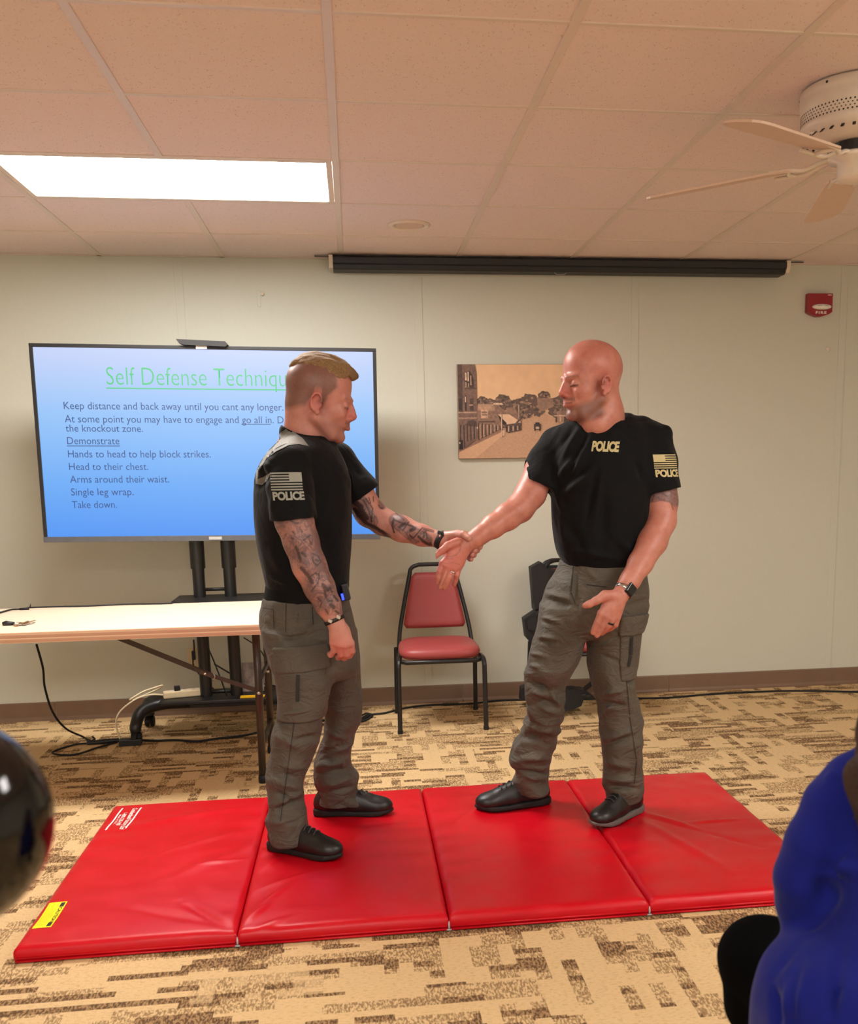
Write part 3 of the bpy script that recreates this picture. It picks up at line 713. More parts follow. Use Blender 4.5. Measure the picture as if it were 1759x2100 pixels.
cord('floor_cord', [fl(292, 1518), fl(320, 1519), fl(360, 1518), fl(405, 1520), fl(450, 1514), fl(490, 1510), fl(530, 1502), fl(580, 1492), fl(660, 1478), fl(735, 1476), fl(760, 1466), fl(790, 1462), fl(830, 1452), fl(880, 1446), fl(960, 1443), fl(1020, 1437), fl(1075, 1435), fl(1130, 1436), fl(1200, 1434), fl(1262, 1432), fl(1320, 1432), fl(1380, 1430), fl(1450, 1424), fl(1520, 1420), fl(1600, 1417), fl(1680, 1417), fl(1760, 1419), fl(1850, 1420)], .0058, 'long black extension cord running across the carpet along the wall', n=6)
bm = BM(); q = fl(327, 1518); tube(bm, [q - Vector((.022, 0, 0)), q + Vector((.022, 0, 0))], .0072, 8); tagp(obj('cord_tag', bm, M['white_paint'], smooth=True), 'white tag wrapped around the floor cord', 'tag')
cord('cord_coil', [fl(736, 1478), fl(745, 1470), fl(760, 1464), fl(757, 1472), fl(742, 1477), fl(738, 1470), fl(750, 1463), fl(764, 1466), fl(752, 1476), fl(738, 1480)], .004, 'small tangle of black cord on the carpet behind the tattooed officer')
cord('outlet_cord', [P(397, 1312, 5.66), P(398, 1330, 5.66), P(397, 1346, 5.668), P(396, 1362, 5.64), P(405, 1378, 5.6), P(420, 1396, 5.5), P(445, 1420, 5.42)], .004, 'black cord plugged into the wall outlet behind the stand')
cord('stand_cord', [P(440, 1362, 5.5), P(470, 1380, 5.4), P(500, 1397, 5.36), P(540, 1402, 5.36), P(600, 1416, 5.4), P(640, 1430, 5.5)], .004, 'black cord sagging behind the twin posts of the television stand')
cord('monitor_cord', [P(500, 1308, 5.4), P(522, 1322, 5.45), P(535, 1335, 5.5), P(548, 1360, 5.5), P(562, 1380, 5.5), P(600, 1420, 5.5)], .003, 'thin black cord hanging between the table legs and the wall')
bm = BM(); q = P(397, 1344, 5.66); box(bm, q, (.018, .03, .05)); tagp(obj('wall_plug', bm, M['black_plastic'], bevel=.004), 'black plug pushed into the ivory wall outlet', 'plug')

# ------------------------------------------------------------------ red vinyl stacking chairs
def chair():
    Y0, Y1 = 5.04, 5.455     # front legs, rear legs
    cx = P(905, 1350, 5.05).x
    t = thing('stacking_chair', 'red vinyl stacking chair with black frame standing empty between the officers', 'chair', (cx, (Y0 + Y1) / 2, 0))
    BK = M['black_metal']; zs = P(905, 1352, 5.04).z       # top of seat frame
    hw = 0.208
    # seat frame band
    bm = BM(); ring = [(cx - hw + .03, Y0), (cx + hw - .03, Y0), (cx + hw, Y0 + .04), (cx + hw - .012, Y1 - .03), (cx + hw - .05, Y1), (cx - hw + .05, Y1), (cx - hw + .012, Y1 - .03), (cx - hw, Y0 + .04)]
    tube(bm, [(x, y, zs - .012) for x, y in ring], .0115, 8, closed=True, square=False); obj('seat_frame', bm, BK, t, smooth=True)
    # seat cushion
    bm = BM(); prof = []
    for k, (s, z) in enumerate(((.93, -.002), (1.0, .008), (1.03, .026), (1.0, .045), (.90, .058), (.6, .066), (.2, .068))):
        vs = []
        for i in range(40):
            a = 2 * PI * i / 40; ca, sa = math.cos(a), math.sin(a); e = 0.45
            X = (abs(ca) ** e) * math.copysign(1, ca); Yy = (abs(sa) ** e) * math.copysign(1, sa)
            wdt = hw * (1.0 - .06 * (Yy + 1) / 2)
            vs.append(bm.verts.new((cx + X * wdt * s, (Y0 + Y1) / 2 - .005 + Yy * .205 * s, zs + z - .003 + .006 * (Yy < 0) * 0)))
        prof.append(vs)
    for a_, b_ in zip(prof, prof[1:]):
        for i in range(40): bm.faces.new((a_[i], a_[(i + 1) % 40], b_[(i + 1) % 40], b_[i]))
    bm.faces.new(prof[0][::-1]); bm.faces.new(prof[-1]); obj('seat', bm, M['vinyl_red'], t, smooth=True)
    # legs
    for s in (-1, 1):
        x = cx + s * (hw + .006)
        bm = BM(); tube(bm, catmull([(x - s * .004, Y0 + .10, zs - .004), (x, Y0 + .03, zs - .006), (x + s * .003, Y0 + .005, zs - .03), (x + s * .004, Y0, zs - .08), (x + s * .006, Y0 - .01, .012)], 5), .0115, 8, square=True); lg = obj('leg', bm, BK, t)
        bm = BM(); tube(bm, [(x + s * .006, Y0 - .01, .0), (x + s * .006, Y0 - .01, .018)], .0135, 8, square=True); obj('foot_cap', bm, M['black_rubber'], lg)
        xr = x - s * .0
        bm = BM(); tube(bm, [(xr, Y1 - .03, zs + .0), (xr + s * .002, Y1, .20), (xr + s * .004, Y1 + .02, .012)], .0115, 8, square=True); lg = obj('leg', bm, BK, t)
        bm = BM(); tube(bm, [(xr + s * .004, Y1 + .02, .0), (xr + s * .004, Y1 + .02, .018)], .0135, 8, square=True); obj('foot_cap', bm, M['black_rubber'], lg)
        bm = BM(); lathe(bm, [(.005, 0), (.001, .003)], (xr - s * .0, Y1 - .016, .33), 10, Matrix.Rotation(PI / 2, 3, 'X')); obj('bolt', bm, M['chrome'], lg)
    # back frame (one bent tube)
    yb = 5.47
    zt = P(890, 1157, yb + .05).z
    hb, ht = 0.176, 0.118
    zb = zs + .0
    L_ = [(cx - hw + .01, Y1 - .03, zb), (cx - hb - .008, Y1, zb + .12), (cx - ht - .012, yb + .035, zt - .07), (cx - ht + .004, yb + .045, zt - .018), (cx - ht + .045, yb + .048, zt)]
    Rr = [(2 * cx - x, y, z) for x, y, z in L_[::-1]]
    bm = BM(); tube(bm, catmull(L_, 6) + catmull(Rr, 6), .0118, 8, up=Vector((0, 1, 0))); obj('back_frame', bm, BK, t, smooth=True)
    # back pad
    bm = BM(); z0, z1 = zs + .10, zt - .042; rows = []
    N = 14
    for side, dy in ((0, -.018), (1, .014)):
        rws = []
        for j in range(N + 1):
            f = j / N; z = z0 + (z1 - z0) * f; hwid = (hb + (ht - hb) * f) - .004; yy = Y1 - .005 + (yb + .035 - Y1 + .005) * f
            cr = .018; edge = min(f, 1 - f) * (z1 - z0); inset = cr - math.sqrt(max(cr * cr - (cr - min(edge, cr)) ** 2, 0))
            rws.append([(cx + (-1 + 2 * i / 12) * (hwid - inset), yy + dy * (1 - max(0, abs(-1 + 2 * i / 12) - .8) * 3) * (1 if .06 < f < .94 else .5), z) for i in range(13)])
        rows.append(rws)
    V = [[[bm.verts.new(p) for p in r] for r in rw] for rw in rows]
    for sd in (0, 1):
        for j in range(N):
            for i in range(12): bm.faces.new((V[sd][j][i], V[sd][j][i + 1], V[sd][j + 1][i + 1], V[sd][j + 1][i]))
    for j in range(N):
        for i in (0, 12): bm.faces.new((V[0][j][i], V[0][j + 1][i], V[1][j + 1][i], V[1][j][i]))
    for i in range(12):
        for j in (0, N): bm.faces.new((V[0][j][i], V[0][j][i + 1], V[1][j][i + 1], V[1][j][i]))
    obj('backrest', bm, M['vinyl_red'], t, smooth=True)
    return t, cx
CH, CHX = chair()
def copy_tree(o, parent=None):
    c = o.copy(); COL.objects.link(c)
    if parent is not None:
        pi_ = o.matrix_parent_inverse.copy(); c.parent = parent; c.matrix_parent_inverse = pi_
    for ch in o.children: copy_tree(ch, c)
    return c
c2 = copy_tree(CH); c2.location = (P(1194, 1350, 5.1).x, CH.location.y + .04, 0)
c2['label'] = 'red vinyl chair with black frame half hidden behind the bald officer'
bpy.context.view_layer.update()
C2X = c2.location.x
C2X = c2.location.x
bpy.context.view_layer.update()

def stool():
    x, y = 1.0, 1.47; t = thing('stool', 'black padded stool under the seated person in the blue cardigan', 'stool', (x, y, 0))
    bm = BM(); lathe(bm, [(.14, .385), (.165, .39), (.17, .41), (.16, .43), (.05, .435)], (x, y, 0), 40); obj('seat', bm, M['black_plastic'], t, smooth=True)
    for k in range(4):
        a = PI / 4 + k * PI / 2; bm = BM(); tube(bm, [(x + .10 * math.cos(a), y + .10 * math.sin(a), .39), (x + .16 * math.cos(a), y + .16 * math.sin(a), .0)], .011, 10); obj('leg', bm, M['black_metal'], t, smooth=True)
stool()

# ------------------------------------------------------------------ folding gym mat
def gymmat():
    X0, X1, Y0, Y1, T = -0.982, 1.432, 2.775, 3.985, 0.05
    t = thing('gym_mat', 'red four panel folding gym mat spread on the carpet under both officers', 'mat', ((X0 + X1) / 2, (Y0 + Y1) / 2, 0))
    g = 0.006; wx = (X1 - X0) / 4
    def seg(x, y, a, b, wd, amp):
        ax, ay = a; bx, by = b; dx, dy = bx - ax, by - ay; L2 = dx * dx + dy * dy
        q = np.clip(((x - ax) * dx + (y - ay) * dy) / L2, 0, 1); d = np.hypot(x - ax - q * dx, y - ay - q * dy)
        return amp * np.exp(-(d / wd) ** 2) * np.sin(np.clip(q * PI, 0.25, PI - .25))
    def pz(u, v): q = PZ(u, v, T); return (q.x, q.y)
    folds = []
    for a, b, wd, am in (((330, 1810), (520, 1735), .03, .004), ((250, 1700), (480, 1660), .035, .005), ((250, 1860), (470, 1900), .02, -.005), ((380, 1780), (520, 1760), .012, .003), ((370, 1850), (470, 1903), .015, -.006), ((300, 1760), (510, 1700), .02, .003),
                         ((490, 1900), (560, 1850), .014, .005), ((500, 1880), (620, 1800), .012, .004), ((530, 1790), (600, 1740), .01, .003), ((520, 1830), (640, 1790), .012, .003), ((600, 1880), (520, 1905), .012, .004),
                         ((1310, 1665), (1480, 1720), .016, .006), ((1310, 1672), (1560, 1740), .014, -.004), ((1310, 1680), (1500, 1790), .02, .005), ((1240, 1700), (1290, 1780), .012, .004), ((1400, 1690), (1530, 1680), .012, .004),
                         ((700, 1700), (860, 1680), .03, -.003), ((930, 1640), (1140, 1620), .03, .003), ((920, 1700), (1010, 1640), .02, .003), ((560, 1720), (690, 1770), .05, -.006), ((1205, 1690), (1310, 1680), .05, -.006), ((980, 1665), (1125, 1655), .045, -.005), ((650, 1668), (800, 1668), .045, -.005)):
        folds.append((pz(*a), pz(*b), wd, am))
    rng = np.random.RandomState(3)
    for k in range(4):
        x0, x1 = X0 + k * wx + g / 2, X0 + (k + 1) * wx - g / 2
        nx, ny = 76, 150
        xs = np.linspace(x0, x1, nx); ys = np.linspace(Y0, Y1, ny); Xg, Yg = np.meshgrid(xs, ys, indexing='ij')
        ex = np.minimum(np.minimum(Xg - x0, x1 - Xg), np.minimum(Yg - Y0, Y1 - Yg))
        Z = T - 0.010 * np.exp(-ex / .006) + .004 * (1 - np.exp(-ex / .08))
        # gathers running in from the hinge seams
        for sx_, xe in ((1, x0), (-1, x1)):
            dist = np.abs(Xg - xe)
            ph = rng.rand() * 6
            Z += .0022 * np.exp(-dist / .10) * np.sin(Yg * (38 + 6 * math.sin(k)) + ph + 2 * np.sin(Yg * 7 + k)) * (1 - np.exp(-dist / .01))
        Z += .0015 * np.sin(Xg * 9 + k) * np.sin(Yg * 7 + 2 * k)
        for a, b, wd, am in folds: Z += seg(Xg, Yg, a, b, wd, am * 1.5)
        bm = BM(); V = [[bm.verts.new((Xg[i, j], Yg[i, j], Z[i, j])) for j in range(ny)] for i in range(nx)]
        for i in range(nx - 1):
            for j in range(ny - 1): bm.faces.new((V[i][j], V[i + 1][j], V[i + 1][j + 1], V[i][j + 1]))
        # skirt
        loop = [V[i][0] for i in range(nx)] + [V[nx - 1][j] for j in range(1, ny)] + [V[i][ny - 1] for i in range(nx - 2, -1, -1)] + [V[0][j] for j in range(ny - 2, 0, -1)]
        prev = loop
        for off, z in ((.004, .034), (.0045, .020), (.003, .013)):
            cur = []
            for v in loop:
                ox = (-off if v.co.x <= x0 + 1e-6 else off if v.co.x >= x1 - 1e-6 else 0) * .5; oy = -off if v.co.y <= Y0 + 1e-6 else off if v.co.y >= Y1 - 1e-6 else 0
                cur.append(bm.verts.new((v.co.x + ox, v.co.y + oy, z)))
            for i in range(len(loop)): bm.faces.new((prev[i], prev[(i + 1) % len(loop)], cur[(i + 1) % len(loop)], cur[i]))
            prev = cur
        cur = [bm.verts.new((v.co.x, v.co.y, .001)) for v in loop]
        for i in range(len(loop)): bm.faces.new((prev[i], prev[(i + 1) % len(loop)], cur[(i + 1) % len(loop)], cur[i]))
        bm.faces.new(cur)
        pn = obj('panel', bm, M['mat_vinyl'], t, smooth=True)
        bm = BM(); tube(bm, [(x0 + .004, Y0 - .004, .016), (x1 - .004, Y0 - .004, .016)], .0035, 6); tube(bm, [(x0 + .004, Y0 - .004, .006), (x1 - .004, Y0 - .004, .006)], .004, 6); obj('piping', bm, M['mat_vinyl'], pn, smooth=True)
        if k == 3:
            bm = BM(); prism(bm, [(x1 + .001, Y1 - .10), (x1 + .032, Y1 - .13), (x1 + .024, Y0 + .2), (x1 + .001, Y0 + .1)], .006, lambda a, b, d: Vector((a, b, .004 + d))); obj('fastener_flap', bm, M['mat_vinyl'], pn)
        if k == 0: p0 = pn
    for x in (X0 + wx, X0 + 2 * wx, X0 + 3 * wx):
        bm = BM(); tube(bm, [(x, Y0 - .002, .006), (x, Y0 - .004, .012), (x, Y0 - .002, .03)], .003, 6); tube(bm, [(x - .012, Y0 - .004, .004), (x + .012, Y0 - .004, .004)], .003, 6); obj('hinge_stitch', bm, M['label_grey'], t, smooth=True)
    for x in (X0 + wx, X0 + 2 * wx, X0 + 3 * wx):
        bm = BM(); box(bm, (x, (Y0 + Y1) / 2, .006), (.02, Y1 - Y0 - .01, .008)); obj('hinge', bm, M['mat_vinyl'], t)
    # yellow caution label near the front left corner
    ZL = T + .0055
    def prj(name, bm, m, par):   # drop onto the panel
        bvh = BVHTree.FromObject(p0, _dg())
        for v in bm.verts:
            h = bvh.ray_cast(Vector((v.co.x, v.co.y, 1)) , Vector((0, 0, -1)))
            if h[0]: v.co.z = h[0].z + v.co.z
        return obj(name, bm, m, par)
    a, b, c, d = PZ(103, 1853, T), PZ(139, 1852, T), PZ(103, 1904, T), PZ(64, 1906, T)
    O = Vector((a.x, d.y)); LX = ((b.x - a.x) + (c.x - d.x)) / 2; LY = a.y - d.y; lx = (a.x + d.x) / 2
    def rect(x0_, x1_, y0_, y1_, dz, n=6):
        bm = BM(); V = [[bm.verts.new((lx + LX * (x0_ + (x1_ - x0_) * i / n), d.y + LY * (y0_ + (y1_ - y0_) * j / n), dz)) for j in range(n + 1)] for i in range(n + 1)]
        for i in range(n):
            for j in range(n): bm.faces.new((V[i][j], V[i + 1][j], V[i + 1][j + 1], V[i][j + 1]))
        return bm
    lb = prj('caution_label', rect(0, 1, 0, 1, .0010), M['yellow_label'], p0)
    for y0_, y1_ in ((.04, .20), (.80, .96)): prj('black_block', rect(.70, .93, y0_, y1_, .0016), M['black_print'], p0)
    def flat_text(s, w, h, ox, oy, dz, ang, m, off=0.0, shear=0.0):
        me = text_mesh(s, 1.0, offset=off, shear=shear); co = np.array([v.co[:] for v in me.vertices]); co[:, 0] = (co[:, 0] - co[:, 0].min()) * w / np.ptp(co[:, 0]); co[:, 1] = (co[:, 1] - co[:, 1].min()) * h / np.ptp(co[:, 1])
        me.vertices.foreach_set('co', co.ravel()); me.transform(Matrix.Translation((ox, oy, 0)) @ Matrix.Rotation(ang, 4, 'Z'))
        bm = BM(); bm.from_mesh(me); bpy.data.meshes.remove(me)
        for v in bm.verts: v.co.z = dz
        return prj('lettering', bm, m, p0)
    flat_text('CAUTION', LY * .56, LX * .21, lx + LX * .715, d.y + LY * .78, .0016, -PI / 2, M['black_print'], .02)
    for i in range(7):
        x_ = .10 + i * .08; prj('fine_print', rect(x_, x_ + .018, .08, .92 - (i % 3) * .12, .0016), mat('print_olive%d' % i, (200, 176, 10), .5), p0)
    # white maker's lettering near the far left corner
    q0 = PZ(290, 1657, T); q1 = PZ(258, 1701, T); r0 = PZ(252, 1658, T); r1 = PZ(217, 1703, T)
    for (p, q) in ((q0, q1), (r0, r1)):
        bm = BM(); n = 20
        for i in range(n):
            f0, f1 = i / n, (i + 1) / n; A = p.lerp(q, f0); B = p.lerp(q, f1)
            bm.faces.new([bm.verts.new(v) for v in ((A.x - .003, A.y, .001), (A.x + .003, A.y, .001), (B.x + .003, B.y, .001), (B.x - .003, B.y, .001))])
        prj('rule', bm, M['white_print'], p0)
    L1 = (q0.y - q1.y)
    flat_text('Cumberland Factory Ltd', L1 * 1.02, .025, q0.x - .036, q0.y - .004, .001, -PI / 2, M['white_print'], .02, .25)
    flat_text('1-800-228-1987', L1 * .60, .016, q0.x - .055, q0.y - L1 * .24, .001, -PI / 2, M['white_print'], .02)
    flat_text('Made in U.S.A.', L1 * .42, .008, q0.x - .066, q0.y - L1 * .31, .001, -PI / 2, M['white_print'], .015)
gymmat()

# ------------------------------------------------------------------ ceiling fan
def fan():
    C = Vector((1.525, 3.07, ZC)); t = thing('ceiling_fan', 'white low profile ceiling fan with pale blades at the upper right', 'ceiling fan', C)
    WE = M['white_enamel']
    bm = BM(); lathe(bm, [(.158, .004), (.168, -.004), (.170, -.022), (.166, -.030), (.169, -.037), (.166, -.046), (.168, -.056), (.163, -.064), (.163, -.098), (.166, -.102), (.160, -.116), (.135, -.138), (.098, -.150), (.06, -.150)], C, 72); obj('motor_housing', bm, WE, t, smooth=True)
    bm = BM()
    for r_ in range(4):
        for i in range(84):
            a = 2 * PI * (i + .5 * (r_ % 2)) / 84; q = C + Vector((.1633 * math.cos(a), .1633 * math.sin(a), -.068 - r_ * .0085))
            lathe(bm, [(.0022 if r_ % 3 else .0028, 0), (.0018, .0006)], q, 6, Matrix.Rotation(a, 3, 'Z') @ Matrix.Rotation(PI / 2, 3, 'Y'))
    obj('vent_holes', bm, M['dark_hole'], t)
    bm = BM()
    for i in range(30):
        a = 2 * PI * i / 30; n = Vector((math.cos(a) * .66, math.sin(a) * .66, -.75)).normalized(); q = C + Vector((.1485 * math.cos(a), .1485 * math.sin(a), -.1290))
        R = Matrix.Rotation(a, 3, 'Z') @ Matrix.Rotation(math.radians(41), 3, 'Y'); box(bm, q, (.026, .009, .002), R)
    obj('slots', bm, M['dark_hole'], t)
    bm = BM()
    for i in range(6):
        a = 2 * PI * i / 6 + 3.7; lathe(bm, [(.004, 0), (.003, .002)], C + Vector((.169 * math.cos(a), .169 * math.sin(a), -.012)), 10, Matrix.Rotation(a, 3, 'Z') @ Matrix.Rotation(PI / 2, 3, 'Y'))
    obj('screws', bm, M['dark_hole'], t)
    bm = BM(); lathe(bm, [(.05, -.150), (.075, -.153), (.075, -.182), (.05, -.186)], C, 32); obj('rotor', bm, M['black_metal'], t, smooth=False)
    bm = BM(); lathe(bm, [(.075, -.180), (.082, -.184), (.080, -.196), (.055, -.202), (.055, -.236), (.050, -.250), (.02, -.258), (.004, -.259)], C, 40); obj('switch_housing', bm, WE, t, smooth=True)
    for ang in (216.5, 143.5, 73.5, 1.0, -71.0):
        a = math.radians(ang); R = Matrix.Rotation(a, 3, 'Z')
        def Q(x, y, z): return C + R @ Vector((x, y, z))
        bm = BM()
        for sy in (-1, 1):
            tube(bm, catmull([Q(.06, sy * .012, -.184), Q(.10, sy * .014, -.190), Q(.145, sy * .022, -.206), Q(.185, sy * .036, -.205), Q(.25, sy * .040, -.205)], 5), .006, 8, rx=1.3)
        tube(bm, catmull([Q(.185, -.036, -.205), Q(.2, 0, -.206), Q(.185, .036, -.205)], 5), .006, 8)
        hub = obj('blade_iron', bm, WE, t, smooth=True)
        # blade: plank with rounded tip, pitched
        bm = BM(); th = .006; pitch = math.radians(-11.5)
        out = [(.185, -.048), (.20, -.055), (.58, -.068), (.625, -.060), (.645, -.040), (.655, -.0), (.645, .045), (.625, .062), (.58, .068), (.20, .055), (.185, .048)]
        def bl(x, y, d):
            yy = y * math.cos(pitch) - d * math.sin(pitch); zz = y * math.sin(pitch) + d * math.cos(pitch); return Q(x, yy, -.199 - max(x - .19, 0) * .05 + zz)
        prism(bm, out, th, bl); obj('blade', bm, M['blade_white'], t, bevel=.002)
fan()

# ------------------------------------------------------------------ black tactical vest over the second chair and pouch on the floor
def vest():
    t = thing('tactical_vest', 'black tactical vest with pouches hung over the chair behind the bald officer', 'vest', (C2X - .05, 5.5, .8))
    NY = M['nylon']
    def slab(name, pts, y, dep, par=t, bev=.012):
        bm = BM(); q = [P(u, v, y) for u, v in pts]
        prism(bm, [(p.x, p.z) for p in q], dep, lambda a, b, d: Vector((a, y + d, b))); o = obj(name, bm, NY, par, bevel=bev, seg=2); smooth_by_angle(o, .9); return o
    slab('side_panel', [(1089, 1165), (1110, 1153), (1127, 1170), (1160, 1170), (1160, 1260), (1112, 1250), (1096, 1252)], 5.44, .09)
    slab('front_pouch', [(1089, 1164), (1109, 1153), (1125, 1172), (1127, 1180), (1114, 1215), (1105, 1245), (1097, 1252), (1092, 1220)], 5.40, .05)
    slab('lower_pouch', [(1074, 1270), (1098, 1254), (1122, 1252), (1125, 1310), (1100, 1323), (1088, 1318), (1079, 1308)], 5.38, .08)
    slab('radio_pocket', [(1080, 1272), (1099, 1264), (1104, 1285), (1101, 1294), (1083, 1292)], 5.365, .03, bev=.006)
    slab('back_panel', [(1120, 1160), (1205, 1160), (1208, 1300), (1122, 1310)], 5.535, .04)
    bm = BM(); tube(bm, catmull([P(1118, 1165, 5.45), P(1126, 1154, 5.46), P(1142, 1149, 5.48), P(1165, 1150, 5.50)], 5), .012, 8, rx=.5); obj('shoulder_strap', bm, NY, t, smooth=True)
    bm = BM(); tube(bm, [P(1087, 1312, 5.42), P(1085, 1334, 5.42)], .008, 8, rx=.5); obj('strap_end', bm, NY, t, smooth=True)
    bm = BM(); tube(bm, [P(1105, 1250, 5.39), P(1098, 1268, 5.37)], .004, 6); obj('cord_loop', bm, NY, t, smooth=True)
    b = thing('duty_belt', 'black nylon duty belt and pouches heaped on the carpet behind the bald officer', 'belt', PZ(1180, 1455, 0))
    def s2(name, pts, y, dep, bev=.012):
        bm = BM(); q = [P(u, v, y) for u, v in pts]
        prism(bm, [(p.x, max(p.z, .003)) for p in q], dep, lambda a, c, d: Vector((a, y + d, c))); o = obj(name, bm, NY, b, bevel=bev, seg=2); smooth_by_angle(o, .9)
    s2('holster', [(1130, 1416), (1156, 1416), (1180, 1414), (1196, 1418), (1198, 1432), (1192, 1448), (1176, 1455), (1155, 1461), (1130, 1461)], 5.22, .10, .018)
    s2('pouch', [(1183, 1414), (1196, 1414), (1206, 1420), (1219, 1430), (1222, 1434), (1205, 1436), (1192, 1432)], 5.28, .08)
    s2('side_pouch', [(1068, 1437), (1070, 1412), (1082, 1408), (1098, 1412), (1098, 1437)], 5.46, .08)
    bm = BM(); tube(bm, catmull([P(1190, 1420, 5.30), P(1200, 1412, 5.34), P(1212, 1402, 5.38), P(1222, 1390, 5.42), P(1226, 1372, 5.44)], 6), .016, 8, rx=.35); obj('strap', bm, NY, b, smooth=True)
    bm = BM(); tube(bm, catmull([PZ(1150, 1440, .02), PZ(1120, 1438, .02), PZ(1095, 1434, .02)], 6), .02, 8, rx=.5); obj('belt_strap', bm, NY, b, smooth=True)
    for (u, v) in ((1196, 1426), (1206, 1428), (1193, 1414)):
        bm = BM(); box(bm, P(u, v, 5.215 if u > 1194 else 5.27), (.022, .008, .010)); obj('buckle', bm, M['black_metal'], b, bevel=.002)
vest()

# ------------------------------------------------------------------ glossy black ball at the lower left edge, out of focus, on a small pedestal table
def ball():
    Y = 1.0; c = P(-130, 1695, Y); r = 212 * (Y * 1.03) / F_PX
    m = mat('gloss_black', (5, 5, 6), 0.08, var=.1); 
    m.node_tree.nodes['Principled BSDF'].inputs['Specular IOR Level'].default_value = 0.4
    bm = BM(); bmesh.ops.create_uvsphere(bm, u_segments=64, v_segments=40, radius=r); bmesh.ops.transform(bm, matrix=Matrix.Translation(c) @ Matrix.Diagonal((1, 1, 1.02, 1)), verts=bm.verts)
    tagp(obj('glossy_ball', bm, m, smooth=True), 'large glossy black rounded object blurred at the lower left edge', 'ball')
    t = thing('pedestal_table', 'small round side table under the glossy black ball', 'table', (c.x - .12, Y, 0)); zt = c.z - r * 1.02
    bm = BM(); lathe(bm, [(.02, zt - .022), (.15, zt - .02), (.155, zt - .01), (.15, zt)], (c.x - .12, Y, 0), 48); obj('tabletop', bm, M['black_plastic'], t)
    bm = BM(); tube(bm, [(c.x - .12, Y, .02), (c.x - .12, Y, zt - .02)], .02, 16); obj('pole', bm, M['black_metal'], t, smooth=True)
    bm = BM(); lathe(bm, [(.14, 0), (.14, .012), (.03, .03)], (c.x - .12, Y, 0), 40); obj('base', bm, M['black_metal'], t)
ball()

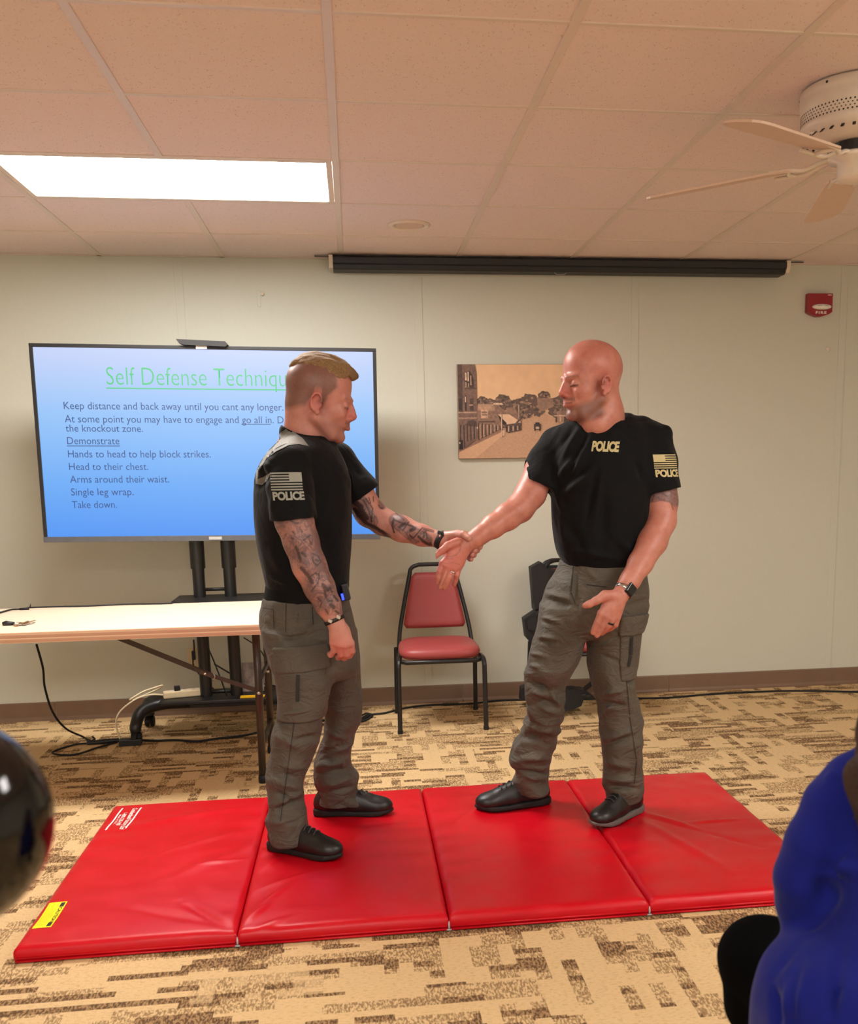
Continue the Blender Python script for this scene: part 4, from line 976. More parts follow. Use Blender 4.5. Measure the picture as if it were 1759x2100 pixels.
# ================================================================== people
# implicit-surface modelling: limbs, heads, hands and clothes are blended volumes turned into one continuous mesh
V = lambda *a: np.array(a, float)
def smin(a, b, k):
    h = np.clip(0.5 + 0.5 * (b - a) / k, 0, 1)
    return b * (1 - h) + a * h - k * h * (1 - h)
class Field:
    def __init__(s, lo, hi, res, zfine=None):
        s.ax = [np.arange(lo[i], hi[i] + res, res) for i in range(3)]
        if zfine:   # (z below which the grid is coarser, coarse step)
            zc, st = zfine; s.ax[2] = np.concatenate([np.arange(lo[2], zc, st), np.arange(zc, hi[2] + res, res)])
        s.res = res; s.D = np.full([len(a) for a in s.ax], 1.0, np.float32)
    def reg(s, lo, hi):
        sl = []
        for i in range(3):
            a = max(np.searchsorted(s.ax[i], lo[i]) - 1, 0); b = min(np.searchsorted(s.ax[i], hi[i]) + 1, len(s.ax[i])); sl.append(slice(a, max(b, a)))
        X = s.ax[0][sl[0]][:, None, None]; Y = s.ax[1][sl[1]][None, :, None]; Z = s.ax[2][sl[2]][None, None, :]
        return tuple(sl), X, Y, Z
    def op(s, fn, lo, hi, k=0.01, mode='u'):
        pad = k + 0.03
        sl, X, Y, Z = s.reg(np.array(lo) - pad, np.array(hi) + pad)
        if min(s.D[sl].shape) == 0: return
        d = fn(X, Y, Z).astype(np.float32); d = np.broadcast_to(d, s.D[sl].shape)
        A = s.D[sl]
        if mode == 'u': s.D[sl] = smin(A, d, k)
        elif mode == 's': s.D[sl] = -smin(-A, d, k)
        elif mode == 'i': s.D[sl] = -smin(-A, -d, k)
    def cone(s, a, b, ra, rb, k=0.01, mode='u', sq=None):
        a = np.array(a, float); b = np.array(b, float); ab = b - a; L2 = max(ab @ ab, 1e-12)
        def fn(X, Y, Z):
            px, py, pz = X - a[0], Y - a[1], Z - a[2]
            t = np.clip((px * ab[0] + py * ab[1] + pz * ab[2]) / L2, 0, 1)
            wx, wy, wz = px - t * ab[0], py - t * ab[1], pz - t * ab[2]
            q = wx * wx + wy * wy + wz * wz
            if sq is not None:
                n, f = sq; n = np.array(n, float); n = n / np.linalg.norm(n); c = wx * n[0] + wy * n[1] + wz * n[2]; q = q + (f * f - 1) * c * c
            return np.sqrt(q) - (ra + (rb - ra) * t)
        r = max(ra, rb)
        if sq is not None and sq[1] < 1: r = r / sq[1]
        s.op(fn, np.minimum(a, b) - r, np.maximum(a, b) + r, k, mode)
    def chain(s, pts, rs, k=0.006, mode='u', sq=None):
        for i in range(len(pts) - 1): s.cone(pts[i], pts[i + 1], rs[i], rs[i + 1], k, mode, sq)
    def ell(s, c, r, R=None, k=0.01, mode='u'):
        c = np.array(c, float); r = np.array(r, float); Rm = np.eye(3) if R is None else np.array(R)
        def fn(X, Y, Z):
            px, py, pz = X - c[0], Y - c[1], Z - c[2]
            q = [(Rm[0][i] * px + Rm[1][i] * py + Rm[2][i] * pz) for i in range(3)]
            k0 = np.sqrt(sum((q[i] / r[i]) ** 2 for i in range(3))); k1 = np.sqrt(sum((q[i] / r[i] ** 2) ** 2 for i in range(3))) + 1e-9
            return k0 * (k0 - 1) / k1
        ext = np.sqrt(((Rm * r[None, :]) ** 2).sum(1)); s.op(fn, c - ext, c + ext, k, mode)
    def boxr(s, c, h, R=None, rr=0.005, k=0.005, mode='u'):
        c = np.array(c, float); h = np.array(h, float); Rm = np.eye(3) if R is None else np.array(R)
        def fn(X, Y, Z):
            px, py, pz = X - c[0], Y - c[1], Z - c[2]
            q = [np.abs(Rm[0][i] * px + Rm[1][i] * py + Rm[2][i] * pz) - h[i] + rr for i in range(3)]
            return np.sqrt(sum(np.maximum(a, 0) ** 2 for a in q)) + np.minimum(np.maximum(np.maximum(q[0], q[1]), q[2]), 0) - rr
        ext = (np.abs(Rm) * h[None, :]).sum(1); s.op(fn, c - ext, c + ext, k, mode)
    def loft(s, secs, yaw=0.0, k=0.02, mode='u', e=2.0, cap=0.01):
        """secs: list of (z, cx, cy, a, b); section = superellipse, a along yaw direction, b across"""
        S = np.array(sorted(secs)); z = S[:, 0]; Zs = s.ax[2]
        def itp(c):
            v = S[:, c]; out = np.interp(Zs, z, v)
            # smooth the piecewise profile a little
            m = np.zeros_like(v)
            if len(z) > 2: m[1:-1] = (v[2:] - v[:-2]) / (z[2:] - z[:-2]); m[0] = (v[1] - v[0]) / (z[1] - z[0]); m[-1] = (v[-1] - v[-2]) / (z[-1] - z[-2])
            i = np.clip(np.searchsorted(z, Zs) - 1, 0, len(z) - 2); h = z[i + 1] - z[i]; t = np.clip((Zs - z[i]) / h, 0, 1)
            return (2 * t ** 3 - 3 * t ** 2 + 1) * v[i] + (t ** 3 - 2 * t ** 2 + t) * h * m[i] + (-2 * t ** 3 + 3 * t ** 2) * v[i + 1] + (t ** 3 - t ** 2) * h * m[i + 1]
        cx, cy, a, b = itp(1), itp(2), itp(3), itp(4)
        c_, s_ = math.cos(yaw), math.sin(yaw)
        zmin, zmax = z[0], z[-1]; rm = max(S[:, 3].max(), S[:, 4].max()) * 1.1
        lo = V(S[:, 1].min() - rm, S[:, 2].min() - rm, zmin); hi = V(S[:, 1].max() + rm, S[:, 2].max() + rm, zmax)
        def fn(X, Y, Z):
            i0 = np.searchsorted(s.ax[2], Z.ravel()[0]); n = Z.size; sl = slice(i0, i0 + n)
            CX_, CY_, A_, B_ = (q[sl][None, None, :] for q in (cx, cy, a, b))
            dx, dy = X - CX_, Y - CY_; p = (c_ * dx + s_ * dy) / A_; q = (-s_ * dx + c_ * dy) / B_
            r = (np.abs(p) ** e + np.abs(q) ** e) ** (1 / e)
            d = (r - 1) * np.minimum(A_, B_)
            g = np.maximum(zmin - Z, Z - zmax)
            return -smin(-d, -g * np.ones_like(d), cap)
        s.op(fn, lo, hi, k, mode)
    def mesh(s, iso=0.0, D=None):
        D = (s.D if D is None else D) - iso
        xs, ys, zs = s.ax; I = D < 0
        C = [I[:-1, :-1, :-1], I[1:, :-1, :-1], I[:-1, 1:, :-1], I[1:, 1:, :-1], I[:-1, :-1, 1:], I[1:, :-1, 1:], I[:-1, 1:, 1:], I[1:, 1:, 1:]]
        anyi = C[0].copy(); alli = C[0].copy()
        for c in C[1:]: anyi |= c; alli &= c
        act = anyi & ~alli; idx = np.full(act.shape, -1, np.int32); ii = np.argwhere(act); idx[act] = np.arange(len(ii))
        offs = [(0, 0, 0), (1, 0, 0), (0, 1, 0), (1, 1, 0), (0, 0, 1), (1, 0, 1), (0, 1, 1), (1, 1, 1)]
        val = np.stack([D[ii[:, 0] + o[0], ii[:, 1] + o[1], ii[:, 2] + o[2]] for o in offs], 1)
        acc = np.zeros((len(ii), 3)); cnt = np.zeros(len(ii))
        for a in range(8):
            for ax in range(3):
                if offs[a][ax]: continue
                b = a + (1, 2, 4)[ax]; va, vb = val[:, a], val[:, b]; m = (va < 0) != (vb < 0)
                t = np.where(m, va / np.where(m, va - vb, 1), 0); p = np.tile(np.array(offs[a], float), (len(ii), 1)); p[:, ax] += t
                acc += p * m[:, None]; cnt += m
        f = acc / cnt[:, None]; pos = np.empty_like(f)
        for ax, A in enumerate((xs, ys, zs)):
            i0 = ii[:, ax]; pos[:, ax] = A[i0] + (A[i0 + 1] - A[i0]) * f[:, ax]
        F = []
        def quads(m, o, flip_axis):
            q = np.argwhere(m)
            return q
        # x edges
        for ax in range(3):
            n = list(I.shape); a = [slice(None)] * 3; b = [slice(None)] * 3; a[ax] = slice(0, -1); b[ax] = slice(1, None)
            o1, o2 = [k for k in range(3) if k != ax]
            for o in (o1, o2): a[o] = slice(1, -1); b[o] = slice(1, -1)
            A, B = I[tuple(a)], I[tuple(b)]; m = A != B; q = np.argwhere(m); 
            if not len(q): continue
            sgn = A[m]
            q = q.copy(); q[:, o1] += 1; q[:, o2] += 1
            def cell(d1, d2):
                c = q.copy(); c[:, o1] += d1; c[:, o2] += d2; return idx[c[:, 0], c[:, 1], c[:, 2]]
            f4 = np.stack([cell(-1, -1), cell(0, -1), cell(0, 0), cell(-1, 0)], 1)
            flip = sgn if ax != 1 else ~sgn
            f4[~flip] = f4[~flip][:, ::-1]; F.append(f4)
        return pos, np.concatenate(F)
def sdf_obj(name, fld, m, parent=None, iso=0.0, D=None, disp=None, attrs=None, relax=0):
    pos, F = fld.mesh(iso, D)
    me = bpy.data.meshes.new(name)
    me.vertices.add(len(pos)); me.vertices.foreach_set('co', pos.ravel())
    me.loops.add(len(F) * 4); me.loops.foreach_set('vertex_index', F.ravel().astype(np.int32))
    me.polygons.add(len(F)); me.polygons.foreach_set('loop_start', np.arange(0, len(F) * 4, 4)); me.polygons.foreach_set('loop_total', np.full(len(F), 4))
    me.update(calc_edges=True); me.validate()
    if disp is not None:
        n = np.empty(len(me.vertices) * 3); me.vertices.foreach_get('normal', n); n = n.reshape(-1, 3)
        p = np.empty(len(me.vertices) * 3); me.vertices.foreach_get('co', p); p = p.reshape(-1, 3)
        p = p + n * disp(p, n)[:, None]; me.vertices.foreach_set('co', p.ravel()); me.update()
    if attrs:
        p = np.empty(len(me.vertices) * 3); me.vertices.foreach_get('co', p); p = p.reshape(-1, 3)
        for k, fn in attrs.items():
            a = me.attributes.new(k, 'FLOAT', 'POINT'); a.data.foreach_set('value', np.ascontiguousarray(fn(p), np.float32))
    return link(name, me, m, parent, True)
class Ridges:
    """sharp-edged cloth folds: valleys where smooth noise crosses zero"""
    def __init__(s, seed, n, kmin, kmax, squash=(1, 1, 1)): s.w = Waves(seed, n, kmin, kmax, squash); s.g = Waves(seed + 1, 6, 4, 12)
    def __call__(s, p): return (.45 - np.abs(s.w(p))) * np.clip(.5 + s.g(p), 0, 1)
class Waves:
    """cheap smooth 3-D noise for cloth folds"""
    def __init__(s, seed, n, kmin, kmax, squash=(1, 1, 1)):
        r = np.random.RandomState(seed); d = r.normal(size=(n, 3)); d /= np.linalg.norm(d, axis=1)[:, None]
        s.k = d * np.exp(r.uniform(math.log(kmin), math.log(kmax), n))[:, None] * np.array(squash); s.p = r.uniform(0, 6.28, n); s.a = 1 / np.sqrt(n)
    def __call__(s, p): return (np.sin(p @ s.k.T + s.p) * s.a).sum(1)
def segd(p, a, b):
    a = np.array(a, float); b = np.array(b, float); ab = b - a; t = np.clip(((p - a) @ ab) / max(ab @ ab, 1e-9), 0, 1); return np.linalg.norm(p - a - t[:, None] * ab, axis=1), t
def creases(strokes, y):
    """strokes: (u0,v0,u1,v1,width,amp); fold lines on the camera-facing side, given by where they show"""
    L = [(np.array(P(a, b, y)), np.array(P(c, d, y)), w, am) for a, b, c, d, w, am in strokes]
    def f(p, n):
        out = np.zeros(len(p))
        for A, B, w, am in L:
            ab = (B - A)[[0, 2]]; q = p[:, [0, 2]] - A[[0, 2]]
            # follow the line of sight a little: scale about the viewer
            s_ = y / np.maximum(p[:, 1], .1); px = p[:, 0] * s_; pz = CAM_Z + (p[:, 2] - CAM_Z) * s_
            q = np.stack([px - A[0], pz - A[2]], 1); t = np.clip((q @ ab) / (ab @ ab), 0, 1); d = np.linalg.norm(q - t[:, None] * ab, axis=1)
            out += 2.0 * am * np.exp(-(d / w) ** 2) * np.sin(np.clip(t * PI, .3, PI - .3)) * np.clip(-n[:, 1] * 2 + .2, 0, 1)
        return out
    return f

def skinmat(name, base, dark, stub_rgb=(92, 66, 58), hair_rgb=(92, 68, 58), ink_sc=1.0):
    m = bpy.data.materials.new(name); t = NT(m); v = t.coords()
    def at(k):
        a = t.n('ShaderNodeAttribute', attribute_name=k); return a.outputs['Fac']
    n = t.noise(v, 28, 4, .6)
    c = t.mix(t.ramp(n, [(.3, (0, 0, 0)), (.7, (1, 1, 1))]), lin(base), lin(dark))
    f = t.noise(v, 1100, 2); c = t.mix(t.math('MULTIPLY', f, .16), c, lin((120, 60, 50)))
    # red areas
    c = t.mix(t.math('MULTIPLY', at('red'), .6), c, lin((190, 92, 84)))
    # tattoos: shaded grounds with dark outlines
    d1 = t.noise(v, 30 * ink_sc, 3, .6, 1.2); d2 = t.noise(v, 75 * ink_sc, 2, .5, 1.0)
    ln = t.math('ABSOLUTE', t.math('SUBTRACT', d1, .5)); l1 = t.ramp(ln, [(0.0, (1, 1, 1)), (.030, (.9, .9, .9)), (.06, (0, 0, 0))])
    ln2 = t.math('ABSOLUTE', t.math('SUBTRACT', d2, .5)); l2 = t.ramp(ln2, [(0.0, (.75, .75, .75)), (.03, (0, 0, 0))])
    sh = t.ramp(t.noise(v, 22 * ink_sc, 2), [(.42, (0, 0, 0)), (.62, (.75, .75, .75))])
    tot = t.math('MAXIMUM', t.math('MAXIMUM', l1, l2), sh)
    c = t.mix(t.math('MULTIPLY', t.math('MULTIPLY', tot, .92), at('ink')), c, lin((58, 48, 54)))
    c = t.mix(t.math('MULTIPLY', at('inkbase'), .75), c, lin((120, 88, 86)))
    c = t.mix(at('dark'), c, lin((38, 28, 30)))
    st = t.ramp(t.noise(v, 900, 2), [(.3, (.55, .55, .55)), (.7, (1, 1, 1))])
    c = t.mix(t.math('MULTIPLY', st, at('stub')), c, lin(stub_rgb))
    c = t.mix(t.math('MULTIPLY', st, at('fuzz')), c, lin(hair_rgb))
    t.col(c)
    t.set(Roughness=.42); t.b.inputs['Subsurface Weight'].default_value = .08; t.b.inputs['Subsurface Radius'].default_value = (.012, .005, .003); t.b.inputs['Subsurface Scale'].default_value = .6
    t.bump(t.math('ADD', t.noise(v, 260, 3), t.math('MULTIPLY', f, .5)), .18, .0015)
    return m
def clothmat(name, rgb, rough=.85, weave=1400, sheen=.3, var=.12, spec=.3):
    m = bpy.data.materials.new(name); t = NT(m); v = t.coords(); c = lin(rgb)
    n = t.noise(v, 9, 4); w = t.noise(v, weave, 2)
    t.col(t.mix(t.ramp(n, [(.3, (0, 0, 0)), (.7, (1, 1, 1))]), tuple(x * (1 - var) for x in c), tuple(x * (1 + var) for x in c)))
    t.set(Roughness=rough); t.b.inputs['Sheen Weight'].default_value = sheen; t.b.inputs['Sheen Roughness'].default_value = .4; t.b.inputs['Specular IOR Level'].default_value = spec
    t.bump(t.math('ADD', w, t.math('MULTIPLY', t.noise(v, 60, 3), .5)), .25, .002); return m
M['skin_a'] = skinmat('skin_fair_tattooed', (200, 146, 130), (182, 122, 110))
M['skin_b'] = skinmat('skin_fair_bald', (200, 136, 118), (180, 110, 94))
M['skin_c'] = skinmat('skin_light', (206, 150, 128), (190, 130, 110))
M['tee'] = clothmat('black_knit', (11, 12, 14), .85, sheen=.06, spec=.2)
M['tee_yoke'] = clothmat('charcoal_yoke', (104, 101, 92), .6, sheen=.3)
def crumple(m, st=.5, dist=.012, sc=(11, 11, 20)):
    t = NT.__new__(NT); t.m = m; t.t = m.node_tree; t.b = t.t.nodes['Principled BSDF']
    old = t.b.inputs['Normal'].links[0].from_socket; n = t.noise(t.coords(sc), 1.0, 3, .55, .8); r = t.math('ABSOLUTE', t.math('SUBTRACT', n, .5))
    t.bump(t.math('MULTIPLY', r, 3.0), st, dist, old); return m
M['pants_a'] = clothmat('grey_ripstop', (82, 76, 68), .75, weave=900, sheen=.05)
M['pants_b'] = clothmat('olive_grey_ripstop', (84, 78, 68), .65, weave=900, sheen=.05)
crumple(M['pants_a']); crumple(M['pants_b']); crumple(M['tee'], .35, .010, (8, 8, 6))
M['belt'] = clothmat('black_webbing', (7, 7, 8), .7, sheen=0, spec=.15)
M['shoe'] = mat('black_leather', (22, 21, 21), .4, var=.2, nscale=30, bump=.4, bscale=200)
M['sole'] = mat('black_sole', (14, 14, 14), .7)
M['sole_grey'] = mat('grey_sole', (96, 88, 84), .6)
M['lace'] = mat('shoelace', (58, 56, 54), .7)
M['print_grey'] = mat('print_grey', (150, 152, 142), .7)
M['print_gold'] = mat('print_gold', (196, 182, 132), .6)
M['hair_blond'] = None
def hairmat(name, lo, hi, sc=(60, 60, 14)):
    m = bpy.data.materials.new(name); t = NT(m)
    n = t.noise(t.coords(sc), 9, 4, .6, .6); t.col(t.ramp(n, [(.3, lin(lo)), (.7, lin(hi))])); t.set(Roughness=.6); t.b.inputs['Specular IOR Level'].default_value = .25
    t.bump(n, .9, .006); return m
M['hair_blond'] = hairmat('hair_sandy', (98, 74, 52), (206, 168, 120), (18, 120, 60))
M['hair_brown'] = hairmat('hair_brown', (26, 17, 13), (78, 52, 36), (70, 70, 10))
M['watch_glass'] = mat('watch_glass', (8, 8, 10), .08)

def ortho(F, U):
    F = np.array(F, float); F /= np.linalg.norm(F); U = np.array(U, float); U = U - F * (U @ F); U /= np.linalg.norm(U); L = np.cross(U, F)
    return np.stack([F, L, U], 1)      # columns: forward, left, up
class Head:
    def __init__(s, o, F, U, sc=1.0, top=.135, widen=1.0):
        s.o = np.array(o, float); s.R = ortho(F, U); s.sc = sc; s.top = top; s.w = widen
    def w2(s, p): return s.o + s.R @ (np.array(p, float) * s.sc * np.array([1, s.w, 1]))
    def loc(s, P_): return ((P_ - s.o) @ s.R) / (s.sc * np.array([1, s.w, 1]))
    def build(s, f, brow=1.0, nose=1.0, beard=0.0, ear_out=.0):
        c = s.sc
        def E(p, r, k=.012, mode='u', tilt=0.0):
            R = s.R
            if tilt: ct, st = math.cos(tilt), math.sin(tilt); R = R @ np.array([[ct, 0, st], [0, 1, 0], [-st, 0, ct]])
            f.ell(s.w2(p), np.array(r) * c * np.array([1, s.w, 1]), R, k * c, mode)
        def K(a, b, ra, rb, k=.006, mode='u'): f.cone(s.w2(a), s.w2(b), ra * c, rb * c, k * c, mode)
        t = s.top
        E((-.018, 0, t - .088), (.096, .077, .088)); E((.012, 0, t - .083), (.080, .070, .080), .02)
        E((.030, 0, .0), (.060, .063, .085), .02)
        E((.028, 0, -.052), (.054, .054, .05), .02)
        E((.034, 0, -.082), (.046, .042, .034), .018)
        E((.070, 0, -.098), (.022, .024, .020), .014)
        for y in (-1, 1):
            K((-.006, y * .055, -.05), (.045, y * .034, -.096), .019, .017, .018)
            E((.056, y * .040, -.024), (.026, .019, .020), .016)        # cheek bone
            K((.070, y * .044, .025), (.0925, y * .013, .020), .0080, .0098 * brow, .012)
            E((.095, y * .038, .002), (.014, .019, .0100), .007, 's')      # eye socket
            E((.0770, y * .032, .0015), (.0125, .0140, .0120), .005)     # lid over the eye ball
            K((.0745, y * .0445, -.004), (.0865, y * .037, -.0055), .0018, .0020, .003); K((.0865, y * .037, -.0055), (.0895, y * .022, -.0055), .0020, .0020, .003)
            E((.100, y * .0115, -.034), (.0105, .0075, .0075), .006)    # nostril wing
            E((.104, y * .0068, -.0425), (.0045, .0028, .0025), .0012, 's')
        K((.090, 0, .014), (.116 * nose, 0, -.023), .0075, .0095, .010); E((.1155 * nose, 0, -.028), (.0105, .0095, .0085), .006)
        K((.098, 0, -.038), (.108 * nose, 0, -.035), .006, .006, .006)
        E((.088, 0, -.016), (.022, .0125, .028), .010); E((.098, 0, -.030), (.016, .0135, .010), .006)
        E((.074, 0, -.052), (.024, .032, .022), .012)
        for y in (-1, 1):
            K((.084, y * .023, -.0595), (.0965, y * .005, -.0555), .0032, .0050, .005)
            K((.084, y * .021, -.0620), (.0968, y * .0, -.0665), .0034, .0062, .006)
            K((.0915, y * .024, -.0602), (.1035, 0, -.0602), .0006, .0008, .0016, 's')
        E((.104, 0, -.0785), (.010, .022, .0045), .005, 's')
        # ears: shell, rim, lobe and the hollow inside
        for y in (-1, 1):
            q = .072 + ear_out
            E((-.012, y * q, -.008), (.017, .009, .029), .005, tilt=.18)
            pts = []
            for k in range(11):
                a = math.radians(-70 + 30 * k * .83 + 0); pts.append((-.012 - .0165 * math.sin(a + PI / 2) * (1 if a < 10 else 1) , y * (q + .0085 + .002 * math.sin(a)), -.004 + .0265 * -math.cos(a + PI / 2)))
            for a_, b_ in zip(pts[:-1], pts[1:]): K(a_, b_, .0034, .0034, .0025)
            E((-.0045, y * (q + .005), -.034), (.0075, .006, .009), .005)
            E((-.008, y * (q + .013), -.006), (.0080, .008, .015), .003, 's', tilt=.18)
            K((-.016, y * (q + .0075), .006), (-.018, y * (q + .008), -.016), .0028, .0026, .003)
            K((.0035, y * (q + .001), -.010), (.0025, y * (q + .003), -.018), .0042, .0036, .003)

def pj(L): return [np.array(P(*q)) for q in L]
def sec(rows, depth_mul=1.0):
    """rows: (v, u_left, u_right, y, half depth) -> loft sections"""
    out = []
    for v, ul, ur, y, b in rows:
        A, B = P(ul, v, y), P(ur, v, y); out.append(((A.z + B.z) / 2, (A.x + B.x) / 2, y, (B.x - A.x) / 2, b))
    return out
def decal(name, bm, target_bvh, m, parent, O, X, Yv, dirn, lift=.0012):
    """bm in local 2-D (x,y); each vertex is laid on the garment surface along dirn"""
    O, X, Yv, dirn = Vector(O), Vector(X).normalized(), Vector(Yv).normalized(), Vector(dirn).normalized()
    bmesh.ops.triangulate(bm, faces=bm.faces[:])
    for _ in range(3):
        es = [e for e in bm.edges if e.calc_length() > .009]
        if not es: break
        bmesh.ops.subdivide_edges(bm, edges=es, cuts=1); bmesh.ops.triangulate(bm, faces=[f for f in bm.faces if len(f.verts) > 3])
    bad = []
    for v in bm.verts:
        q = O + X * v.co.x + Yv * v.co.y
        h = target_bvh.ray_cast(q - dirn * .25, dirn, .6)
        if h[0] is None: bad.append(v)
        else: v.co = h[0] - dirn * lift + (h[1] * lift if h[1].dot(dirn) < 0 else -h[1] * lift) * .6
    bmesh.ops.delete(bm, geom=bad, context='VERTS')
    return obj(name, bm, m, parent)
def bm_text(s, w, h, off=.0, shear=0.0, x0=0, y0=0, space=1.0):
    me = text_mesh(s, 1.0, offset=off, shear=shear, space=space); co = np.array([v.co[:] for v in me.vertices])
    co[:, 0] = (co[:, 0] - co[:, 0].min()) * w / np.ptp(co[:, 0]) + x0; co[:, 1] = (co[:, 1] - co[:, 1].min()) * h / np.ptp(co[:, 1]) + y0
    me.vertices.foreach_set('co', co.ravel()); bm = BM(); bm.from_mesh(me); bpy.data.meshes.remove(me); return bm
def bm_rects(rs):
    bm = BM()
    for x0, y0, x1, y1 in rs:
        n = max(1, int((x1 - x0) / .008)); V_ = [[bm.verts.new((x0 + (x1 - x0) * i / n, y, 0)) for y in (y0, y1)] for i in range(n + 1)]
        for i in range(n): bm.faces.new((V_[i][0], V_[i + 1][0], V_[i + 1][1], V_[i][1]))
    return bm
def flag_rects(w, h, canton_right):
    rs = []; st = h / 13
    for k in range(7):
        y1 = h - 2 * k * st; y0 = y1 - st * 1.05
        if k < 4: rs.append((0, y0, w * .60, y1) if canton_right else (w * .42, y0, w, y1))
        else: rs.append((0, y0, w, y1))
    rs.append((w * .60, h - 7 * st, w, h) if canton_right else (0, h - 7 * st, w * .42, h)); return rs
def band(name, c, ax, r, wdt, th, m, parent, n=40, sq=1.0, side=None):
    """wrist band ring around axis ax at c"""
    ax = Vector(ax).normalized(); s_ = Vector(side).normalized() if side is not None else frame_of(ax)[0]; s_ = (s_ - ax * s_.dot(ax)).normalized(); t_ = ax.cross(s_)
    bm = BM(); prof = [(0, -wdt / 2), (th, -wdt / 2), (th * 1.2, 0), (th, wdt / 2), (0, wdt / 2)]; rings = []
    for i in range(n):
        a = 2 * PI * i / n; d = s_ * math.cos(a) + t_ * math.sin(a) * sq; rings.append([bm.verts.new(Vector(c) + d * (r + p) + ax * q) for p, q in prof])
    for i in range(n):
        A, B = rings[i], rings[(i + 1) % n]
        for j in range(len(prof)): k = (j + 1) % len(prof); bm.faces.new((A[j], A[k], B[k], B[j]))
    return obj(name, bm, m, parent, smooth=True)

def shoe(parent, heel, toe, z0, L_sc=1.0, style='low', sole='sole', wid=.048, hgt=.10):
    """heel, toe: floor points (x,y)"""
    hx, tx = np.array([heel[0], heel[1]]), np.array([toe[0], toe[1]]); L = np.linalg.norm(tx - hx); d = (tx - hx) / L; s_ = V(-d[1], d[0], 0); D3 = V(d[0], d[1], 0)
    def Q(a, b, c): return V(hx[0], hx[1], z0) + D3 * a * L + s_ * b + V(0, 0, c)
    lo = np.minimum(Q(0, 0, 0), Q(1, 0, 0)) - .09; hi = np.maximum(Q(0, 0, 0), Q(1, 0, 0)) + .09; hi[2] = z0 + .2; lo[2] = z0 - .02
    R = np.stack([D3, s_, V(0, 0, 1)], 1)
    up = Field(lo, hi, .0035)
    up.ell(Q(.80, 0, .034), (L * .20, wid * .93, .034), R, .01); up.ell(Q(.55, .0, .042), (L * .30, wid * .84, .042), R, .02)
    up.ell(Q(.20, 0, .045), (L * .21, wid * .74, .055), R, .02); up.cone(Q(.18, 0, .06), Q(.20, 0, hgt), .040, .040, .015)
    up.cone(Q(.30, 0, hgt - .01), Q(.66, 0, .058), .033, .022, .02)
    up.cone(Q(.19, 0, hgt + .004), Q(.19, 0, hgt + .06), .030, .03, .004, 's')
    def fl(X, Y, Z): return (z0 + .014 - Z) + 0 * X
    def cut(X, Y, Z): return Z - (z0 + .014) + 0 * X + 0 * Y
    up.op(cut, lo, hi, .002, 's')
    o = sdf_obj('shoe', up, M['shoe'], parent)
    so = Field(lo, hi, .0035)
    def outline(X, Y, Z):
        px, py = X - hx[0], Y - hx[1]; a = (px * d[0] + py * d[1]) / L; b = px * s_[0] + py * s_[1]
        w_ = np.interp(np.clip(a, -.2, 1.2), [-.02, .03, .12, .3, .5, .7, .85, .95, 1.01], [.012, .028, .037, .036, .038, .047, .044, .030, .006]) * wid / .048
        dd = np.abs(b - .004 * np.sin(a * 4)) - w_; hz = np.interp(a, [0, .3, .6, 1.0], [.030, .026, .020, .026])
        z_ = Z - z0; dz = np.maximum(-z_ + .0005 + np.maximum(a - .8, 0) * .06, z_ - hz)
        e = np.maximum(np.maximum(-a - .01, a - 1.01) * L, dd); return -smin(-e, -dz, .008)
    so.op(outline, lo, hi, .002)
    if style == 'hiker':
        for a in np.linspace(.08, .95, 9):
            so.cone(Q(a, -.06, .0), Q(a, .06, .0), .004, .004, .002, 's')
    sdf_obj('sole', so, M[sole], o)
    bm = BM(); bvh = BVHTree.FromObject(o, _dg())
    for k in range(5):
        a = .40 + .065 * k; pts = []
        for b in np.linspace(-.020, .020, 7):
            h = bvh.ray_cast(Vector(Q(a + abs(b) * .6, b, .2)), Vector((0, 0, -1)))
            pts.append(h[0] + Vector((0, 0, .0025)) if h[0] else Vector(Q(a, b, .1)))
        tube(bm, pts, .0026, 6)
    h = bvh.ray_cast(Vector(Q(.38, 0, .2)), Vector((0, 0, -1))); p0 = h[0] if h[0] else Vector(Q(.38, 0, .1))
    for sg in (-1, 1): tube(bm, catmull([p0 + Vector((0, 0, .003)), p0 + Vector(s_) * .018 * sg + Vector((0, 0, .010)), p0 + Vector(s_) * .030 * sg + Vector((0, 0, -.006)), p0 + Vector(s_) * .012 * sg], 5), .002, 6)
    obj('laces', bm, M['lace'], o, smooth=True)
    return o
def join(base, other, k=.02): base.D = smin(base.D, other.D, k).astype(np.float32)
def like(f):
    g = Field.__new__(Field); g.ax = f.ax; g.res = f.res; g.D = np.full_like(f.D, 1.0); return g
def lash(l, w=.0013): return np.exp(-((l[:, 2] + .0052 + .04 * np.abs(np.abs(l[:, 1]) - .030)) / w) ** 2) * (l[:, 0] > .060) * (np.abs(l[:, 1]) > .020) * (np.abs(l[:, 1]) < .048)
def browline(l): return np.exp(-((l[:, 2] - .0215 - .1 * (np.abs(l[:, 1]) - .02)) / .0042) ** 2) * (l[:, 0] > .058) * (np.abs(l[:, 1]) > .010) * (np.abs(l[:, 1]) < .052)
def cargo(parent, pf, box_list, m, names=('cargo_pocket', 'pocket_flap')):
    """patches raised off the trouser volume pf; box_list: (centre, half, rot, lift, name)"""
    for c, h, R, lift, nm in box_list:
        Rm = np.eye(3) if R is None else R; ext = (np.abs(Rm) * np.array(h)[None, :]).sum(1) + .02
        sl, X, Y, Z = pf.reg(np.array(c) - ext, np.array(c) + ext)
        sub = Field.__new__(Field); sub.ax = [pf.ax[i][sl[i]] for i in range(3)]; sub.res = pf.res; sub.D = (pf.D[sl] - lift).copy()
        sub.boxr(c, h, R, .006, .004, 'i')
        try: sdf_obj(nm, sub, m, parent)
        except Exception as ex: print('pocket failed', ex)

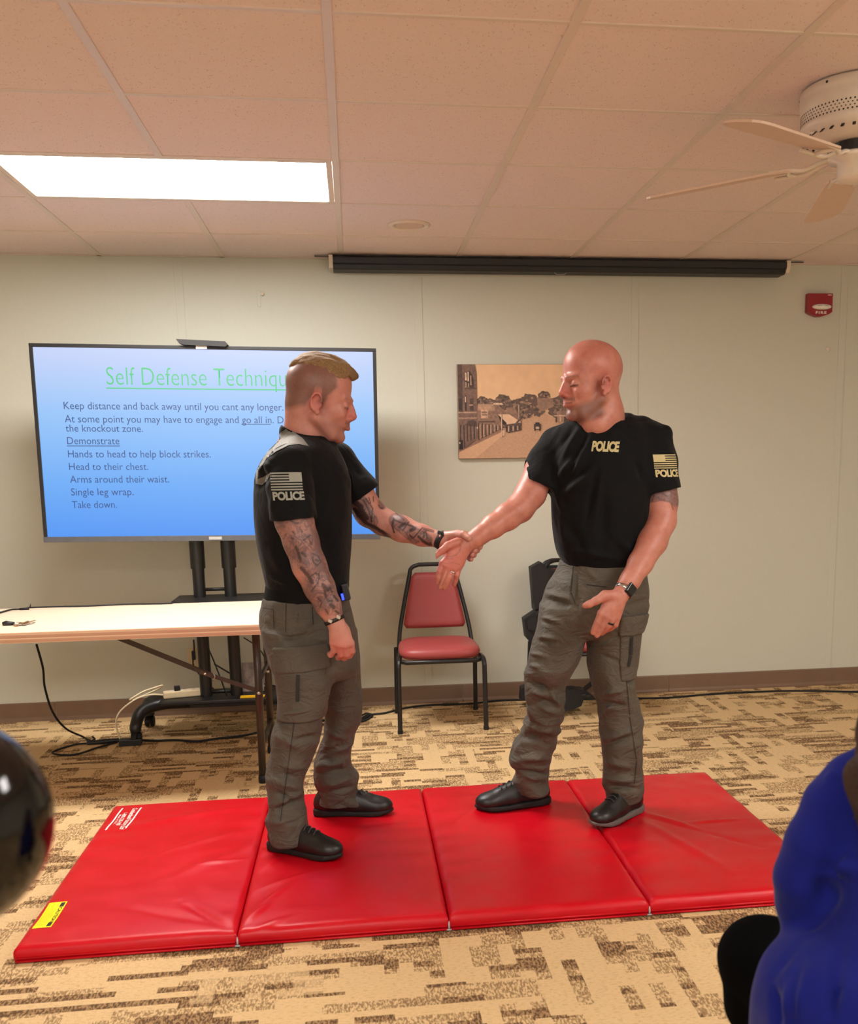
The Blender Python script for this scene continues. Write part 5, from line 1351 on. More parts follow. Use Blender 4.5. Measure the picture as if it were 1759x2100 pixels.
# ------------------------------------------------------------------ the tattooed officer on the left
def officer_left():
    root_lab = 'tattooed man with short sandy hair and black tee gripping the bald man\u2019s wrist'
    ZM = .052
    # joints from the photo, at the depth where each stands
    hd = Head(P(648, 830, 3.46), (math.cos(-.17), .04, math.sin(-.17)), (0, 0, 1), 1.04, top=.142, widen=1.02)
    # the head's ear lies at y=.073*.. towards the viewer; put its centre behind it
    hd.o = np.array(P(647, 829, 3.40)) + V(.012, .082, .010)
    f = Field((-.42, 3.10, .04), (.52, 3.86, 1.76), .0034, zfine=(.66, .012))
    hd.build(f, brow=1.0, nose=.94)
    nb = hd.w2((-.055, 0, -.03))
    f.chain([hd.w2((-.045, 0, -.01)), np.array(P(628, 890, 3.50)), np.array(P(612, 935, 3.52))], [.066, .070, .085], .02)
    f.chain([hd.w2((.015, 0, -.075)), np.array(P(645, 915, 3.50))], [.042, .055], .02)
    # torso (under the shirt)
    yc = 3.51
    f.loft(sec([(905, 595, 650, yc, .08), (940, 575, 675, yc, .12), (1000, 560, 690, yc, .13), (1100, 560, 690, yc, .12), (1190, 570, 690, yc, .12), (1260, 570, 690, yc, .12), (1310, 580, 690, yc, .12)]), k=.02)
    # legs (under the trousers)
    f.chain([np.array(P(612, 1290, 3.44)), np.array(P(612, 1480, 3.40)), np.array(P(590, 1700, 3.38))], [.065, .045, .035], .03)
    f.chain([np.array(P(670, 1290, 3.58)), np.array(P(698, 1450, 3.64)), np.array(P(690, 1625, 3.70))], [.065, .045, .035], .03)
    # right arm (near)
    AR = pj([(592, 965, 3.315), (603, 1067, 3.285), (617, 1110, 3.275), (634, 1160, 3.27), (655, 1205, 3.262), (672, 1240, 3.258), (685, 1268, 3.255)])
    f.chain(AR, [.052, .060, .055, .053, .048, .040, .031], .015, sq=((.3, 1, 0), 1.12))
    # right hand: back towards the viewer, fingers curled
    W = np.array(P(688, 1278, 3.252)); H = lambda u, v, dy=0: np.array(P(u, v, 3.245 + dy))
    k0 = [H(683, 1318, .004), H(696, 1322, -.004), H(708, 1323, -.004), H(719, 1319, .004)]
    for q, r in zip(k0, (.0125, .0135, .0135, .0130)): f.cone(W, q, .021, r, .012)
    f.ell(H(699, 1300, .006), (.030, .016, .036), ortho((1, 0, -.25), (0, 0, 1)), .014)
    pip = [H(685, 1334, .014), H(699, 1342, .012), H(711, 1342, .012), H(722, 1335, .014)]
    dip = [H(678, 1343, .030), H(694, 1348, .036), H(706, 1349, .036), H(716, 1345, .034)]
    tip = [H(675, 1341, .046), H(690, 1341, .054), H(703, 1341, .054), H(713, 1338, .052)]
    for a, b, c, d, r in zip(k0, pip, dip, tip, (.0105, .0112, .0114, .0108)): f.chain([a, b, c, d], [r * 1.12, r, r * .93, r * .82], .0025)
    f.chain([H(694, 1292, .025), H(712, 1312, .040), H(714, 1332, .050), H(704, 1345, .052)], [.018, .014, .0118, .0105], .006)
    # left arm (far) reaching to the grip
    AL = pj([(690, 945, 3.68), (735, 1015, 3.66), (757, 1050, 3.64), (785, 1070, 3.615), (825, 1085, 3.58), (865, 1098, 3.545), (902, 1107, 3.51)])
    f.chain(AL, [.048, .054, .052, .046, .044, .036, .0275], .015)
    G_ = lambda u, v, y: np.array(P(u, v, y))
    W2 = G_(914, 1106, 3.505)
    f.chain([AL[-1], W2], [.0275, .026], .01, sq=((0, 1, 0), 1.1))
    mc = [G_(955, 1098, 3.515), G_(956, 1110, 3.522), G_(953, 1121, 3.522), G_(948, 1131, 3.516)]
    for q, r in zip(mc, (.0145, .014, .0135, .0125)): f.cone(W2, q, .021, r, .012)
    f1 = [G_(976, 1108, 3.50), G_(972, 1118, 3.503), G_(966, 1129, 3.50), G_(958, 1139, 3.495)]
    f2 = [G_(985, 1116, 3.475), G_(978, 1128, 3.475), G_(971, 1138, 3.472), G_(963, 1146, 3.472)]
    f3 = [G_(984, 1122, 3.452), G_(973, 1129, 3.444), G_(968, 1138, 3.446), G_(966, 1147, 3.455)]
    for a, b, c, d, r in zip(mc, f1, f2, f3, (.0112, .0115, .011, .0095)): f.chain([a, b, c, d], [r * 1.1, r, r * .95, r * .86], .003)
    f.chain([G_(920, 1100, 3.492), G_(938, 1096, 3.470), G_(951, 1096, 3.418), G_(961, 1104, 3.396)], [.019, .0155, .0125, .0108], .006)
    # attributes
    tat = Waves(5, 9, 25, 60)
    def ink(p):
        d, t = segd(p, AR[1], AR[2]); m = np.zeros(len(p))
        for a, b in zip(AR[:-1], AR[1:]):
            d, t = segd(p, a, b); m = np.maximum(m, (d < .085).astype(float))
        m *= (p[:, 2] > AR[-1][2] + .012) * (p[:, 1] < 3.45)
        ml = np.zeros(len(p))
        for (u0, v0, u1, v1, y, w_) in ((722, 1020, 745, 1055, 3.62, .040), (735, 1050, 758, 1068, 3.60, .030), (752, 1078, 792, 1102, 3.58, .018), (812, 1068, 850, 1100, 3.54, .026), (850, 1090, 875, 1106, 3.52, .020), (780, 1030, 785, 1040, 3.6, .01)):
            d, t = segd(p, P(u0, v0, y), P(u1, v1, y)); dd = segd(p * V(1, 0, 1), np.array(P(u0, v0, y)) * V(1, 0, 1), np.array(P(u1, v1, y)) * V(1, 0, 1))[0]
            ml = np.maximum(ml, np.clip((w_ - dd) / .004, 0, 1) * (p[:, 1] > 3.47) * (p[:, 2] < P(740, 985, 3.6).z))
        return np.maximum(m * np.clip(1.1 + .8 * tat(p), 0, 1), ml * .9)
    def px2(p):   # where a point shows in the photo, for marks drawn on the skin
        q = (p - V(0, 0, CAM_Z)) @ CM.T; return F_PX * q[:, 0] / q[:, 2] + CX, F_PX * q[:, 1] / q[:, 2] + CY
    def strokes(p, L, ylo, yhi):
        u, v = px2(p); m = np.zeros(len(p))
        for pts, w_ in L:
            for (a, b), (c, d) in zip(pts[:-1], pts[1:]):
                dx, dy = c - a, d - b; t = np.clip(((u - a) * dx + (v - b) * dy) / (dx * dx + dy * dy + 1e-6), 0, 1); dd = np.hypot(u - a - t * dx, v - b - t * dy); m = np.maximum(m, np.clip((w_ - dd) / 1.2 + .5, 0, 1))
        return m * (p[:, 1] > ylo) * (p[:, 1] < yhi)
    far = [([(807, 1064), (804, 1078), (808, 1092)], 1.8), ([(808, 1066), (822, 1072), (848, 1080)], 1.6), ([(812, 1052), (828, 1066)], 1.2), ([(818, 1052), (836, 1068)], 1.0), ([(815, 1080), (826, 1088), (838, 1070)], 1.3), ([(820, 1080), (830, 1074)], 3.0), ([(840, 1098), (848, 1103), (866, 1082)], 1.3), ([(842, 1088), (850, 1084)], 3.6),
           ([(858, 1100), (868, 1110), (880, 1118)], 2.8), ([(868, 1086), (889, 1091)], 1.3), ([(868, 1083), (889, 1088)], 1.0), ([(870, 1090), (868, 1103)], 1.4), ([(873, 1090), (876, 1104)], 1.4), ([(882, 1114), (884, 1118)], 2.5),
           ([(728, 1030), (740, 1040), (735, 1055)], 6), ([(740, 1045), (752, 1062)], 5), ([(745, 1025), (757, 1048), (762, 1070)], 1.4), ([(750, 1022), (764, 1042), (761, 1070)], 1.3), ([(756, 1020), (760, 1032)], 1.0), ([(755, 1075), (770, 1082), (785, 1092), (795, 1103)], 3.4), ([(765, 1019), (766, 1028)], 1.2), ([(776, 1036), (780, 1042), (784, 1043)], 1.3), ([(727, 1045), (750, 1072)], 4.5)]
    near = [([(664, 1205), (668, 1222), (672, 1232), (681, 1233)], 2.4), ([(662, 1200), (672, 1210)], 4.0), ([(678, 1240), (684, 1246)], 3.6), ([(688, 1253), (694, 1258)], 1.8), ([(607, 1122), (612, 1135), (616, 1150)], 3.0), ([(620, 1135), (626, 1140)], 3.0), ([(640, 1135), (652, 1140), (658, 1152), (650, 1160), (642, 1152), (641, 1142)], 1.4), ([(647, 1148), (652, 1150)], 2.5),
            ([(618, 1165), (632, 1180), (640, 1195)], 4.0), ([(634, 1185), (646, 1175), (655, 1178), (652, 1195), (638, 1212)], 1.4), ([(600, 1090), (604, 1095)], 2.0), ([(616, 1086), (620, 1090)], 1.6), ([(597, 1103), (600, 1105)], 1.8), ([(622, 1108), (636, 1098)], 1.5), ([(632, 1102), (638, 1115)], 1.5), ([(595, 1066), (604, 1073), (612, 1073)], 1.6), ([(650, 1225), (660, 1235), (656, 1245)], 1.3), ([(668, 1250), (672, 1258)], 2.0), ([(676, 1205), (681, 1215)], 2.2), ([(685, 1222), (692, 1232)], 2.5)]
    def dark(p):
        l = hd.loc(p)
        m = strokes(p, far, 3.47, 3.66) * .88 + strokes(p, near, 3.1, 3.31) * .78 + 0
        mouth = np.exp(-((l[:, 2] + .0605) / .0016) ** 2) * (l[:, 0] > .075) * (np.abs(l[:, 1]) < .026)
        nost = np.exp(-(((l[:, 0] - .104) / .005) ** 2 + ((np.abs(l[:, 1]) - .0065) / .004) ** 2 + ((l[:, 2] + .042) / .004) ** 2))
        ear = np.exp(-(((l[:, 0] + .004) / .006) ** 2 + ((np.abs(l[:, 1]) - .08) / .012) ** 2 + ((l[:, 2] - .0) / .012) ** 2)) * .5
        return np.clip(m + mouth * .5 + nost * .6 + ear + lash(l, .0024) * .8 + browline(l) * .25, 0, 1)
    wv = Waves(8, 10, 60, 160)
    def stub(p):
        l = hd.loc(p); jaw = np.clip((-.036 - l[:, 2]) / .03, 0, 1) * np.clip((l[:, 0] + .015) / .025, 0, 1)
        sb = np.exp(-((l[:, 0] - .012) / .012) ** 2) * np.clip((.03 - l[:, 2]) / .02, 0, 1) * (l[:, 2] > -.08) * (np.abs(l[:, 1]) > .045)
        mu = np.exp(-(((l[:, 2] + .0505) / .006) ** 2)) * (l[:, 0] > .078) * (np.abs(l[:, 1]) < .03) * 1.3
        inside = np.clip((.118 - np.linalg.norm(l - V(0.02, 0, -.02), axis=1)) / .012, 0, 1)
        return np.clip(np.maximum(np.maximum(jaw * .42, sb * .35), mu) * inside, 0, .8)
    def fuzz(p):
        l = hd.loc(p); back = np.clip((np.interp(l[:, 2], [-.02, .02, .05, .08], [.016, .026, .050, .046]) - l[:, 0]) / .010, 0, 1) * np.clip((l[:, 2] - np.interp(l[:, 0], [-.12, -.045, -.028, -.02, .0, .004, .05], [-.055, -.03, .0, .026, .026, -.02, .0])) / .02, 0, 1)
        return np.clip(back * (np.linalg.norm(l, axis=1) < .2), 0, 1) * .95
    def red(p):
        l = hd.loc(p); n_ = np.exp(-(np.linalg.norm(l - V(.11, 0, -.03), axis=1) / .03) ** 2) + np.exp(-(np.linalg.norm(l - V(-.01, -.08, 0), axis=1) / .03) ** 2)
        hnd = np.exp(-(np.linalg.norm(p - H(700, 1330), axis=1) / .045) ** 2) + np.exp(-(np.linalg.norm(p - G_(960, 1125, 3.5), axis=1) / .05) ** 2)
        return np.clip(n_ + hnd * .9 + .3 * (p[:, 2] > 1.35), 0, 1)
    body = sdf_obj('person', f, M['skin_a'], None, attrs=dict(ink=ink, inkbase=lambda p: ink(p) * .75, dark=dark, stub=stub, fuzz=fuzz, red=red))
    tagp(body, root_lab, 'person')
    # hair on top: sandy, brushed to the side
    hf = Field(hd.o - .17, hd.o + .2, .0028)
    for c, r in (((-.020, 0, .058), (.098, .0755, .0935)), ((.018, 0, .062), (.080, .069, .090)), ((.052, 0, .092), (.043, .052, .040))): hf.ell(hd.w2(c), np.array(r) * hd.sc, hd.R, .015)
    hf.cone(hd.w2((.070, -.035, .100)), hd.w2((.092, .03, .098)), .018 * hd.sc, .018 * hd.sc, .012)
    Rr = hd.R
    def cutp(X, Y, Z):    # keep only above the fade line
        lx = ((X - hd.o[0]) * Rr[0, 0] + (Y - hd.o[1]) * Rr[1, 0] + (Z - hd.o[2]) * Rr[2, 0]) / hd.sc
        lz = ((X - hd.o[0]) * Rr[0, 2] + (Y - hd.o[1]) * Rr[1, 2] + (Z - hd.o[2]) * Rr[2, 2]) / hd.sc
        ln = np.interp(lx, [-.13, -.08, -.03, .02, .05, .075, .11], [.085, .100, .098, .084, .072, .085, .090])
        return (ln - lz + .003 * np.sin(lx * 260)) * hd.sc
    hf.op(cutp, hd.o - .17, hd.o + .2, .016, 'i')
    hw = Waves(3, 14, 90, 260, (.35, 1.2, 1))
    sdf_obj('hair', hf, M['hair_blond'], body, disp=lambda p, n: .0022 * hw(p) + .0015 * np.abs(hw(p * 1.7 + 3)))
    # ---------------- shirt
    s = Field((-.44, 3.12, .82), (.20, 3.90, 1.56), .0042)
    ty = 3.51
    T = sec([(893, 585, 655, ty, .085), (905, 573, 672, ty, .125), (925, 553, 690, ty, .175), (950, 536, 705, ty, .200), (985, 526, 717, ty, .205), (1030, 523, 722, ty, .200), (1080, 523, 723, ty, .192), (1130, 528, 722, ty, .182), (1175, 537, 720, ty, .176), (1200, 542, 719, ty, .172), (1216, 544, 716, ty, .168)])
    s.loft(T, k=.02, e=2.3, cap=.008)
    s.cone(P(622, 892, 3.50), P(638, 908, 3.50), .078, .078, .012)
    def plane(c, n_):
        c = np.array(c); n_ = np.array(n_, float); n_ /= np.linalg.norm(n_)
        return lambda X, Y, Z: -((X - c[0]) * n_[0] + (Y - c[1]) * n_[1] + (Z - c[2]) * n_[2])
    n1 = like(s); n1.chain(pj([(615, 930, 3.42), (594, 958, 3.325), (594, 1000, 3.293), (602, 1064, 3.280), (604, 1090, 3.278)]), [.045, .064, .070, .069, .068], .03, sq=((.3, 1, 0), 1.08))
    c1 = np.array(P(602, 1066, 3.28)); n1.op(plane(c1, (.05, 0, -1)), c1 - .2, c1 + .2, .003, 's')
    n1.chain(pj([(600, 1040, 3.282), (604, 1085, 3.278)]), [.0625, .0625], .002, 's', sq=((.3, 1, 0), 1.08)); join(s, n1, .022)
    n2 = like(s); n2.chain(pj([(655, 920, 3.62), (685, 945, 3.685), (712, 985, 3.675), (738, 1012, 3.66), (752, 1032, 3.65)]), [.050, .060, .064, .064, .064], .03)
    c2 = np.array(P(742, 1018, 3.66)); n2.op(plane(c2, (.55, 0, -.83)), c2 - .2, c2 + .2, .003, 's')
    n2.chain(pj([(730, 1003, 3.665), (752, 1040, 3.64)]), [.058, .058], .002, 's'); join(s, n2, .02)
    # neck opening
    na = np.array(P(618, 905, 3.505)); nb_ = np.array(P(636, 860, 3.50)); s.chain([na, nb_], [.066, .100], .009, 's')
    wl = Waves(11, 12, 12, 34, (1, 1, .5)); ws = Waves(12, 10, 40, 90, (1, 1, .5))
    cr = creases([(540, 905, 600, 880, .010, -.003), (528, 985, 556, 945, .012, .010), (530, 1000, 552, 965, .010, -.008), (700, 960, 735, 1020, .014, .006), (720, 950, 745, 985, .010, -.004), (640, 1080, 660, 1190, .02, .006), (655, 1060, 690, 1180, .02, -.006), (690, 930, 705, 1060, .018, .005), (552, 1110, 580, 1180, .02, .006), (545, 1180, 600, 1200, .01, .004), (640, 940, 660, 1050, .012, -.004), (560, 1010, 556, 1060, .010, .004)], 3.35)
    rd = Ridges(13, 12, 10, 26, (1.3, 1, .5))
    def dshirt(p, n): return .004 * wl(p) + .0012 * ws(p) + .007 * rd(p) + cr(p, n) * np.clip((p[:, 2] - .86) / .05, 0, 1)
    shirt = sdf_obj('tshirt', s, M['tee'], body, disp=dshirt)
    bvh = BVHTree.FromObject(shirt, _dg())
    # lighter shoulder yoke laid over the back of the shoulder
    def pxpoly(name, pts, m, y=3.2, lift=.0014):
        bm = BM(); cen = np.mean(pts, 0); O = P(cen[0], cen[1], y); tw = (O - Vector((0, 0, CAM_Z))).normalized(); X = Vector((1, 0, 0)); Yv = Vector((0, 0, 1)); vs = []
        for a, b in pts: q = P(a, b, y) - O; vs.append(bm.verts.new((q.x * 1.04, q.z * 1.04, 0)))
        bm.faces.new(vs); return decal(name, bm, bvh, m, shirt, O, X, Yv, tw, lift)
    pxpoly('shoulder_yoke', [(590, 876), (606, 886), (622, 899), (633, 915), (612, 911), (592, 913), (566, 926), (545, 942), (531, 965), (527, 985), (523, 985), (524, 968), (532, 942), (550, 912), (570, 890)], M['tee_yoke'])
    pxpoly('yoke_fold', [(524, 984), (540, 978), (556, 969), (548, 985), (538, 995), (524, 992)], M['tee_yoke'])
    # prints on the near sleeve
    a0, a1 = P(556, 1006, 3.20), P(621, 1006, 3.20); b0 = P(557, 969, 3.20); fw = (a1 - a0).length * 3.22 / 3.20; fh = (b0 - a0).length
    toward = Vector(P(590, 1000, 3.2)) - Vector((0, 0, CAM_Z)); toward.normalize()
    decal('flag_print', bm_rects(flag_rects(fw, fh, True)), bvh, M['print_grey'], shirt, a0, (1, 0, -.0), (-.04, 0, 1), toward)
    decal('chest_lettering', bm_text('POLICE', fw * 1.0, fh * .50, .045, -.0, space=.95), bvh, M['print_grey'], shirt, P(560, 1027, 3.20), (1, 0, .0), (-.06, 0, 1), toward)
    # ---------------- belt, pager, trousers
    bf = Field((-.44, 3.24, .84), (.18, 3.80, .98), .005)
    bf.loft(sec([(1196, 544, 716, ty, .170), (1228, 541, 714, ty, .170)]), k=.005, e=2.2, cap=.004)
    sdf_obj('belt', bf, M['belt'], body)
    bm = BM(); q = P(709, 1213, 3.40); box(bm, q, (.022, .05, .055), Matrix.Rotation(-.2, 3, 'Y')); pg = obj('belt_pager', bm, M['black_plastic'], body, bevel=.004)
    bm = BM(); box(bm, q + Vector((-.011, -.028, -.014)), (.008, .004, .022), Matrix.Rotation(-.2, 3, 'Y')); obj('blue_light', bm, emat('blue_led', (40, 60, 255), 2.0), pg, bevel=.001)
    p_ = Field((-.44, 3.20, .07), (.20, 3.86, .95), .0045)
    p_.loft(sec([(1218, 539, 714, ty, .170), (1235, 536, 716, ty, .176), (1262, 533, 722, ty, .188), (1300, 536, 730, ty, .19), (1335, 545, 735, ty, .185), (1362, 553, 738, ty, .175), (1385, 590, 735, ty, .13)]), k=.02, e=2.2, cap=.02)
    near_rows = [(1290, 540, 668, 3.42, .105), (1330, 548, 674, 3.41, .105), (1360, 554, 676, 3.40, .105), (1387, 565, 681, 3.395, .105), (1420, 571, 676, 3.39, .10), (1446, 572, 671, 3.388, .098), (1475, 565, 663, 3.386, .094), (1500, 558, 660, 3.386, .092), (1534, 553, 654, 3.385, .088), (1565, 549, 642, 3.382, .084), (1593, 546, 628, 3.38, .080), (1637, 546, 622, 3.375, .076), (1682, 549, 628, 3.37, .078), (1705, 552, 632, 3.366, .080), (1722, 555, 632, 3.364, .078)]
    p_.loft(sec(near_rows), k=.022, e=2.1, cap=.006)
    far_rows = [(1290, 600, 732, 3.59, .11), (1340, 640, 737, 3.60, .105), (1387, 655, 739, 3.615, .10), (1446, 663, 742, 3.63, .092), (1475, 662, 740, 3.64, .088), (1505, 660, 727, 3.65, .082), (1549, 648, 722, 3.67, .078), (1570, 647, 717, 3.68, .078), (1593, 649, 730, 3.69, .080), (1623, 652, 735, 3.695, .080), (1648, 655, 738, 3.70, .078)]
    p_.loft(sec(far_rows), k=.02, e=2.1, cap=.006)
    hem1 = sec([(1700, 560, 624, 3.368, .066), (1735, 563, 624, 3.364, .066)]); p_.loft(hem1, k=.002, mode='s', e=2.1, cap=.001)
    hem2 = sec([(1632, 661, 728, 3.70, .066), (1662, 663, 730, 3.70, .066)]); p_.loft(hem2, k=.002, mode='s', e=2.1, cap=.001)
    # slanted front hem of the near leg
    wl2 = Waves(21, 14, 14, 40, (1, 1, 1.4)); ws2 = Waves(22, 14, 45, 110, (1, 1, 1.5))
    cr2 = creases([(565, 1480, 660, 1466, .012, -.009), (568, 1470, 650, 1452, .012, .008), (600, 1520, 655, 1510, .010, -.008), (560, 1500, 620, 1540, .014, .006), (560, 1600, 620, 1620, .014, .008), (556, 1620, 615, 1650, .010, -.008), (570, 1660, 624, 1636, .010, -.009), (565, 1650, 622, 1624, .010, .007), (560, 1690, 620, 1668, .010, .006), (566, 1570, 640, 1580, .012, .005), (575, 1585, 610, 1600, .008, -.005),
                   (610, 1300, 640, 1270, .012, .005), (560, 1280, 600, 1320, .012, -.005), (565, 1312, 640, 1302, .008, -.006), (610, 1240, 605, 1290, .006, -.003), (563, 1343, 600, 1320, .01, .004)], 3.32)
    cr3 = creases([(655, 1570, 715, 1560, .012, .010), (660, 1585, 722, 1578, .010, -.009), (665, 1610, 728, 1590, .012, .008), (668, 1625, 725, 1612, .009, -.007), (655, 1545, 712, 1528, .010, -.007), (668, 1500, 715, 1520, .012, .006)], 3.60)
    rd2 = Ridges(23, 12, 14, 34, (1, 1, 1.7)); rd3 = Ridges(25, 12, 34, 70, (1, 1, 1.5))
    def dp(p, n):
        low = np.clip((.75 - p[:, 2]) / .35, .3, 1)
        return (.005 * wl2(p) + .0022 * ws2(p) + .020 * rd2(p) + .007 * rd3(p)) * low + cr2(p, n) * (p[:, 1] < 3.5) + cr3(p, n) * (p[:, 1] > 3.5)
    trousers = sdf_obj('cargo_trousers', p_, M['pants_a'], body, disp=dp)
    # cargo pocket with flap, hip pocket welt and belt loop
    c = np.array(P(612, 1420, 3.30)); fl_ = np.array(P(618, 1352, 3.30))
    cargo(trousers, p_, [((c[0] + .005, 3.33, c[2] - .005), (.085, .09, .095), None, .006, 'cargo_pocket'), ((fl_[0], 3.33, fl_[2]), (.092, .10, .042), ortho((1, 0, .06), (0, 0, 1)), .0115, 'pocket_flap')], M['pants_a'])
    def pbox(name, u0, v0, u1, v1, lift, m, w_):
        # thin strip laid on the trousers
        bv = BVHTree.FromObject(trousers, _dg()); A, B = P(u0, v0, 3.2), P(u1, v1, 3.2); d = (B - A); bm = bm_rects([(0, -w_ / 2, d.length, w_ / 2)]); x = d.normalized(); y = Vector((0, 1, 0)).cross(x).normalized(); tw = (A - Vector((0, 0, CAM_Z))).normalized()
        return decal(name, bm, bv, m, trousers, A, x, y, tw, lift)
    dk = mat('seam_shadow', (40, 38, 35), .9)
    pbox('knife_pocket_slit', 611, 1384, 610, 1440, .0085, dk, .011)
    pbox('side_seam', 604, 1475, 574, 1690, .002, dk, .0022); pbox('hip_pocket_seam', 534, 1246, 561, 1250, .002, dk, .002); pbox('hip_pocket_seam', 561, 1250, 562, 1290, .002, dk, .002)
    pbox('slash_pocket_seam', 640, 1245, 642, 1282, .002, dk, .003); pbox('side_seam', 587, 1232, 586, 1300, .002, dk, .002)
    pbox('belt_loop', 581, 1203, 581, 1226, .010, M['pants_a'], .020)
    # bracelet and watch
    ax = (AR[-1] - AR[-2]); c = np.array(P(686, 1271, 3.256)); br = band('beaded_bracelet', c, ax, .0315, .012, .003, M['black_plastic'], body)
    for a in (-2.0, -1.35, -.7):
        s_ = frame_of(Vector(ax).normalized())
        pass
    for (u, v) in ((677, 1274), (694, 1266)):
        bm = BM(); box(bm, P(u, v, 3.222), (.013, .003, .010), Matrix.Rotation(.45, 3, 'Y')); obj('metal_tile', bm, M['chrome'], br, bevel=.001)
    ax = AL[-1] - AL[-2]; c = np.array(P(905, 1108, 3.508)); wt = band('watch_strap', c, ax + V(.0, 0, -.02), .029, .020, .0035, M['black_rubber'], body)
    bm = BM(); box(bm, P(903, 1093, 3.495), (.022, .020, .012), Matrix.Rotation(.35, 3, 'Y')); obj('watch_case', bm, M['black_plastic'], wt, bevel=.003)
    bm = BM(); lathe(bm, [(.006, 0), (.002, .003)], P(901, 1099, 3.472), 12, Matrix.Rotation(PI / 2, 3, 'X')); obj('buckle', bm, M['chrome'], wt)
    # shoes
    def g(u, v): q = PZ(u, v, ZM); return (q.x, q.y)
    a = shoe(body, (-.335, 3.400), (-.088, 3.245), ZM, wid=.047); b = shoe(body, (-.195, 3.715), (.098, 3.680), ZM, wid=.047)
    return body
officer_left()

# ------------------------------------------------------------------ the bald officer on the right
def officer_right():
    ZM = .052
    phi = math.radians(17); fx, fy = -math.cos(phi), -math.sin(phi); pit = -.01
    hd = Head((0, 0, 0), (fx * math.cos(pit), fy * math.cos(pit), math.sin(pit)), (-.05, 0, 1), 1.035, top=.143, widen=1.05)
    ear = np.array(P(1244, 790, 3.44)); hd.o = ear - (hd.w2((-.012, .080, -.008)) - hd.o)
    f = Field((.26, 3.14, .04), (1.20, 3.86, 1.80), .0034, zfine=(.66, .012))
    hd.build(f, brow=1.15, nose=.94)
    f.chain([hd.w2((-.035, 0, -.01)), np.array(P(1237, 850, 3.53)), np.array(P(1240, 905, 3.57))], [.064, .068, .085], .02)
    f.chain([hd.w2((.01, 0, -.075)), np.array(P(1222, 870, 3.50))], [.045, .058], .02)
    ty = 3.575
    f.loft(sec([(885, 1195, 1285, ty, .07), (930, 1165, 1315, ty, .095), (1000, 1165, 1300, ty, .10), (1100, 1170, 1290, ty, .10), (1180, 1175, 1290, ty, .10), (1240, 1165, 1285, ty, .10)]), k=.02)
    f.chain([np.array(P(1165, 1235, 3.57)), np.array(P(1115, 1430, 3.58)), np.array(P(1092, 1600, 3.69))], [.055, .036, .03], .03)
    f.chain([np.array(P(1260, 1235, 3.57)), np.array(P(1264, 1440, 3.54)), np.array(P(1280, 1640, 3.53))], [.06, .045, .035], .03)
    # his left arm (right in the photo)
    AL = pj([(1345, 925, 3.53), (1352, 985, 3.51), (1355, 1030, 3.495), (1357, 1068, 3.47), (1338, 1110, 3.43), (1313, 1155, 3.375), (1292, 1190, 3.335), (1280, 1208, 3.32)])
    f.chain(AL, [.046, .060, .058, .049, .050, .042, .034, .0305], .015)
    W = np.array(P(1272, 1220, 3.305)); H = lambda u, v, dy=0: np.array(P(u, v, 3.292 + dy))
    f.chain([AL[-1], W], [.0305, .027], .01)
    k0 = [H(1232, 1258, .0), H(1244, 1264, -.006), H(1255, 1268, -.004), H(1266, 1265, .004)]
    for q, r in zip(k0, (.0138, .0138, .0132, .0125)): f.cone(W, q, .022, r, .012)
    f.ell(H(1255, 1243, .004), (.034, .017, .036), ortho((.8, 0, .5), (-.3, 0, 1)), .014)
    chains = [([H(1225, 1275, .002), H(1220, 1287, .008), H(1216, 1297, .014)], .0112), ([H(1236, 1283, .0), H(1229, 1295, .008), H(1224, 1303, .014)], .0115), ([H(1249, 1283, .002), H(1241, 1292, .014), H(1234, 1298, .024)], .0112), ([H(1262, 1281, .008), H(1253, 1288, .022), H(1246, 1292, .032)], .0102)]
    for a, (c, r) in zip(k0, chains): f.chain([a] + c, [r * 1.12, r, r * .93, r * .84], .0025)
    f.chain([H(1262, 1222, .004), H(1240, 1222, -.004), H(1222, 1232, -.008), H(1208, 1239, -.008), H(1199, 1242, -.006)], [.021, .0175, .0135, .0118, .0098], .008)
    # his right arm (held at the wrist)
    AR = pj([(1135, 925, 3.62), (1108, 965, 3.585), (1088, 1012, 3.55), (1066, 1042, 3.52), (1040, 1060, 3.49), (1010, 1080, 3.465), (984, 1098, 3.445), (972, 1106, 3.438)])
    f.chain(AR, [.044, .054, .053, .048, .045, .039, .0305, .0285], .015)
    G_ = lambda u, v, y: np.array(P(u, v, y))
    W2 = G_(955, 1116, 3.432); f.chain([AR[-1], W2], [.0285, .025], .01)
    k1 = [G_(908, 1156, 3.405), G_(919, 1163, 3.405), G_(930, 1166, 3.408), G_(940, 1164, 3.415)]
    for q, r in zip(k1, (.0145, .0145, .014, .013)): f.cone(W2, q, .022, r, .012)
    f.ell(G_(930, 1140, 3.42), (.032, .017, .044), ortho((.9, 0, .45), (.45, 0, 1)), .014)
    f.ell(G_(928, 1117, 3.410), (.024, .014, .016), ortho((.85, 0, .5), (-.4, 0, 1)), .010)      # thenar
    f.chain([G_(938, 1112, 3.412), G_(918, 1119, 3.400), G_(905, 1130, 3.396), G_(891, 1143, 3.394)], [.016, .0135, .0115, .0085], .005)
    ch = [([G_(901, 1172, 3.400), G_(898, 1184, 3.402), G_(896, 1194, 3.408)], .0112), ([G_(912, 1182, 3.398), G_(907, 1194, 3.400), G_(903, 1204, 3.406)], .0115), ([G_(923, 1184, 3.400), G_(917, 1196, 3.404), G_(912, 1206, 3.410)], .0112), ([G_(937, 1180, 3.410), G_(934, 1190, 3.416), G_(931, 1199, 3.424)], .0100)]
    for a, (c, r) in zip(k1, ch): f.chain([a] + c, [r * 1.08, r * .95, r * .88, r * .78], .0012)
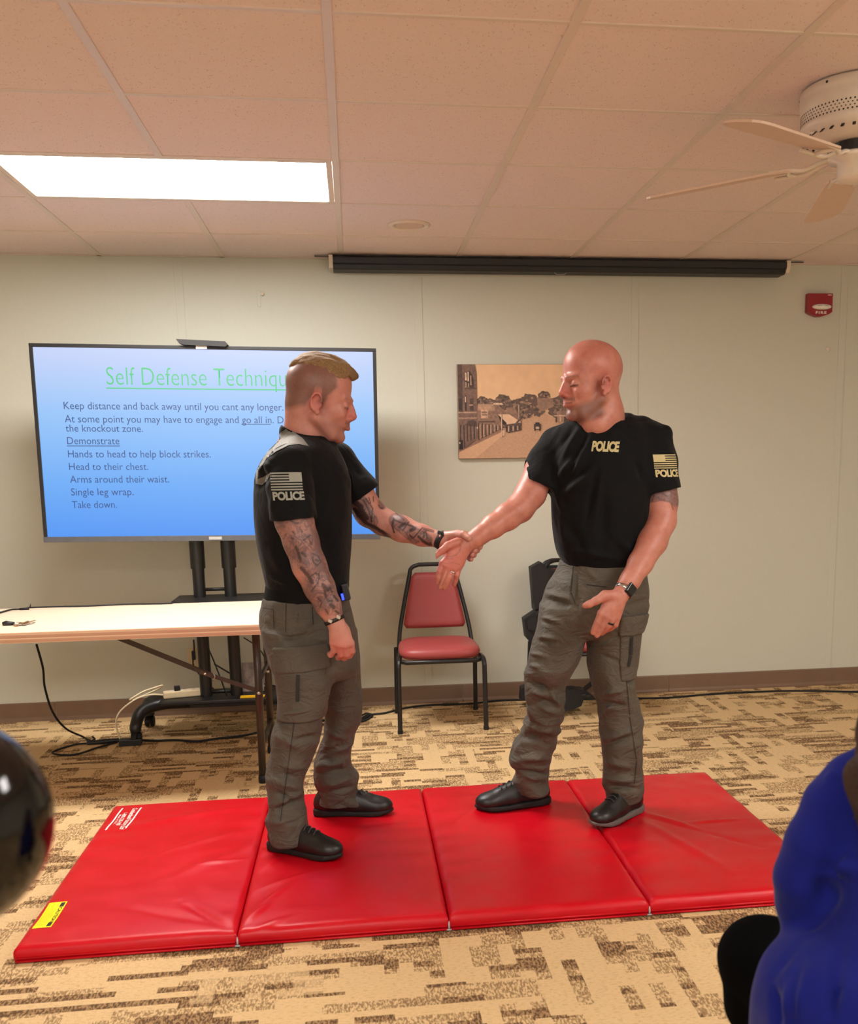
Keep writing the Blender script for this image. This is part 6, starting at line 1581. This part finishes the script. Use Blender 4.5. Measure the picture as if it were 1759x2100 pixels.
    def px2(p): q = (p - V(0, 0, CAM_Z)) @ CM.T; return F_PX * q[:, 0] / q[:, 2] + CX, F_PX * q[:, 1] / q[:, 2] + CY
    def strokes(p, L, ylo, yhi):
        u, v = px2(p); m = np.zeros(len(p))
        for pts, w_ in L:
            for (a, b), (c, d) in zip(pts[:-1], pts[1:]):
                dx, dy = c - a, d - b; t = np.clip(((u - a) * dx + (v - b) * dy) / (dx * dx + dy * dy + 1e-6), 0, 1); m = np.maximum(m, np.clip((w_ - np.hypot(u - a - t * dx, v - b - t * dy)) / 1.2 + .5, 0, 1))
        return m * (p[:, 1] > ylo) * (p[:, 1] < yhi)
    def ink(p):
        u, v = px2(p); edge = np.interp(u, [1315, 1335, 1355, 1372, 1382], [1042, 1030, 1026, 1030, 1040]); return np.clip((edge - v) / 3, 0, 1) * (u > 1308) * (v > 960) * (p[:, 1] < 3.6) * 1.0
    tl = [([(1316, 1040), (1335, 1030), (1356, 1026), (1374, 1030)], 1.2), ([(1358, 1012), (1368, 1018)], 1.5), ([(1376, 1032), (1380, 1044)], 1.4), ([(1340, 1015), (1337, 1028)], 1.2), ([(1350, 1020), (1352, 1026), (1362, 1026)], 1.6)]
    ey = [([(1175, 784), (1181, 789), (1187, 787)], 1.9), ([(1164, 779), (1170, 775), (1180, 775), (1188, 779)], 1.0)]
    palm = [([(942, 1112), (944, 1122), (942, 1131), (935, 1138), (924, 1142), (912, 1142), (906, 1140)], .8), ([(905, 1144), (918, 1146), (930, 1146)], .6), ([(902, 1152), (916, 1156), (930, 1154), (942, 1158)], .6), ([(908, 1158), (909, 1168), (904, 1186), (900, 1197)], .8), ([(918, 1166), (916, 1178), (910, 1194), (906, 1202)], .8), ([(930, 1168), (928, 1180), (922, 1196)], .7), ([(957, 1104), (962, 1112), (965, 1124)], .5), ([(899, 1166), (905, 1169)], .6), ([(896, 1176), (903, 1177)], .5), ([(911, 1176), (918, 1178)], .5), ([(921, 1178), (928, 1180)], .5)]
    def dark(p):
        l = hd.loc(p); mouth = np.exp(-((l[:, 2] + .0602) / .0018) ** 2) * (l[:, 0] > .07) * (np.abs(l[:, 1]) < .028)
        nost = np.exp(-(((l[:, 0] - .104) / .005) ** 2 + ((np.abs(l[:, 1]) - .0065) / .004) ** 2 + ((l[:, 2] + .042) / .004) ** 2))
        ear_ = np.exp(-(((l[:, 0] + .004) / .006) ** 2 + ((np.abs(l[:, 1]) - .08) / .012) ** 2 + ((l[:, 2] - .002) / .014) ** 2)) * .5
        return np.clip(strokes(p, tl, 3.3, 3.6) * .6 + lash(l, .0026) + browline(l) * .35 + strokes(p, palm, 3.3, 3.45) * .42 + mouth * .6 + nost * .8 + ear_, 0, 1)
    def stub(p):
        l = hd.loc(p); jaw = np.clip((-.032 - .35 * np.clip(l[:, 0], 0, .1) - l[:, 2]) / .022, 0, 1) * np.clip((l[:, 0] + .022) / .022, 0, 1)
        sb = np.exp(-((l[:, 0] - .016) / .012) ** 2) * np.clip((.028 - l[:, 2]) / .025, 0, 1) * (l[:, 2] > -.09) * (np.abs(l[:, 1]) > .04)
        mu = np.exp(-(((l[:, 2] + .0495) / .006) ** 2)) * (l[:, 0] > .075) * (np.abs(l[:, 1]) < .034)
        lip = np.exp(-(((l[:, 2] + .0605) / .007) ** 2)) * (l[:, 0] > .083) * (np.abs(l[:, 1]) < .024)
        ins = np.clip((.118 - np.linalg.norm(l - V(0.02, 0, -.02), axis=1)) / .012, 0, 1)
        return np.clip((np.maximum(np.maximum(jaw * .85, sb * .6), mu * .8) - lip * .8) * ins, 0, .85)
    def red(p):
        l = hd.loc(p); n_ = np.exp(-(np.linalg.norm(l - V(.11, 0, -.03), axis=1) / .03) ** 2) + np.exp(-(np.linalg.norm(l - V(-.01, .08, 0), axis=1) / .03) ** 2)
        hnd = np.exp(-(np.linalg.norm(p - G_(920, 1150, 3.4), axis=1) / .06) ** 2)
        return np.clip(n_ + hnd + .25 * (l[:, 2] > .03) * (np.linalg.norm(l, axis=1) < .2), 0, 1)
    body = sdf_obj('person', f, M['skin_b'], None, attrs=dict(ink=ink, inkbase=ink, dark=dark, stub=stub, fuzz=lambda p: np.zeros(len(p)), red=red))
    tagp(body, 'bald man with stubble in black tee and cargo trousers, wrist held, facing left', 'person')
    # ---------------- shirt: torso turned three-quarters
    s = Field((.60, 3.26, .88), (1.22, 3.90, 1.60), .0042)
    rows = [(845, 1205, 1285, 3.585, .075), (862, 1172, 1312, 3.58, .095), (880, 1148, 1338, ty, .115), (905, 1135, 1350, ty, .135), (940, 1130, 1350, ty, .150), (980, 1130, 1345, ty, .158), (1020, 1132, 1336, ty, .160), (1060, 1133, 1330, ty, .160), (1100, 1136, 1326, ty, .158), (1130, 1141, 1322, ty, .155), (1150, 1150, 1320, ty, .150), (1160, 1156, 1316, ty, .142)]
    s.loft(sec(rows), k=.02, e=2.3, cap=.01)
    s.cone(P(1243, 862, 3.56), P(1238, 868, 3.54), .074, .074, .015)
    def plane(c, n_):
        c = np.array(c); n_ = np.array(n_, float); n_ /= np.linalg.norm(n_)
        return lambda X, Y, Z: -((X - c[0]) * n_[0] + (Y - c[1]) * n_[1] + (Z - c[2]) * n_[2])
    n1 = like(s); n1.chain(pj([(1168, 890, 3.60), (1143, 912, 3.615), (1121, 948, 3.595), (1100, 990, 3.565), (1088, 1015, 3.55)]), [.045, .060, .064, .067, .068], .03)
    c1 = np.array(P(1101, 996, 3.56)); n1.op(plane(c1, (-.35, -.12, -.92)), c1 - .2, c1 + .2, .003, 's')
    n1.chain(pj([(1104, 980, 3.575), (1080, 1035, 3.54)]), [.058, .058], .002, 's'); join(s, n1, .022)
    n2 = like(s); n2.chain(pj([(1315, 880, 3.56), (1338, 905, 3.535), (1348, 950, 3.52), (1353, 1003, 3.505), (1355, 1030, 3.5)]), [.048, .062, .069, .0695, .0695], .03)
    c2 = np.array(P(1352, 1008, 3.50)); n2.op(plane(c2, (.13, -.05, -1)), c2 - .2, c2 + .2, .003, 's')
    n2.chain(pj([(1352, 985, 3.512), (1355, 1035, 3.495)]), [.063, .063], .002, 's'); join(s, n2, .022)
    s.chain([np.array(P(1243, 868, 3.545)), np.array(P(1250, 800, 3.54))], [.066, .110], .004, 's')
    s.chain([np.array(P(1215, 868, 3.50)), np.array(P(1200, 820, 3.45))], [.040, .06], .006, 's')
    rd = Ridges(33, 12, 10, 26, (1.3, 1, .6))
    wl = Waves(31, 12, 12, 32, (1, 1, .5)); ws = Waves(32, 10, 40, 90, (1, 1, .6))
    cr = creases([(1195, 868, 1150, 950, .010, .006), (1182, 868, 1138, 930, .009, -.005), (1205, 880, 1160, 985, .010, -.007), (1215, 890, 1170, 990, .009, .006), (1140, 985, 1190, 930, .012, .008), (1148, 1005, 1215, 945, .010, -.007), (1150, 1020, 1220, 965, .012, .007), (1135, 1000, 1160, 1060, .012, .006), (1235, 960, 1215, 1090, .010, .006), (1222, 965, 1200, 1080, .010, -.005), (1150, 1060, 1165, 1130, .014, .006), (1170, 1080, 1200, 1140, .014, -.005), (1240, 900, 1262, 880, .008, .003), (1270, 890, 1310, 900, .012, -.005), (1300, 940, 1325, 1000, .012, -.006), (1160, 870, 1130, 900, .012, .004), (1360, 860, 1382, 900, .010, .005), (1240, 1000, 1235, 1120, .02, -.006), (1260, 1100, 1300, 1140, .014, .006), (1180, 1130, 1260, 1145, .010, .006)], 3.44)
    shirt = sdf_obj('tshirt', s, M['tee'], body, disp=lambda p, n: .004 * wl(p) + .0012 * ws(p) + .006 * rd(p) + cr(p, n))
    bvh = BVHTree.FromObject(shirt, _dg())
    tw = lambda u, v: (P(u, v, 3.3) - Vector((0, 0, CAM_Z))).normalized()
    A, B = P(1212, 926, 3.40), P(1271, 926, 3.40)
    decal('chest_lettering', bm_text('POLICE', (B - A).length, .036, .05, .22, space=.95), bvh, M['print_gold'], shirt, A, (1, 0, -.04), (0, 0, 1), tw(1240, 915))
    A, B = P(1351, 961, 3.42), P(1412, 961, 3.42); Cc = P(1351, 932, 3.42); w_, h_ = .092, (Cc - A).length
    td = Vector((-.30, .95, 0)).normalized(); xd = Vector((.95, .30, 0))
    def wrapped(name, bm): return decal(name, bm, bvh, M['print_gold'], shirt, A + td * -.0, xd, (-.05, 0, 1), td)
    wrapped('flag_print', bm_rects(flag_rects(w_, h_, False)))
    bt = bm_text('POLICE', w_, h_ * .55, .05, space=.95)
    for v in bt.verts: v.co.y -= h_ * .62; v.co.x += .002
    wrapped('sleeve_lettering', bt)
    # ---------------- trousers
    p_ = Field((.40, 3.26, .07), (1.20, 3.86, 1.0), .0045)
    p_.loft(sec([(1142, 1150, 1316, ty, .142), (1160, 1146, 1320, ty, .146), (1193, 1127, 1328, ty, .155), (1225, 1114, 1328, ty, .16), (1250, 1108, 1322, ty, .155), (1280, 1110, 1312, ty, .14), (1305, 1130, 1290, ty, .11)]), k=.02, e=2.2, cap=.02)
    rr = [(1240, 1108, 1200, 3.56, .115), (1286, 1098, 1202, 3.555, .112), (1332, 1088, 1196, 3.55, .108), (1355, 1082, 1186, 3.548, .105), (1379, 1076, 1172, 3.545, .10), (1409, 1074, 1157, 3.55, .095), (1440, 1078, 1155, 3.57, .088), (1471, 1076, 1151, 3.60, .084), (1502, 1067, 1149, 3.625, .082), (1533, 1052, 1138, 3.645, .082), (1558, 1047, 1130, 3.66, .082), (1583, 1053, 1125, 3.67, .078), (1606, 1052, 1125, 3.68, .078), (1622, 1060, 1122, 3.685, .075)]
    p_.loft(sec(rr), k=.02, e=2.1, cap=.006)
    rl = [(1240, 1205, 1326, 3.56, .12), (1286, 1205, 1312, 3.555, .115), (1332, 1206, 1306, 3.55, .11), (1360, 1208, 1303, 3.545, .106), (1379, 1212, 1299, 3.54, .103), (1409, 1219, 1300, 3.535, .096), (1440, 1225, 1304, 3.53, .092), (1471, 1229, 1310, 3.53, .090), (1502, 1233, 1313, 3.53, .088), (1533, 1237, 1315, 3.53, .084), (1560, 1238, 1315, 3.53, .082), (1580, 1239, 1315, 3.53, .080), (1598, 1238, 1318, 3.53, .080), (1611, 1237, 1319, 3.53, .082), (1630, 1243, 1313, 3.53, .078), (1640, 1245, 1311, 3.53, .076)]
    p_.loft(sec(rl), k=.02, e=2.1, cap=.006)
    p_.loft(sec([(1606, 1066, 1116, 3.685, .062), (1640, 1066, 1116, 3.685, .062)]), k=.002, mode='s', cap=.001)
    p_.loft(sec([(1626, 1252, 1305, 3.53, .064), (1655, 1252, 1305, 3.53, .064)]), k=.002, mode='s', cap=.001)
    rd2 = Ridges(43, 12, 14, 34, (1, 1, 1.7)); rd3 = Ridges(45, 12, 34, 70, (1, 1, 1.5))
    wl2 = Waves(41, 14, 14, 40, (1, 1, 1.4)); ws2 = Waves(42, 14, 45, 110, (1, 1, 1.5))
    cr2 = creases([(1100, 1305, 1150, 1312, .008, .006), (1098, 1314, 1145, 1320, .007, -.004), (1106, 1264, 1150, 1276, .007, .006), (1105, 1272, 1140, 1282, .006, -.004), (1086, 1340, 1120, 1346, .007, .006), (1084, 1364, 1112, 1370, .007, .006), (1110, 1225, 1180, 1245, .010, -.006), (1112, 1216, 1170, 1230, .010, .005),
                   (1076, 1400, 1130, 1425, .014, -.010), (1080, 1412, 1120, 1440, .014, .009), (1080, 1445, 1150, 1450, .010, -.007), (1085, 1490, 1148, 1500, .014, .009), (1060, 1505, 1110, 1520, .012, -.009), (1060, 1560, 1125, 1548, .014, .011), (1055, 1578, 1120, 1590, .008, -.010), (1075, 1585, 1105, 1602, .008, .007), (1130, 1420, 1155, 1460, .01, .006),
                   (1173, 1165, 1168, 1240, .008, .005), (1182, 1170, 1178, 1230, .008, -.005), (1190, 1160, 1240, 1200, .012, .004), (1200, 1210, 1188, 1280, .008, .006),
                   (1225, 1440, 1290, 1450, .010, -.008), (1230, 1425, 1285, 1410, .010, .007), (1235, 1530, 1300, 1512, .010, -.010), (1240, 1516, 1300, 1500, .010, .007), (1240, 1612, 1310, 1618, .008, -.010), (1242, 1598, 1305, 1600, .010, .008), (1240, 1560, 1300, 1575, .012, .006), (1225, 1330, 1260, 1310, .008, .005), (1225, 1340, 1280, 1362, .008, -.004), (1230, 1470, 1260, 1440, .010, .006), (1290, 1390, 1296, 1405, .01, -.007)], 3.45)
    trousers = sdf_obj('cargo_trousers', p_, M['pants_b'], body, disp=lambda p, n: (.005 * wl2(p) + .002 * ws2(p) + .020 * rd2(p) + .007 * rd3(p)) * np.clip((.8 - p[:, 2]) / .35, .3, 1) + cr2(p, n))
    c = np.array(P(1290, 1345, 3.47)); fl_ = np.array(P(1292, 1282, 3.45)); Ry = ortho((.9, .35, 0), (.02, 0, 1))
    cargo(trousers, p_, [((c[0], 3.50, c[2]), (.062, .10, .085), Ry, .006, 'cargo_pocket'), ((fl_[0], 3.50, fl_[2]), (.068, .11, .036), Ry, .012, 'pocket_flap')], M['pants_b'])
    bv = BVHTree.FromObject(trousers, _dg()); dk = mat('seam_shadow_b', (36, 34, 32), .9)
    def strip(name, pts, w_, lift, m=dk):
        for (a, b), (c_, d_) in zip(pts[:-1], pts[1:]):
            A, B = P(a, b, 3.3), P(c_, d_, 3.3); d = B - A; x = d.normalized(); y = Vector((0, 1, 0)).cross(x).normalized(); decal(name, bm_rects([(0, -w_ / 2, d.length, w_ / 2)]), bv, m, trousers, A, x, y, (A - Vector((0, 0, CAM_Z))).normalized(), lift)
    strip('knife_pocket_slit', [(1294, 1306), (1292, 1345), (1287, 1368)], .009, .009); strip('side_seam', [(1284, 1390), (1291, 1470), (1305, 1560), (1300, 1610)], .0022, .002)
    strip('slash_pocket_seam', [(1202, 1199), (1245, 1204)], .003, .002); strip('fly_seam', [(1176, 1160), (1170, 1215), (1180, 1238)], .003, .002)
    # black waistband edge / belt under the shirt hem
    bf = Field((.62, 3.36, .93), (1.10, 3.80, 1.02), .005); bf.loft(sec([(1143, 1155, 1312, ty, .140), (1166, 1152, 1316, ty, .1435)]), k=.005, e=2.2, cap=.004); sdf_obj('belt', bf, M['belt'], body)
    # watch with steel band, rings
    ax = Vector(W - AL[-2]).normalized(); c = np.array(P(1279, 1211, 3.318)); wb = band('steel_watch_band', c, ax, .0305, .019, .0035, M['chrome'], body)
    R_ = ortho(np.array(frame_of(ax)[0]), np.array(ax)); n_ = Vector((.42, -.86, .15)).normalized(); xx = ax.cross(n_).normalized(); n2 = xx.cross(ax).normalized()
    Rw = Matrix((xx, ax, n2)).transposed()
    pc = Vector(c) + n2 * .0345
    bm = BM(); box(bm, pc, (.034, .040, .011), Rw); wc = obj('watch_case', bm, M['black_plastic'], wb, bevel=.004, seg=3)
    bm = BM(); box(bm, pc + n2 * .0055, (.029, .035, .003), Rw); obj('watch_face', bm, M['watch_glass'], wc, bevel=.0012)
    r0, r1 = k0[2], chains[2][0][0]; band('dark_ring', r0 + (r1 - r0) * .62, r1 - r0, .0118, .007, .0012, M['black_print'], body, 24)
    r0, r1 = k1[2], ch[2][0][0]; band('silver_ring', r0 + (r1 - r0) * .45, r1 - r0, .0118, .004, .001, M['chrome'], body, 24)
    shoe(body, (.700, 3.700), (.408, 3.650), ZM, style='hiker', wid=.050, hgt=.105)
    shoe(body, (1.020, 3.560), (.802, 3.385), ZM, style='hiker', sole='sole_grey', wid=.050, hgt=.105)
    return body
officer_right()

# ------------------------------------------------------------------ seated spectator in a blue cardigan, seen from behind
def spectator():
    Q = lambda u, v, y: np.array(P(u, v, y))
    hip = V(.93, 1.46, .53); sh = Q(1800, 1600, 1.58)
    f = Field((.40, .95, .03), (1.30, 2.05, 1.34), .008)
    Hd = Head(Q(1900, 1490, 1.70), (-.30, .93, -.35), (0, .3, 1), .98, top=.13); Hd.build(f)
    f.chain([Hd.o + V(.0, -.05, -.06), sh + V(.06, .02, .0)], [.052, .06], .02)
    f.chain([sh + V(.06, .0, -.06), V(.93, 1.50, .70), hip], [.085, .09, .10], .04)
    AL = [Q(1725, 1620, 1.58), Q(1672, 1740, 1.56), Q(1660, 1850, 1.58)]
    kn = Q(1568, 1968, 1.74); kn2 = V(1.06, 1.90, .50); ft = V(kn[0] + .02, 1.76, .06)
    f.chain([hip + V(-.06, .02, -.02), kn], [.065, .05], .03); f.chain([kn, Q(1570, 2160, 1.74), ft], [.045, .04, .033], .02)
    f.chain([hip + V(.08, .02, -.02), kn2], [.065, .05], .03); f.chain([kn2, V(1.08, 1.86, .06)], [.045, .033], .02)
    f.chain([AL[0], AL[1], AL[2]], [.04, .036, .034], .02); f.chain([AL[2], AL[2] + V(.09, .14, .02), AL[2] + V(.16, .22, .03)], [.032, .027, .024], .01)
    body = sdf_obj('person', f, M['skin_c'], None, attrs=dict(ink=lambda p: p[:, 0] * 0, red=lambda p: p[:, 0] * 0))
    tagp(body, 'seated person in royal blue cardigan and black trousers at lower right, seen from behind', 'person')
    t = Field((.40, 1.20, .06), (1.26, 2.06, .76), .006)
    t.chain([hip + V(-.05, .0, -.0), Q(1625, 2000, 1.68), kn], [.11, .088, .080], .03)
    t.chain([kn, Q(1562, 2060, 1.74), Q(1585, 2130, 1.74), ft + V(0, 0, .06)], [.078, .062, .052, .045], .03)
    t.chain([hip + V(.08, .02, 0), kn2], [.105, .08], .03); t.chain([kn2, V(1.08, 1.86, .12)], [.072, .048], .03)
    w1 = Waves(51, 12, 14, 40)
    sdf_obj('trousers', t, clothmat('black_leggings', (4, 4, 5), .95, sheen=0, spec=.05), body, disp=lambda p, n: .003 * w1(p))
    for q, dx in ((ft, -.06), (V(1.08, 1.86, .06), -.02)): shoe(body, (q[0] - dx * .3, q[1] - .05), (q[0] + dx, q[1] + .19), .001, wid=.040)
    c = Field((.52, 1.12, .26), (1.30, 1.90, 1.06), .005)
    c.chain([Q(1815, 1612, 1.60), Q(1752, 1612, 1.58), Q(1712, 1655, 1.57), Q(1682, 1735, 1.565), Q(1662, 1800, 1.57), Q(1662, 1852, 1.58)], [.052, .050, .052, .058, .058, .052], .02)
    c.chain([Q(1655, 1856, 1.58), Q(1715, 1885, 1.70), Q(1775, 1870, 1.80)], [.050, .044, .036], .02)
    c.chain([sh + V(.09, .02, -.06), V(.955, 1.54, .78), V(.94, 1.50, .66)], [.085, .12, .135], .04)
    xs = lambda u, v, y: Q(u, v, y)[0]
    rows = [(.78, .94, 1.52, .13, .12), (.66, .93, 1.50, .15, .14)]
    for v, ul in ((1925, 1690), (1960, 1620), (2000, 1572), (2050, 1552), (2100, 1547), (2180, 1548), (2260, 1555)):
        q = Q(ul, v, 1.46); half = (1.20 - q[0]) / 2; rows.append((q[2], q[0] + half, 1.45, half, .17))
    c.loft(rows, k=.03, e=2.4, cap=.01)
    w2 = Waves(52, 12, 10, 26, (1, 1, .4)); w3 = Waves(53, 10, 60, 120, (1, 1, .25)); rd = Ridges(55, 12, 10, 22, (1.2, 1, .7))
    cr = creases([(1700, 1890, 1640, 1925, .008, -.016), (1640, 1925, 1580, 2005, .008, -.016), (1580, 2005, 1595, 2110, .007, -.016), (1720, 1800, 1765, 1760, .02, .016), (1700, 1570, 1690, 1600, .01, .006), (1700, 1790, 1690, 1880, .02, -.010), (1660, 1940, 1640, 2110, .010, .010), (1720, 1930, 1700, 2110, .012, -.010), (1620, 1990, 1615, 2100, .010, .008)], 1.40)
    m = clothmat('royal_blue_knit', (14, 21, 96), .9, weave=700, sheen=.08, spec=.15, var=.08)
    sdf_obj('cardigan', c, m, body, disp=lambda p, n: .003 * w2(p) + .0008 * w3(p) + .005 * rd(p) + cr(p, n))
    h = Field((.70, 1.22, .72), (1.36, 1.98, 1.46), .0055)
    for cc, r in (((-.02, 0, .055), (.108, .092, .10)), ((-.05, 0, 0), (.09, .095, .11))): h.ell(Hd.w2(cc), np.array(r) * Hd.sc, Hd.R, .02)
    for (u0, v0, u1, v1, u2, v2, y, r) in ((1800, 1500, 1778, 1600, 1770, 1690, 1.44, .030), (1790, 1520, 1762, 1610, 1752, 1680, 1.47, .020), (1820, 1500, 1800, 1640, 1790, 1740, 1.44, .034), (1850, 1500, 1850, 1640, 1850, 1740, 1.44, .044)):
        h.chain([Hd.w2((-.02, .04, .03)), Q(u0, v0, y + .06), Q(u1, v1, y), Q(u2, v2, y + .02)], [.05, r * 1.1, r, r * .35], .02)
    hw = Waves(54, 16, 50, 150, (1.2, 1.2, .3))
    sdf_obj('hair', h, M['hair_brown'], body, disp=lambda p, n: .007 * hw(p))
    return body
spectator()
